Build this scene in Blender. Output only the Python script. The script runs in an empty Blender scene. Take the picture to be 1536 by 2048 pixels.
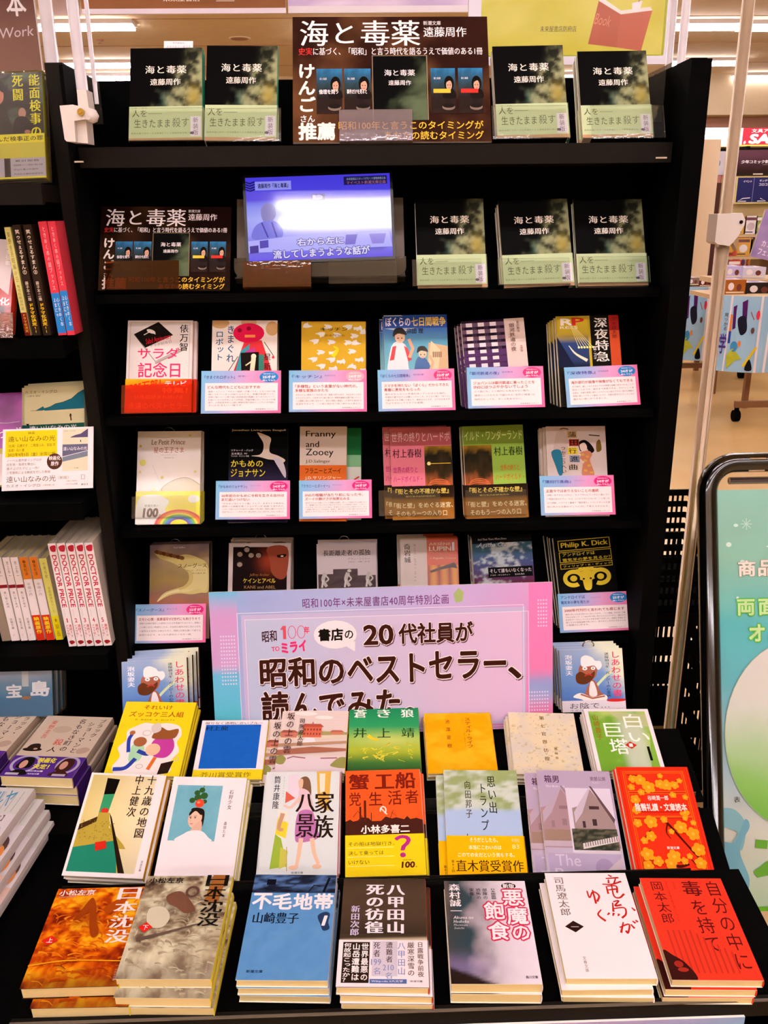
import bpy, math, random
import numpy as np
from mathutils import Matrix, Vector
from mathutils.geometry import tessellate_polygon

# ---------------------------------------------------------------- camera, world, light, exposure
SC = bpy.context.scene
F, PITCH, YAW, ROLL = 1750.0, math.radians(18.8), math.radians(-1.4), math.radians(-0.63)
CAM = Matrix.Translation((0, 0, 1.5)) @ Matrix.Rotation(YAW, 4, 'Z') @ Matrix.Rotation(math.pi/2-PITCH, 4, 'X') @ Matrix.Rotation(ROLL, 4, 'Z')
cd = bpy.data.cameras.new('camera'); co = bpy.data.objects.new('camera', cd); SC.collection.objects.link(co)
co.matrix_world = CAM; cd.lens = F/2048*36; cd.sensor_width = 36; cd.sensor_fit = 'AUTO'; cd.clip_start = .02; cd.clip_end = 100
SC.camera = co
w = bpy.data.worlds.new('world'); SC.world = w; w.use_nodes = True
w.node_tree.nodes['Background'].inputs[0].default_value = (1, .93, .93, 1)
w.node_tree.nodes['Background'].inputs[1].default_value = .22
SC.view_settings.view_transform = 'Standard'; SC.view_settings.look = 'None'
SC.view_settings.exposure = 0.0; SC.view_settings.gamma = 1.0; SC.view_settings.use_curve_mapping = False
LAMP = 51.0          # radiance of the fluorescent tubes
CEIL = 3.8
# ---------------------------------------------------------------- helpers
def lin(h):
    if not isinstance(h, str): return tuple(h)
    r = [int(h[i:i+2], 16)/255 for i in (0, 2, 4)]
    return tuple(c/12.92 if c <= .04045 else ((c+.055)/1.055)**2.4 for c in r)
def A(h): return np.array(lin(h))
def ray(px, py):
    d = CAM.to_3x3() @ Vector(((px-768)/F, (1024-py)/F, -1)); return d
CO = Vector((0, 0, 1.5))
def hit(px, py, P, n):
    d = ray(px, py); return CO + d*((Vector(P)-CO).dot(n)/d.dot(n))
def atY(px, py, Y): return hit(px, py, (0, Y, 0), Vector((0, 1, 0)))
def atZ(px, py, Z): return hit(px, py, (0, 0, Z), Vector((0, 0, 1)))
def sm(x, a, b):
    t = np.clip((x-a)/(b-a), 0, 1); return t*t*(3-2*t)
def vn(U, V, sx, sy, seed=0):
    g = np.random.RandomState(seed).rand(int(sy)+3, int(sx)+3); x = np.clip(U*sx, 0, sx); y = np.clip(V*sy, 0, sy)
    xi = x.astype(int); yi = y.astype(int); fx = x-xi; fy = y-yi; fx = fx*fx*(3-2*fx); fy = fy*fy*(3-2*fy)
    return (g[yi, xi]*(1-fx)+g[yi, xi+1]*fx)*(1-fy)+(g[yi+1, xi]*(1-fx)+g[yi+1, xi+1]*fx)*fy
def fbm(U, V, s, seed=0, asp=1.4):
    return sum(vn(U, V, s*2**k, s*asp*2**k, seed+k)*.5**(k+1) for k in range(4))/.9375
def mixc(a, b, t): return a[None, None, :]*(1-t[..., None])+b[None, None, :]*t[..., None] if a.ndim == 1 and b.ndim == 1 else a*(1-t[..., None])+b*t[..., None]
def ramp(t, stops):
    xs = [s[0] for s in stops]; cs = np.array([lin(s[1]) for s in stops])
    return np.stack([np.interp(t, xs, cs[:, k]) for k in range(3)], -1)

_cu = bpy.data.curves.new('glyph', 'FONT'); _go = bpy.data.objects.new('glyph', _cu); SC.collection.objects.link(_go)
_cu.dimensions = '2D'; _cu.fill_mode = 'FRONT'; _cache = {}
def glyph(s, res=2, off=0.0, sp=1.0):
    k = (s, res, off, sp)
    if k not in _cache:
        _cu.resolution_u = res; _cu.offset = off; _cu.body = s; _cu.space_character = sp
        m = bpy.data.meshes.new_from_object(_go)
        n = len(m.vertices); v = np.zeros(n*3); m.vertices.foreach_get('co', v); v = v.reshape(-1, 3)[:, :2].copy()
        f = [tuple(p.vertices) for p in m.polygons]; bpy.data.meshes.remove(m); _cache[k] = (v, f)
    return _cache[k]

class Geo:
    """vertex / face / colour buffer that becomes ONE mesh"""
    def __init__(s): s.v = []; s.f = []; s.c = []; s.n = 0; s.m = []
    def add(s, V, Fc, col='ffffff', mi=0):
        V = np.asarray(V, float).reshape(-1, 3); k = len(V)
        if k == 0: return
        s.v.append(V); C = np.asarray(lin(col) if isinstance(col, str) else col, float)
        if C.ndim == 1: C = np.tile(C[:3], (k, 1))
        s.c.append(C.reshape(-1, 3)); s.f += [tuple(i+s.n for i in f) for f in Fc]; s.m += [mi]*len(Fc); s.n += k
    def box(s, x0, y0, z0, x1, y1, z1, col='ffffff', mi=0):
        V = [(x, y, z) for x in (x0, x1) for y in (y0, y1) for z in (z0, z1)]
        s.add(V, [(0, 1, 3, 2), (4, 6, 7, 5), (0, 4, 5, 1), (2, 3, 7, 6), (0, 2, 6, 4), (1, 5, 7, 3)], col, mi)
    def obox(s, P, X, Y, Z, col='ffffff', mi=0):
        P, X, Y, Z = [np.array(q, float) for q in (P, X, Y, Z)]
        V = [P+X*a+Y*b+Z*c for a in (0, 1) for b in (0, 1) for c in (0, 1)]
        s.add(V, [(0, 1, 3, 2), (4, 6, 7, 5), (0, 4, 5, 1), (2, 3, 7, 6), (0, 2, 6, 4), (1, 5, 7, 3)], col, mi)
    def tube(s, pts, r, col='ffffff', n=12, mi=0, caps=True):
        pts = [np.array(p, float) for p in pts]; rs = r if isinstance(r, (list, tuple)) else [r]*len(pts); V = []
        a = None
        for i, p in enumerate(pts):
            t = pts[min(i+1, len(pts)-1)]-pts[max(i-1, 0)]; t = t/(np.linalg.norm(t)+1e-12)
            if a is None: a = np.cross(t, (0, 0, 1) if abs(t[2]) < .9 else (1, 0, 0))
            a = a-t*np.dot(a, t); a /= np.linalg.norm(a); b = np.cross(t, a)
            V += [p+rs[i]*(math.cos(2*math.pi*k/n)*a+math.sin(2*math.pi*k/n)*b) for k in range(n)]
        Fc = [(i*n+k, i*n+(k+1) % n, (i+1)*n+(k+1) % n, (i+1)*n+k) for i in range(len(pts)-1) for k in range(n)]
        if caps: Fc += [tuple(range(n)), tuple(range((len(pts)-1)*n, len(pts)*n))]
        s.add(V, Fc, col, mi)
    def lathe(s, prof, c=(0, 0, 0), col='ffffff', n=24, mi=0):
        V = [(c[0]+r*math.cos(2*math.pi*k/n), c[1]+r*math.sin(2*math.pi*k/n), c[2]+z) for r, z in prof for k in range(n)]
        s.add(V, [(i*n+k, i*n+(k+1) % n, (i+1)*n+(k+1) % n, (i+1)*n+k) for i in range(len(prof)-1) for k in range(n)], col, mi)
    def mesh(s, name, mats, smooth=False):
        me = bpy.data.meshes.new(name); V = np.concatenate(s.v); me.from_pydata(V.tolist(), [], s.f)
        at = me.color_attributes.new('Col', 'FLOAT_COLOR', 'POINT'); C = np.ones((len(V), 4)); C[:, :3] = np.concatenate(s.c)
        at.data.foreach_set('color', C.ravel().astype(np.float32))
        for m in (mats if isinstance(mats, (list, tuple)) else [mats]): me.materials.append(m)
        if max(s.m): me.polygons.foreach_set('material_index', s.m)
        if smooth: me.polygons.foreach_set('use_smooth', [True]*len(s.f))
        me.update(); return me

class Print:
    """flat print on a surface: percent coordinates, v runs downwards; each call lies a hair above the last"""
    def __init__(s, geo, O, U, V, N, dz=1.5e-5, mi=0):
        s.g = geo; s.O = np.array(O, float); s.U = np.array(U, float)/100; s.V = np.array(V, float)/100
        s.N = np.array(N, float); s.k = 1; s.dz = dz; s.mi = mi
        s.asp = np.linalg.norm(s.V)/np.linalg.norm(s.U)
    def put(s, P, Fc, col, flip=False, lift=1):
        P = np.clip(np.asarray(P, float), 0, 100)
        s.g.add(s.O+np.outer(P[:, 0], s.U)+np.outer(P[:, 1], s.V)+s.N*s.dz*s.k, Fc, col, s.mi); s.k += lift
    def r(s, x0, y0, x1, y1, col): s.put([(x0, y1), (x1, y1), (x1, y0), (x0, y0)], [(0, 1, 2, 3)], col)
    def fr(s, x0, y0, x1, y1, t, col):
        ty = t/s.asp
        for q in ((x0, y0, x1, y0+ty), (x0, y1-ty, x1, y1), (x0, y0+ty, x0+t, y1-ty), (x1-t, y0+ty, x1, y1-ty)):
            s.put([(q[0], q[3]), (q[2], q[3]), (q[2], q[1]), (q[0], q[1])], [(0, 1, 2, 3)], col, lift=0)
        s.k += 1
    def paint(s, fn, nx=40, ny=56, x0=0, y0=0, x1=100, y1=100):
        U, V = np.meshgrid(np.linspace(0, 1, nx+1), np.linspace(0, 1, ny+1)); C = np.clip(fn(U, V), 0, 1)
        P = np.stack([x0+U*(x1-x0), y0+V*(y1-y0)], -1).reshape(-1, 2); n = nx+1
        s.put(P, [(j*n+i+n, j*n+i+n+1, j*n+i+1, j*n+i) for j in range(ny) for i in range(nx)], C.reshape(-1, 3))
    def e(s, cx, cy, rx, ry, col, rot=0, n=20, a0=0, a1=360):
        a = np.radians(np.linspace(a0, a1, n+1)); x = rx*np.cos(a); y = ry*np.sin(a); c, d = math.cos(math.radians(rot)), math.sin(math.radians(rot))
        y2 = y*s.asp; X = x*c-y2*d; Y = (x*d+y2*c)/s.asp
        P = np.vstack([[(cx, cy)], np.stack([cx+X, cy+Y], -1)]); s.put(P, [(0, i+2, i+1) for i in range(n)], col)
    def ring(s, cx, cy, rx, ry, t, col, a0=0, a1=360, n=28):
        a = np.radians(np.linspace(a0, a1, n+1)); C, S = np.cos(a), np.sin(a)
        P = np.concatenate([np.stack([cx+rx*C, cy-ry*S], -1), np.stack([cx+(rx-t)*C, cy-(ry-t/s.asp)*S], -1)])
        s.put(P, [(i, i+1, n+2+i, n+1+i) for i in range(n)], col)
    def p(s, pts, col):
        tri = tessellate_polygon([[Vector((x, y, 0)) for x, y in pts]]); s.put(pts, [tuple(t) for t in tri], col)
    def blob(s, pts, col, k=5):
        """closed smooth outline through the points"""
        P = [np.array(q, float) for q in pts]; n = len(P); o = []
        for i in range(n):
            a, b, c, d = P[i-1], P[i], P[(i+1) % n], P[(i+2) % n]
            for j in range(k):
                t = j/k; o.append(tuple(.5*((2*b)+(c-a)*t+(2*a-5*b+4*c-d)*t*t+(3*b-a-3*c+d)*t**3)))
        s.p(o, col)
    def l(s, pts, wd, col, smooth=False):
        P = [np.array(q, float) for q in pts]
        if smooth and len(P) > 2:
            o = []; Q = [2*P[0]-P[1]]+P+[2*P[-1]-P[-2]]
            for i in range(1, len(Q)-2):
                a, b, c, d = Q[i-1:i+3]
                for j in range(5):
                    t = j/5; o.append(.5*((2*b)+(c-a)*t+(2*a-5*b+4*c-d)*t*t+(3*b-a-3*c+d)*t**3))
            P = o+[P[-1]]
        ws = wd if isinstance(wd, (list, tuple)) else (wd, wd); V = []; n = len(P)
        for i, p in enumerate(P):
            t = P[min(i+1, n-1)]-P[max(i-1, 0)]; t = np.array([t[0], t[1]*s.asp]); t = t/(np.linalg.norm(t)+1e-9)
            q = np.array([-t[1], t[0]/s.asp])*(ws[0]+(ws[1]-ws[0])*i/max(n-1, 1))/2; V += [p+q, p-q]
        s.put(V, [(2*i, 2*i+1, 2*i+3, 2*i+2) for i in range(n-1)], col)
    def _st(s, P, Fc, col, bold, sx, sy):
        if bold == 0: s.put(P, Fc, col); return
        if isinstance(bold, str):       # brush-like serif weight: only the upright strokes grow
            k = {'m': .012, 'M': .024, 'H': .04}[bold]; D = [(-k, 0), (k, 0)] if k < .03 else [(-k, -.006), (0, .006), (k, 0)]
        else: D = [(bold*math.cos(a), bold*math.sin(a)) for a in np.linspace(0, 2*math.pi, 9)[:8]]
        for dx, dy in D: s.put(P+np.array([dx*sx, dy*sy]), Fc, col, lift=.05)
        s.k += 1
    def t(s, txt, x0, y0, x1, y1, col, bold=0, shear=0, res=2, rot=0, sp=1.0):
        V, Fc = glyph(txt, res, 0.0, sp)
        if len(V) == 0: return
        V = V.copy(); V[:, 0] += shear*V[:, 1]; mn, mx = V.min(0), V.max(0); sx = (x1-x0)/(mx[0]-mn[0]); sy = (y1-y0)/max(mx[1]-mn[1], .3)
        P = np.stack([x0+(V[:, 0]-mn[0])*sx, y1-(V[:, 1]-mn[1])*sy], -1)
        if rot:
            c0 = np.array([(x0+x1)/2, (y0+y1)/2]); c, d = math.cos(math.radians(rot)), math.sin(math.radians(rot)); Q = P-c0; Q[:, 1] *= s.asp
            P = np.stack([Q[:, 0]*c-Q[:, 1]*d, (Q[:, 0]*d+Q[:, 1]*c)/s.asp], -1)+c0
        s._st(P, Fc, col, bold, sx, sy)
    def vt(s, txt, x0, y0, x1, y1, col, bold=0, res=2, fill=.96):
        n = len(txt); ch = (y1-y0)/n; W = x1-x0; AP = []; AF = []; k = 0
        for i, c in enumerate(txt):
            if c == ' ': continue
            V, Fc = glyph(c, res); V = V.copy()
            if c in 'ー（）～「」『』・' and c not in '・': V = np.stack([.38+V[:, 1]-.38+.12, .88-V[:, 0]], -1); V[:, 0] = V[:, 0]
            if c.isascii(): V[:, 0] += .5-(V[:, 0].max()+V[:, 0].min())/2
            if c in 'っゃゅょッャュョァィェ、。': V += [.12, .1]
            AP.append(np.stack([x0+V[:, 0]*W, y0+ch*(i+.5)-(V[:, 1]-.38)*ch*fill], -1)); AF += [tuple(q+k for q in f) for f in Fc]; k += len(V)
        s._st(np.concatenate(AP), AF, col, bold, W, ch)

def mat(name, base=None, rough=.5, spec=.4, attr=False, metal=0, coat=0, bump=0, bs=200, emis=0, noise=0, nscale=30, col2=None, mapping=None):
    m = bpy.data.materials.new(name); m.use_nodes = True; N = m.node_tree.nodes; L = m.node_tree.links; b = N['Principled BSDF']
    b.inputs['Roughness'].default_value = rough; b.inputs['Specular IOR Level'].default_value = spec; b.inputs['Metallic'].default_value = metal
    b.inputs['Coat Weight'].default_value = coat; b.inputs['Coat Roughness'].default_value = .08
    src = None
    if attr:
        a = N.new('ShaderNodeAttribute'); a.attribute_name = 'Col'; src = a.outputs['Color']
    tc = N.new('ShaderNodeTexCoord'); mp = N.new('ShaderNodeMapping'); L.new(tc.outputs['Object'], mp.inputs[0])
    if mapping: mp.inputs['Scale'].default_value = mapping
    nz = N.new('ShaderNodeTexNoise'); nz.inputs['Scale'].default_value = nscale; nz.inputs['Detail'].default_value = 4; L.new(mp.outputs[0], nz.inputs['Vector'])
    if src is None:
        mx = N.new('ShaderNodeMix'); mx.data_type = 'RGBA'; c = lin(base); c2 = lin(col2) if col2 else tuple(x*(1-noise) for x in c)
        mx.inputs[6].default_value = (*c, 1); mx.inputs[7].default_value = (*c2, 1)
        rp = N.new('ShaderNodeMapRange'); rp.inputs[1].default_value = .35; rp.inputs[2].default_value = .65; L.new(nz.outputs['Fac'], rp.inputs[0])
        L.new(rp.outputs[0], mx.inputs[0]); src = mx.outputs[2]
    L.new(src, b.inputs['Base Color'])
    if bump:
        bp = N.new('ShaderNodeBump'); bp.inputs['Strength'].default_value = bump; bp.inputs['Distance'].default_value = .0004
        n2 = N.new('ShaderNodeTexNoise'); n2.inputs['Scale'].default_value = bs; L.new(mp.outputs[0], n2.inputs['Vector']); L.new(n2.outputs['Fac'], bp.inputs['Height']); L.new(bp.outputs[0], b.inputs['Normal'])
    if emis:
        L.new(src, b.inputs['Emission Color']); b.inputs['Emission Strength'].default_value = emis
    return m
def clear(name, tint, haze=.0, rough=.03, spec=1.5, wave=.12):
    """clear acrylic sheet: tinted see-through with a Fresnel reflection"""
    m = bpy.data.materials.new(name); m.use_nodes = True; N = m.node_tree.nodes; L = m.node_tree.links; N.clear()
    o = N.new('ShaderNodeOutputMaterial'); t = N.new('ShaderNodeBsdfTransparent'); t.inputs[0].default_value = (*lin(tint), 1)
    g = N.new('ShaderNodeBsdfGlossy'); g.inputs['Roughness'].default_value = rough; fr = N.new('ShaderNodeFresnel'); fr.inputs[0].default_value = spec
    d = N.new('ShaderNodeBsdfDiffuse'); d.inputs[0].default_value = (*lin(tint), 1); m1 = N.new('ShaderNodeMixShader'); m1.inputs[0].default_value = haze
    nz = N.new('ShaderNodeTexNoise'); nz.inputs['Scale'].default_value = 9; bp = N.new('ShaderNodeBump'); bp.inputs['Strength'].default_value = wave; bp.inputs['Distance'].default_value = .02
    L.new(nz.outputs[0], bp.inputs['Height']); L.new(bp.outputs[0], g.inputs['Normal'])
    m2 = N.new('ShaderNodeMixShader'); L.new(t.outputs[0], m1.inputs[1]); L.new(d.outputs[0], m1.inputs[2]); L.new(fr.outputs[0], m2.inputs[0]); L.new(m1.outputs[0], m2.inputs[1]); L.new(g.outputs[0], m2.inputs[2]); L.new(m2.outputs[0], o.inputs[0])
    return m
M_print = mat('printed_paper', attr=True, rough=.45, spec=.02, bump=.15, bs=500)
M_gloss = mat('glossy_print', attr=True, rough=.25, spec=.4, coat=.25)
M_page = mat('page_edges', 'e9d8a4', rough=.8, spec=.1, col2='d8c288', nscale=14, mapping=(3, 3, 900), bump=.3, bs=60)
M_page2 = mat('white_page_edges', 'e8dcc8', rough=.8, spec=.1, col2='d6c4ac', nscale=14, mapping=(3, 3, 900), bump=.3, bs=60)
M_black = mat('black_steel', '020202', rough=.7, spec=.03, noise=.3, bump=.3, bs=900)
M_dark = mat('charcoal_steel', '15110d', rough=.6, spec=.08, noise=.25, nscale=300, bump=.4, bs=900)
M_chrome = mat('chrome', 'd8d4dc', rough=.18, metal=1, spec=.5, noise=.1)
M_rod = mat('bright_metal', 'f0ecf8', rough=.25, metal=.35, spec=.6, noise=.03)
M_pole = mat('satin_metal', 'cbb59c', rough=.38, metal=.6, spec=.5, noise=.08)
M_clear = clear('clear_acrylic', 'fafcfa', haze=.008, wave=.02, rough=.02)
M_hazy = clear('hazy_acrylic', 'e8dce4', haze=.12, wave=.02)
M_orange = clear('orange_acrylic', 'ff9a50', haze=.05, wave=.02)
M_bronze = clear('bronze_acrylic', 'c08038', haze=.03, wave=.02)
M_amber = clear('amber_acrylic', 'c88c50', haze=.06, wave=.03)
M_grey = clear('smoke_acrylic', 'b0a89c', haze=.05, wave=.02)
M_wrap = clear('plastic_wrap', 'f4f4f4', haze=.0, rough=.05, spec=1.45, wave=.05)

def link(name, me, parent=None):
    o = bpy.data.objects.new(name, me); SC.collection.objects.link(o)
    if parent: o.parent = parent
    return o
def tag(o, label=None, cat=None, group=None, kind=None):
    if label: o['label'] = label
    if cat: o['category'] = cat
    if group: o['group'] = group
    if kind: o['kind'] = kind
    return o
def empty(name, mw, label, cat, group=None):
    o = bpy.data.objects.new(name, None); o.empty_display_size = .02; SC.collection.objects.link(o)
    o.matrix_world = mw if isinstance(mw, Matrix) else Matrix.Translation(mw)
    return tag(o, label, cat, group)
def basis(P, X, Y):
    X = Vector(X).normalized(); Y = Vector(Y).normalized(); Z = X.cross(Y)
    return Matrix.Translation(P) @ Matrix((X, Y, Z)).transposed().to_4x4()
def copy_tree(o, mw):
    c = o.copy(); SC.collection.objects.link(c); c.matrix_world = mw
    for ch in o.children:
        d = ch.copy(); SC.collection.objects.link(d); d.parent = c
        for g in ch.children:
            e = g.copy(); SC.collection.objects.link(e); e.parent = d
    return c

class Plane:
    """a leaning display plane facing the customer: base line at (Y, z), ang = degrees above horizontal"""
    def __init__(s, Y, z, ang):
        a = math.radians(ang); s.P = Vector((0, Y, z)); s.u = Vector((1, 0, 0)); s.v = Vector((0, math.cos(a), math.sin(a))); s.n = s.u.cross(s.v)
    def off(s, d):
        q = Plane.__new__(Plane); q.P = s.P+s.n*d; q.u, q.v, q.n = s.u, s.v, s.n; return q
    def un(s, px, py):
        p = hit(px, py, s.P, s.n)-s.P; return p.dot(s.u), p.dot(s.v)
    def at(s, a, b): return s.P+s.u*a+s.v*b
    def place(s, TL, TR, BL=None, base=0.0):
        """front-face frame of a sheet: returns matrix at bottom centre of the front face, width, height"""
        a0, b0 = s.un(*TL); a1, b1 = s.un(*TR); th = math.atan2(b1-b0, a1-a0); w = math.hypot(a1-a0, b1-b0)
        ux = s.u*math.cos(th)+s.v*math.sin(th); uy = s.v*math.cos(th)-s.u*math.sin(th)
        if BL is None: h = (b0+b1)/2-base
        else:
            a2, b2 = s.un(*BL); h = (a0-a2)*(-math.sin(th))+(b0-b2)*math.cos(th)
        top = s.at((a0+a1)/2, (b0+b1)/2)
        return basis(top-uy*h, ux, uy), w, h
R1 = Plane(1.349, 1.600, 63); R2 = Plane(1.36, 1.393, 63); R3 = Plane(1.335, 1.214, 63); R4 = Plane(1.345, 1.028, 63)
R5 = Plane(1.36, .813, 63); R6 = Plane(1.25, .72, 63)
RA = Plane(.756, .69, 5); RB = Plane(.943, .667, 27); RC = Plane(1.055, .703, 19.5)
# ---------------------------------------------------------------- books
BOOKS = []
ORD = ['', 'second', 'third', 'fourth', 'fifth', 'sixth', 'seventh']
def book_parts(w, h, t, art, spine, back, page, band=None, bandh=.36, sart=None, gloss=False, bandcol='ffffff', lh=False, wrap=False):
    """local frame: x to the right, y up the cover, z out of the front cover; origin bottom centre of the front cover (z=0)"""
    pm = M_gloss if gloss else M_print; e = .0006; sx = -1 if lh else 1
    g = Geo(); X0, X1 = -w/2, w/2
    g.box(X0, 0, -e, X1, h, 0, back if isinstance(back, str) else 'ffffff')            # front board
    g.box(X0, 0, -t, X1, h, -t+e, back if isinstance(back, str) else 'ffffff')         # back board
    xs = X1-e if not lh else X0; g.box(xs, 0, -t+e, xs+e, h, -e, spine)
    # rounded spine lip
    xo = X1 if not lh else X0
    n = 5; prof = [(xo+sx*.0009*math.sin(math.pi*i/n), -e/2-(t-e)*i/n) for i in range(n+1)]
    V = [(x, y, z) for x, z in prof for y in (0, h)]
    g.add(V, [(2*i, 2*i+2, 2*i+3, 2*i+1) for i in range(n)], spine)
    g.add([(x, 0, z) for x, z in prof]+[(xo, 0, -t/2)], [(i, i+1, n+1) for i in range(n)], spine)
    g.add([(x, h, z) for x, z in prof]+[(xo, h, -t/2)], [(i+1, i, n+1) for i in range(n)], spine)
    if art:
        c = Print(g, (X0, h, 0), (w, 0, 0), (0, -h, 0), (0, 0, 1)); art(c)
    if sart:
        c = Print(g, (X1+.0011, h, 0), (0, 0, -t), (0, -h, 0), (1, 0, 0)) if not lh else Print(g, (X0-.0011, h, -t), (0, 0, t), (0, -h, 0), (-1, 0, 0)); sart(c)
    out = [('cover', g.mesh('cover', pm))]
    g = Geo(); i0, i1 = (X0+.001, X1-e) if not lh else (X0+e, X1-.001)
    g.box(i0, .0012, -t+e, i1, h-.0012, -e); out.append(('page_block', g.mesh('page_block', page)))
    if band:
        g = Geo(); H = h*bandh; q = .0004
        g.box(X0-q, -q*0, .0009, X1+q, H, .0011, bandcol); g.box(X1+.0012 if not lh else X0-.0014, 0, -t-q, X1+.0014 if not lh else X0-.0012, H, .0011, bandcol)
        g.box(X0-q, 0, -t-q, X1+q, H, -t-q/2, bandcol)
        c = Print(g, (X0-q, H, .0011), (w+2*q, 0, 0), (0, -H, 0), (0, 0, 1)); band(c)
        out.append(('paper_band', g.mesh('paper_band', pm)))
    if wrap:
        g = Geo(); q = .0016; g.box(X0-q, -q, -t-q, X1+q, h+q, q+.0006)
        g.box(X0-q-.004, -q-.003, -t/2-.0002, X1+q+.004, h+q+.003, -t/2+.0002)
        out.append(('plastic_wrap', g.mesh('plastic_wrap', M_wrap)))
    return out
def add_book(mw, parts, label, group=None, name='paperback_book', cat='book'):
    o = empty(name, mw, label, cat, group)
    for nm, me in parts:
        c = link(nm, me, o)
    return o
random.seed(4)
def stack(plane, TL, TR, BL, n, depth, label, where, art, spine='f0ece0', back='f4f0e8', page=None, jit=(.002, .003), copies=None, base=0., name='paperback_book', cat='book', **kw):
    """the front copy sits on the plane; the other copies lie behind or under it"""
    mw, w, h = plane.place(TL, TR, BL, base)
    t = depth/n; parts = book_parts(w, h, t*.985, art, spine, back, page or M_page, **kw)
    o = add_book(mw, parts, label, where if n > 1 else None, name, cat); BOOKS.append(o)
    for k in range(1, n):
        dx, dy = (copies[k-1] if copies else (random.uniform(-jit[0], jit[0]), random.uniform(-jit[1], jit[1])))
        if plane.v.z > .7: dy = abs(dy)
        rz = random.uniform(-1, 1)*.012
        c = copy_tree(o, mw @ Matrix.Translation((dx, dy, -t*k)) @ Matrix.Rotation(rz, 4, 'Z'))
        tail = ', %s copy down' % ORD[k] if plane.v.z < .7 else ', %s copy back' % ORD[k]
        c['label'] = label+tail
    return o, mw, w, h

K = '14100c'; W = 'f6eef4'; RD = 'c81e1e'
def top(art, k, fill):
    """art drawn for the upper share k of a cover; the rest is plain"""
    def a(c):
        c2 = Print(c.g, c.O, c.U*100, c.V*100*k, c.N); art(c2); c.k = c2.k; c.r(0, k*100, 100, 100, fill)
    return a
def a_umi(c):
    def f(U, V):
        n = fbm(U, V, 4, 3); n2 = fbm(U, V, 9, 8)
        m = sm(n*.55+U*.95-np.abs(V-.52)*.45+V*.15, .62, .84)*sm(V+U*.25, .1, .45)
        col = mixc(A('26281e'), A('8c906c'), sm(n2, .35, .7)); col = col*(1-sm(n, .5, .7)[..., None]*.35)
        col = mixc(col, np.broadcast_to(A('4c7466'), col.shape), np.exp(-((U-.43)**2/.006+(V-.57)**2/.012))*.9)
        col = mixc(col, np.broadcast_to(A('9a8a3c'), col.shape), np.exp(-((U-.88)**2/.008+(V-.52)**2/.01))*.8)
        return mixc(np.broadcast_to(A('060505'), col.shape), col, m)
    c.paint(f, 40, 56)
    c.t('海と毒薬', 21, 19, 78, 27.5, 'f4ece4', 'm', sp=1.1); c.t('遠藤周作', 28, 33, 70, 40, 'f4ece4', 'm')
def b_umi(c):
    c.r(0, 0, 100, 100, 'b9c89e'); c.r(0, 90, 100, 100, 'b08a6a'); k = '4a5038'
    c.t('人を', 4, 9, 24, 30, k); c.r(26, 20, 45, 21, k); c.t('生きたまま', 7, 36, 56, 60, k); c.t('殺す', 59, 33, 82, 60, '6a7058')
    c.t('戦争末期の恐るべき出来事をとらえ罪責意識を問う', 3, 74, 82, 79, '70785c', res=1)
    c.r(84, 30, 98, 86, 'ddd6e4'); c.vt('新装版', 87, 32, 95, 84, '6a4a70'); c.e(86, 77, 3, 4, '5a5468')
def faces(c, x0, y0, x1, y1, sub, band=None):
    W_ = x1-x0; H_ = y1-y0; c.paint(lambda U, V: ramp(V, [(0, '2a6a96'), (.35, '2c4048'), (.6, '241c1a'), (1, '2a1c18')])*(.6+.8*fbm(U, V, 5, 3)[..., None]), 10, 14, x0, y0, x1, y1)
    c.blob([(x0+W_*.5, y0+H_*.66), (x0+W_*.52, y0+H_*.5), (x0+W_*.72, y0+H_*.45), (x0+W_*.96, y0+H_*.5), (x0+W_*.99, y0+H_*.66)], '181210'); c.e(x0+W_*.74, y0+H_*.34, W_*.2, H_*.17, '140e0c')
    c.e(x0+W_*.74, y0+H_*.38, W_*.12, H_*.115, 'c89a84'); c.blob([(x0+W_*.56, y0+H_*.36), (x0+W_*.66, y0+H_*.22), (x0+W_*.86, y0+H_*.22), (x0+W_*.92, y0+H_*.36), (x0+W_*.8, y0+H_*.28), (x0+W_*.68, y0+H_*.3)], '120c0a')
    for q in (.69, .79): c.e(x0+W_*q, y0+H_*.375, W_*.025, H_*.01, '2c1810', n=8)
    c.l([(x0+W_*.7, y0+H_*.44), (x0+W_*.79, y0+H_*.44)], W_*.02, '9c5848')
    c.t('海と毒薬', x0+W_*.12, y0+H_*.2, x0+W_*.4, y0+H_*.25, W, res=1)
    if band: c.r(x0+W_*.1, y0+H_*.46, x0+W_*.8, y0+H_*.55, band)
    else: c.t(sub, x0+W_*.1, y0+H_*.46, x0+W_*.85, y0+H_*.56, W, .02, res=1)
    c.e(x0+W_*.7, y0+H_*.86, W_*.26, H_*.07, '7a6a60'); c.e(x0+W_*.7, y0+H_*.83, W_*.24, H_*.05, '1c1412')
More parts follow.
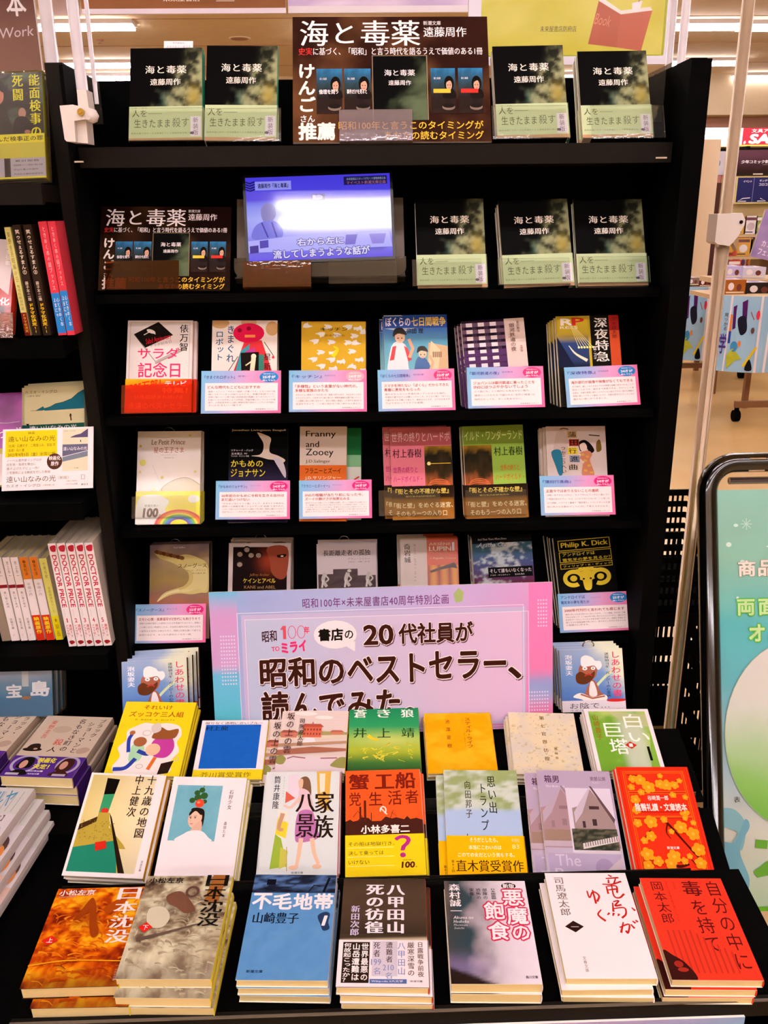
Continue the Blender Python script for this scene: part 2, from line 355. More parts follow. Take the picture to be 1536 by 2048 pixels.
def a_poster(c, dim=1.0):
    def f(U, V):
        n = fbm(U, V, 5, 21, .7); n2 = fbm(U, V, 10, 4, .7)
        return mixc(A('2c140e'), A('5e3c24'), sm(n, .35, .75))*(.55+.7*n2[..., None])*dim
    c.paint(f, 60, 40)
    c.t('海', 4, 3, 18, 23.5, W, 'm', res=3); c.t('と', 22, 5, 31, 21.5, W, 'm', res=3); c.t('毒薬', 35, 3, 65, 23.5, W, 'm', res=3)
    c.t('新潮文庫', 67, 3.5, 76, 7, W); c.t('遠藤周作', 67, 8.5, 89, 16.5, W, 'm')
    c.t('史実', 3, 25, 10, 31, 'c03030', 'm'); c.t('に基づく、「昭和」と言う時代を語るうえで価値のある1冊', 10.5, 25, 97, 31, W, 'm')
    c.vt('けんご', 2.5, 37, 11.5, 77, 'fff4f0', .03, res=3); c.t('さん', 4, 79, 11, 84, W, .02); c.t('推薦', 3, 85, 21, 98, 'fff4f0', .035, res=3)
    faces(c, 12, 42, 25, 78, '倫理を問う'); faces(c, 26, 42, 39.5, 78, '事件だけを見ると')
    c.r(40.3, 31.5, 68.5, 83, '8a7a60'); c.r(40.7, 32, 68, 83, K)
    c.paint(lambda U, V: mixc(A('060505'), A('56644a'), sm(fbm(U, V, 6, 3)*.5+U*.6+V*.5, .75, 1.2)), 16, 20, 41, 32.5, 67.8, 83)
    c.t('海と毒薬', 46.5, 43, 62, 48, W, 'm'); c.t('遠藤周作', 48.5, 51.5, 60, 55.5, W, 'm')
    faces(c, 70, 42, 82.5, 78, '', 'e0b840'); faces(c, 84, 42, 96.5, 78, '', 'c83028')
    c.t('昭和100年と言うこのタイミングが', 23, 84, 96, 90.5, 'f0c040', .01); c.t('あなたの読むタイミング', 46, 92, 96, 98.5, 'f0c040', .01)

def a_salad(c):
    c.r(0, 0, 100, 100, 'e6dcdc'); c.fr(4, 2, 96, 98, .7, 'b8aca8'); c.p([(10, 15), (47, 1.5), (70, 16), (28, 30)], K)
    c.l([(10, 15), (44, 45), (92, 28)], 1, '5a4a48'); c.l([(44, 47), (92, 30)], 3, 'a89890'); c.e(36, 12, 7, 2, 'e8e0d8', 20); c.l([(25, 16), (35, 12), (43, 15)], 1.2, W)
    c.t('Salad Anniversary', 28, 17, 68, 25, 'd02030', 0, .2, rot=-14, res=1); c.t('サラダ記念日', 34, 24, 68, 27, '888080', rot=-14, res=1)
    c.vt('俵万智', 80, 4, 94, 34, K, 'm'); c.t('サラダ', 17, 30, 80, 42, 'e0306a', .012); c.t('記念日', 18, 46, 82, 62, 'e0306a', .012)
def b_salad(c):
    c.paint(lambda U, V: ramp(V+U*.35, [(0, 'e4b81c'), (.28, 'e89018'), (.34, 'd83018'), (1, 'd02c10')]), 10, 12)
    c.t('285万部！', 6, 6, 54, 36, 'e02010', .02, .15, rot=-8); c.t('テレビ', 60, 6, 92, 22, W, .02); c.t('特集！', 56, 26, 94, 42, W, .02)
    c.t('35年間読まれ続ける', 14, 48, 88, 60, 'f0c8a0'); c.t('永遠のベストセラー', 6, 70, 96, 90, 'f0b070')
def a_robot(c):
    c.r(0, 0, 100, 100, 'e8dcd8'); c.e(12, 3, 14, 6, 'c8a070'); c.e(56, 2, 12, 6, 'd8b090'); c.e(92, 9, 10, 8, 'c8a070')
    c.vt('きまぐれ', 22, 5, 35, 47, '1e4a78', .012); c.vt('ロボット', 5, 11, 18, 45, '1e5a80', .012)
    c.p([(50, 22), (76, 22), (96, 64), (30, 64)], 'c03038'); c.p([(44, 34), (58, 26), (52, 64), (34, 64)], '3a8a94'); c.p([(52, 34), (66, 30), (66, 60), (48, 62)], 'a83888')
    c.e(56, 14, 24, 11, 'd01848'); c.e(42, 11, 3.5, 2.4, '8a0c2c'); c.e(56, 9, 3.5, 2.4, '8a0c2c'); c.r(50, 16, 66, 19, 'e89050')
    c.p([(44, 36), (72, 35), (74, 62), (46, 62)], '18100e'); c.e(64, 40, 4, 3, 'f0e4c8'); c.l([(64, 42), (62, 56)], 7, 'e8d8b8'); c.l([(62, 45), (52, 50)], 2, 'e8d8b8'); c.r(72, 38, 80, 60, '38786a')
    c.e(52, 60, 10, 5, '8a5438'); c.l([(26, 56), (40, 40)], 1, K); c.l([(80, 24), (95, 40)], 1, K); c.e(94, 41, 2, 1.5, 'd03040'); c.e(8, 62, 10, 6, '4a2018')
    c.t('星', 80, 37, 90, 44, K, 'm'); c.t('新', 80, 47, 90, 55, K, 'm'); c.t('一', 80, 60, 90, 61, K, 'm')
def a_kitchen(c):
    c.r(0, 0, 100, 100, 'c8a02c'); R = random.Random(5)
    for j in range(6):
        for i in range(4):
            x = 14+i*26+(j % 2)*10+R.uniform(-3, 3); y = 8+j*17+R.uniform(-3, 3); a = R.choice([0, 40, -50, 90, 180])
            for d in (0, 28, 54):
                an = math.radians(a+d); X = 11*math.cos(an); Y = 7*math.sin(an)
                c.l([(x-X*.2, y-Y*.2), (x+X*.5+Y*.3, y+Y*.5-X*.15), (x+X*1.1, y+Y*1.1)], (1.2, 5), 'e4e0e0', True)
    c.l([(50, 51), (56, 58), (49, 72)], (2, 7), 'e8d020', True)
    c.t('キッチン', 30, 13, 72, 20, K, 'm'); c.t('吉本ばなな', 36, 27, 68, 31, '604818')
def a_seven(c):
    c.paint(lambda U, V: ramp(V, [(0, '2a5ab0'), (.15, '3a6ab8'), (.3, '4a98b8'), (.6, '6ab0c0'), (1, 'd8e4ec')]), 8, 16)
    c.p([(0, 0), (28, 0), (60, 12), (30, 18), (0, 14)], 'b8c8dc'); c.r(0, 1, 100, 14, '24489c'); c.p([(70, 30), (100, 34), (100, 92), (66, 92), (66, 60)], 'c8a880'); c.p([(74, 28), (88, 38), (84, 62), (68, 55)], 'e0c8a0')
    for i in range(5): c.r(68+i*6, 66, 72+i*6, 72, '6a4a38'); c.r(68+i*6, 78, 72+i*6, 84, '6a4a38'); c.r(76+i*3, 40, 78+i*3, 46, '806048')
    c.t('ぼくらの', 3, 2.5, 42, 12, W, .02); c.t('七日間戦争', 44, 2.5, 98, 12, 'e8c860', .02); c.t('宗田 理', 36, 14.5, 62, 20, K, .02)
    for (x, y, k, sh, hr) in ((25, 24, 1.0, 'f0e8f0', 'c03038'), (60, 42, .8, '2c5c94', '2c5c94')):
        c.blob([(x-14*k, y+10*k), (x+8*k, y+8*k), (x+12*k, y+30*k), (x+14*k, y+62), (x-22*k, y+62)], sh); c.p([(x-12*k, y+10*k), (x-6*k, y+9*k), (x-10*k, y+24*k), (x-17*k, y+25*k)], hr); c.p([(x+6*k, y+9*k), (x+12*k, y+12*k), (x+18*k, y+24*k), (x+12*k, y+26*k)], hr)
        c.l([(x+14*k, y+22*k), (x+20*k, y+12*k), (x+14*k, y+2)], 5*k, 'd8a888'); c.e(x, y, 8*k, 6*k, 'e8c4a8'); c.blob([(x-11*k, y-1), (x-8*k, y-9*k), (x+4*k, y-10*k), (x+11*k, y-3*k), (x+6*k, y-3*k), (x-3*k, y-4*k)], '18100e')
        c.e(x-3, y+1, .9, .8, K); c.e(x+3, y+1, .9, .8, K); c.l([(x-2, y+3.5), (x+2, y+3.5)], .5, '9a4030')
def a_galaxy(c):
    c.r(0, 0, 100, 100, 'dcc8c4'); c.r(0, 0, 68, 100, '241428')
    for i in range(7):
        y = 5+i*14
        c.r(0, y, 68, y+8, '6a5068' if i < 4 else '50305e')
        for j in range(3): c.r(7+j*19, y, 17+j*19, y+8, 'e8dce4')
        for j in range(4): c.r(-3+j*19 if j else 0, y+8, 6+j*19-9+7, y+14, '3c2a40')
    for i in range(2): c.r(0, 68+i*14, 68, 74+i*14, '50305e')
    c.vt('銀河鉄道の夜', 75, 10, 84, 68, '5a3828'); c.vt('宮沢賢治', 87, 6, 92, 30, '8a6050'); c.vt('新潮文庫', 90, 56, 94, 70, '8a6050', res=1)
def a_midnight(c):
    c.r(0, 0, 100, 100, K); c.r(0, 0, 54, 100, 'b09a28'); c.paint(lambda U, V: ramp(V, [(0, 'c8ac28'), (.3, 'b8a030'), (.5, '2c4070'), (.85, '283860'), (1, '1a1c30')]), 4, 16, 2, 6, 50, 100)
    c.t('R', 8, 5, 26, 18, 'f0e8e0', .03); c.t('P', 26, 4, 44, 18, 'c03028', .03); c.t('RESS', 6, 20, 34, 25, 'e8e0c0', .02)
    for i in range(6): c.l([(24+i*1.4, 24), (34+i*4.5, 62)], .7, 'e8dc90'); c.e(34+i*4.5, 62, 1.8, 2.2, 'f0e890')
    c.l([(18, 58), (28, 74), (46, 88)], (1, 5), 'e8e4c8', True); c.p([(0, 40), (26, 100), (0, 100)], '181c34')
    c.vt('深夜特急', 60, 3, 82, 92, 'e8e4e0', 'M'); c.vt('香港・マカオ', 56, 60, 62, 86, W, 'm'); c.r(84, 0, 100, 100, 'c04c28'); c.r(84, 0, 100, 30, '98201c'); c.vt('沢木耕太郎', 88, 4, 96, 46, '6a1c18', 'm')
def a_prince(c):
    c.r(0, 0, 100, 100, 'eee6e2'); c.t('Le Petit Prince', 22, 9, 75, 14.5, '8a5a20', 'm', .12); c.t('星の王子さま', 26, 17.5, 73, 23.5, 'a84838', 'm'); c.t('サン＝テグジュペリ', 38, 25, 62, 26.6, '9a8a70', res=1); c.t('河野万里子 訳', 42, 28, 58, 29.6, '9a8a70', res=1)
    c.blob([(40, 66), (42, 60), (62, 52), (82, 51), (100, 58), (100, 66)], 'cfc9b0'); c.l([(40, 66), (42, 60), (62, 52), (82, 51), (99, 58)], .8, '8a7a50', True)
    c.e(9, 34, 5, 3.4, 'd8d040')
    for x, y, r in ((5, 44, 2), (27, 63, 2), (40, 50, 2.5), (83, 5, 2), (92, 44, 2), (5, 16, 2)): c.e(x, y, r, r*.7, 'c8bc50'); 
    c.l([(24, 36), (38, 58)], 1.8, 'e0dcd8')
def b_prince(c):
    c.r(0, 0, 100, 100, 'e8d820'); c.blob([(2, 40), (8, 16), (24, 10), (40, 14), (52, 30), (46, 55), (52, 80), (40, 100), (0, 100)], 'f0ecec'); c.e(90, 24, 9, 12, 'f0ecec')
    c.t('新潮文庫の', 14, 40, 36, 47, '704020', res=1); c.t('100', 12, 52, 35, 78, '5a2410', .05, .1); c.t('冊', 36, 70, 40, 77, '5a2410')
    for i, k in enumerate(('d03828', 'e07828', 'e8d030', '58a850', '3878b8', '6048a0', 'e8d820')): c.ring(68, 104, 38-i*4, 48-i*5, 4.2, k, 3, 177)
def a_seagull(c):
    c.r(0, 0, 100, 100, '060505'); c.paint(lambda U, V: mixc(A('060505'), A('2a2440'), sm(V, .55, 1)*.9), 6, 10)
    c.t('Jonathan Livingston Seagull', 4, 3, 96, 7.5, 'd8d0b0', 'm')
    c.blob([(48, 9), (60, 13), (71, 20), (69, 34), (70, 46), (84, 52), (96, 60), (88, 66), (78, 60), (66, 58), (52, 54), (38, 52), (52, 50), (58, 42), (58, 28), (50, 14)], 'd8c8c0'); c.blob([(76, 56), (90, 60), (97, 80), (96, 92), (86, 76)], 'c8c4d8')
    c.t('リチャード・バック', 4, 40, 41, 44, W, res=1); c.t('五木寛之', 4, 46, 23, 50, W, res=1); c.t('創訳', 26, 46.5, 31, 49, W, res=1); c.t('ラッセル・マンソン 写真', 4, 51, 34, 54, W, res=1)
    c.t('かもめの', 4, 60, 58, 72, 'e8d840', .01); c.t('ジョナサン', 4, 76, 62, 90, 'e8d840', .01)
def a_franny(c):
    c.r(0, 0, 100, 100, 'd8c8c0'); c.t('Franny', 13, 8, 77, 22, '241c1c', 'm'); c.t('and', 13, 27, 41, 38, '241c1c', 'm'); c.t('Zooey', 13, 41, 72, 57, '241c1c', 'm'); c.t('J.D.Salinger', 13, 61, 65, 68, '5a4a48', 'm')
    c.r(0, 71, 100, 100, 'd06828'); c.t('フラニーとズーイ', 12, 76, 88, 86, '401810', .01); c.t('J.D.サリンジャー', 12, 91, 88, 98, 'f0e0d0', 'm')
def a_green(c): c.r(0, 0, 100, 100, '1c6838'); c.r(0, 50, 100, 72, '7ab088'); c.r(0, 72, 100, 100, 'd8dcd8'); c.l([(86, 96), (96, 90)], 3, 'b83020')
def murakami(up):
    def a(c):
        bg = 'd8788c' if up else '8ab048'; c.r(0, 0, 100, 100, bg); c.r(0, 0, 100, 20, 'b8606c' if up else '7a9838')
        c.t('世界の終りとハードボ' if up else 'イルド・ワンダーランド', 2, 5, 98, 16, 'f0d0d0' if up else 'd8e8a0', 0)
        x0 = 55 if up else 0; x1 = 100 if up else 46
        def f(U, V):
            n = fbm(U, V, 5, 9); col = ramp(V+.3*n, [(0, 'c89828'), (.25, '1c1c14'), (.55, '3a2c18'), (.8, 'a85830'), (1.3, '7a3420')]); return col*(.6+.7*n[..., None])
        c.paint(f, 16, 30, x0, 21, x1, 98)
        cx = 86 if up else 10; c.e(cx, 74, 13, 8, 'c89858'); c.e(cx+3, 71, 8, 4, 'e0b878')
        for i in range(3): c.ring((x0+x1)/2, 68-i*3, 22-i*3, 7-i, 1.2, 'c86838', 10, 170)
        cx = 64 if up else 36; c.e(cx, 66, 2.6, 2.4, 'd0a080'); c.blob([(cx-3, 69), (cx+3, 69), (cx+9, 90), (cx-7, 90)], '140c0a')
        if up: c.l([(60, 40), (98, 40)], 1, 'f0d040'); c.e(62, 40, 3, 2, 'f8f0a0')
        tx = 3 if up else 50; a1 = 50 if up else 97; c.t('村上春樹', tx, 23.5, a1, 33, '40141c' if up else '1c2410', 'm')
        k = 'b02878' if up else 'b86018'; c.t('世界の終りと', tx+(0 if up else 9), 43, a1-7, 49.5, k, .01); c.t('ハードボイルド・', tx, 53, a1, 59.5, k, .01); c.t('ワンダーランド', tx+(0 if up else 6), 63, a1-(4 if up else 0), 69.5, k, .01); c.t('上' if up else '下', 5 if up else 84, 73, 20 if up else 97, 86, '401820' if up else '1c2410')
    return a
def b_mura(c):
    c.paint(lambda U, V: ramp(V, [(0, '201410'), (.35, '2c1c10'), (.45, '8a5c1c'), (1, '96642a')])*(.75+.4*fbm(U, V, 7, 2)[..., None]), 16, 12)
    c.t('『街とその不確かな壁』', 6, 8, 92, 24, 'e8d060', .01); c.t('単行本大好評発売中', 22, 29, 70, 34, 'c8b050', res=1); c.t('「街と壁」をめぐる迷宮、', 3, 50, 98, 66, 'e8d8b0', .01); c.t('そのもう一つの入り口', 6, 74, 88, 90, 'e8d8b0', .01)
def a_kamata(c):
    c.r(0, 0, 100, 100, 'dccccc'); c.l([(24, 6), (30, 4), (38, 6)], 2, '705848'); c.blob([(20, 10), (34, 14), (36, 44), (30, 60), (12, 60), (14, 30)], 'd0bcb8'); c.blob([(8, 52), (24, 50), (26, 92), (20, 100), (14, 80)], '2c7898')
    c.l([(72, 18), (90, 20)], 2, '504038'); c.blob([(84, 34), (90, 28), (92, 48), (84, 52)], '70581c')
    c.blob([(54, 34), (64, 28), (74, 36), (80, 50), (72, 56), (68, 46), (62, 50), (56, 50)], '140c0c'); c.blob([(56, 38), (64, 34), (68, 44), (62, 52), (57, 48)], 'e8d4c8'); c.blob([(56, 54), (70, 50), (76, 58), (72, 70), (78, 100), (58, 100), (60, 72), (54, 64)], 'cc8468')
    c.l([(56, 56), (52, 68), (62, 74)], 4, 'e8d4c8')
    for x, y in ((60, 58), (68, 62), (64, 70), (70, 80), (64, 90), (74, 94)): c.e(x, y, 3.2, 2.4, 'd8a850')
    for i, (k, b, ch) in enumerate((('c8a878', '18100c', '蒲'), ('a03828', '18100c', '田'), ('e0c838', '201810', '行'), ('8890a8', '101828', '進'), ('d0c0b8', '18100c', '曲'))):
        y = 10+i*16.5; x = 36+(i % 2)*3; c.r(x-1, y, x+16, y+14, k); c.t(ch, x+1, y+1.5, x+14, y+12.5, b, 'm')
    c.vt('つかこうへい', 24, 40, 32, 96, '28181c', 'm')
def a_goose(c):
    def f(U, V):
        n = fbm(U, V, 4, 12); return ramp(V+.25*n-.1, [(0, '7c6870'), (.3, 'a08868'), (.6, 'a89058'), (.85, '8a6858'), (1.1, 'a0583c')])*(.75+.5*n[..., None])
    c.paint(f, 30, 44)
    c.blob([(8, 12), (22, 14), (42, 20), (60, 17), (80, 22), (98, 36), (99, 76), (86, 80), (70, 82), (52, 80), (36, 82), (22, 88), (13, 93), (16, 87), (26, 78), (44, 72), (58, 68), (66, 58), (64, 46), (50, 36), (30, 27), (16, 22)], 'd0c07c'); c.blob([(60, 40), (72, 46), (72, 62), (60, 72), (44, 76), (62, 78), (80, 74), (96, 74), (97, 42), (80, 34)], 'e0d498'); c.l([(13, 92), (30, 80), (50, 75)], (.8, 5), 'e4dcb0', True)
    for i in range(8): c.e(12+i*6, 12+i*1.5, 4.6, 3.2, '7c5028' if i % 2 else '64381c', 20)
    c.t('Paul Gallico', 40, 4, 60, 6.5, 'd8ccc8', 'm', .2, res=1); c.t('スノーグース', 48, 32, 96, 39, '241410', 'm'); c.t('ポール・ギャリコ', 62, 42, 94, 44.5, '6a4830', res=1); c.t('矢川澄子 訳', 72, 47, 94, 49.5, '6a4830', res=1)
def a_kane(c):
    c.r(0, 0, 100, 100, 'dccccc'); c.r(7, 8, 94, 100, '180c0c')
    c.paint(lambda U, V: mixc(A('180c0c'), A('9a3c24'), np.exp(-((U-.66)**2/.03+(V-.3)**2/.06)))*1.0, 20, 24, 7, 8, 94, 100)
    c.blob([(62, 9), (94, 9), (94, 60), (84, 72), (70, 60), (66, 34)], '9c4a34'); c.blob([(78, 24), (92, 22), (90, 28), (80, 29)], '2c1410'); c.e(86, 26, 2.4, 1.6, 'e8d0b8')
    for x, y in ((18, 22), (29, 13), (36, 24), (48, 24), (18, 42)):
        c.e(x, y-1, 6, 6, '241818'); c.e(x, y+.6, 4.2, 4.6, 'b09c90'); c.r(x-3, y-.6, x-1, y, K); c.r(x+1, y-.6, x+3, y, K); c.r(x-1.4, y+2.6, x+1.4, y+3, '5c3c34')
    c.t('Jeffrey Archer', 34, 60, 66, 67, 'a06838', 0, .2); c.t('ケインとアベル', 24, 70, 76, 79, 'f0d848', .012); c.t('KANE and ABEL', 26, 84, 76, 90, 'a88050', 'm')
def a_runner(c):
    c.r(0, 0, 100, 100, 'e4d8e0'); c.paint(lambda U, V: mixc(A('3c3034'), A('6a5a5c'), fbm(U, V, 6, 3)), 16, 12, 2, 54, 98, 100); c.r(0, 0, 100, 50, 'e4d8e0'); c.r(0, 50, 27, 64, 'e4d8e0'); c.r(68, 50, 100, 68, 'e4d8e0')
    c.t('長距離走者の孤独', 11, 14, 90, 26, '282024', 'm'); c.t('アラン・シリトー', 52, 31, 89, 35.5, '807078'); c.t('丸谷才一 河野一郎 訳', 52, 38, 89, 41, '807078', res=1)
    for x in (14, 52, 88):
        c.e(x+2, 58, 3.4, 3.2, 'e0dcd8'); c.l([(x, 62), (x-4, 76), (x+2, 90)], (7, 5), 'd0ccc8', True); c.l([(x, 66), (x+5, 74), (x+1, 80)], 2.5, 'd8d4d0', True); c.l([(x-4, 76), (x-6, 92)], 3, 'e8e4e0')
def a_lupin(c):
    c.r(0, 0, 100, 100, 'c84c20'); c.r(0, 0, 46, 100, 'e0d0cc'); c.vt('奇岩城', 6, 11, 18, 50, '241c1c', 'M'); c.vt('モーリス・ルブラン', 22, 12, 28, 62, '705c58'); c.vt('平岡 敦 訳', 23, 66, 27, 86, '988480', res=1)
    c.paint(lambda U, V: ramp(np.abs(np.sin(U*9)), [(0, '7a3010'), (.5, 'c86020'), (1, 'e09838')]), 20, 6, 48, 55, 100, 100)
    c.t('ARSÈNE', 50, 9, 88, 16, 'f0d0b0', 'm'); c.t('LUPIN', 50, 18, 88, 27, 'f8e8d8', 'M'); c.t('MAURICE LEBLANC', 50, 29, 96, 31, 'e8b898', res=1); c.t("L'Aiguille Creuse", 52, 39, 96, 44, 'f0b890', 'm'); c.r(90, 10, 94, 27, W)
    c.p([(50, 66), (92, 50), (96, 54), (98, 62), (88, 60), (70, 64), (52, 70)], '401c10'); c.e(84, 58, 5, 3.2, '2c1410')
def a_christie(c):
    def f(U, V):
        n = fbm(U, V, 4, 31); n2 = fbm(U, V, 11, 6); s = sm(n2+n*.6-np.abs(.9-U-V*.8)*.4, .55, .85)
        base = ramp(V+.2*n, [(0, '18181e'), (.3, '3c6478'), (.6, '4c5c90'), (1.0, '6c2848')]); return mixc(base, np.broadcast_to(A('c8d4dc'), base.shape), s)
    c.paint(f, 40, 50); c.r(0, 0, 100, 14, '101014'); c.t('And Then There Were None', 10, 4, 58, 8, 'c8c0b8', 'm', res=1); c.t('Agatha Christie', 9, 13, 76, 24, 'e8e4e8', 0, .35)
    c.r(24, 62, 98, 82, '101014'); c.t('そして誰もいなくなった', 27, 65, 96, 73, W, 'm'); c.t('アガサ・クリスティー', 27, 76, 60, 79, W, res=1); c.t('青木久惠訳', 68, 76, 84, 79, W, res=1)
def a_sheep(c):
    c.r(0, 0, 100, 100, '080706'); y = 'e0c838'
    c.fr(7, 6, 96, 24, 1, y); c.t('Philip K. Dick', 12, 10, 92, 21, y, 'M'); c.fr(7, 26, 96, 44, .8, y); c.t('アンドロイドは', 13, 28, 68, 33.5, y); c.t('電気羊の夢を見るか？', 12, 37, 94, 42.5, y)
    c.fr(7, 46, 96, 55, .8, y); c.t('フィリップ・K・ディック', 12, 48.5, 94, 52.5, y)
    c.ring(27, 72, 18, 15, 7, y, -20, 300); c.ring(73, 72, 18, 15, 7, y, -120, 200); c.blob([(40, 62), (60, 62), (58, 76), (55, 92), (45, 92), (42, 76)], y); c.e(27, 72, 6, 5, y); c.e(73, 72, 6, 5, y); c.e(44, 74, 2, 1.6, K); c.e(56, 74, 2, 1.6, K)
    for i in range(6): c.e(34+i*6.4, 60-(2 if 0 < i < 5 else 0), 4.4, 3.2, y)
def a_yogi(c):
    def f(U, V):
        n = fbm(U, V, 3, 2); return mixc(ramp(V, [(0, '98acd0'), (.5, '6a90c8'), (1, '4a70b8')]), np.broadcast_to(A('e0e4d0'), U.shape+(3,)), sm(U*1.1-V*.5+n*.4, .55, 1.1))
    c.paint(f, 20, 30, 0, 0, 100, 82)
    for i, k in enumerate(('c8d8a0', 'd8d8a8', 'b8d8c8')): c.l([(48+i*1.5, 66), (70+i*2, 44), (92+i*2, 30)], 1.6, k, True)
    c.vt('泡坂妻夫', 8, 8, 20, 42, 'f0f0f8', 'M'); c.vt('しあわせの書', 80, 4, 96, 78, 'd03060', .008); c.vt('迷探偵ヨギ ガンジーの心霊術', 71, 6, 78, 78, '18242c', 'm')
    c.blob([(32, 26), (58, 26), (58, 36), (54, 46), (42, 52), (30, 46)], '9c5c48'); c.blob([(24, 42), (32, 36), (44, 42), (54, 36), (52, 46), (40, 56), (26, 54)], '5a3018'); c.e(39, 31, 4, 3, W); c.e(52, 31, 3.6, 2.8, W); c.e(39, 31, 1, .9, K); c.e(52, 31, 1, .9, K)
    c.blob([(34, 27), (34, 14), (42, 10), (52, 14), (56, 19), (64, 20), (66, 28), (60, 34), (54, 27), (44, 28)], 'f0eef4'); c.l([(38, 43), (44, 40), (50, 43)], 2, 'b03028')
    c.blob([(46, 52), (54, 52), (62, 70), (70, 76), (50, 80), (36, 76)], '9c5c48'); c.blob([(46, 54), (52, 54), (56, 74), (44, 74)], 'e8e4e8'); c.blob([(18, 76), (30, 70), (48, 77), (68, 74), (70, 82), (46, 86), (30, 80)], 'f0ece8'); c.l([(30, 72), (48, 79), (68, 76)], 2.4, '9c5c48')
    c.r(0, 82, 100, 100, 'e4dce8'); c.e(86, 83, 16, 2.6, 'c82828'); c.t('お陰で…', 12, 86, 74, 95, '28242c'); c.t('ネタバレ厳禁の一冊です', 12, 96.5, 90, 99, '504a50', res=1)
def card(title, sub, heads, body, num, bc):
    def a(c):
        c.paint(lambda U, V: ramp(U+.15*V, [(0, '78b8e0'), (.35, '9cacdc'), (.65, 'd89ccc'), (1.1, 'e86ca4')]), 16, 4)
        c.r(5, 29 if len(title) < 14 else 34, 96, 94, 'f4e8ee')
        if len(title) < 14: c.t('『'+title+'』', 4, 11, 42, 19, '382c88', .012)
        else: c.t(title[:7], 4, 6, 38, 14, '382c88', .012); c.t(title[7:], 4, 19, 44, 27, '382c88', .012)
        c.t(sub, 46, 11, 60, 15, '50489a', res=1); c.e(85, 15, 12, 13, bc); c.t('昭和を知らない', 78, 6, 92, 9.5, W, res=1); c.t(num+'才が', 77, 11.5, 93, 18.5, W, .03); c.t('読んでみた', 77, 21, 93, 25, W, .02, res=1)
        y = 35 if len(title) < 14 else 40
        for h_ in heads: c.t(h_, 8, y, 8+min(84, len(h_)*4.7), y+7.5, 'a02818', .014); y += 10
        y += 2; n = (86-y)/max(len(body), 1)
        for b in body: c.t(b, 9, y, 9+min(84, len(b)*3.6), y+min(n*.62, 4.6), '6a5c60', res=1); y += n
        c.t('未来屋書店 スタッフ', 68, 89, 92, 92, '5c5054', res=1)
    return a
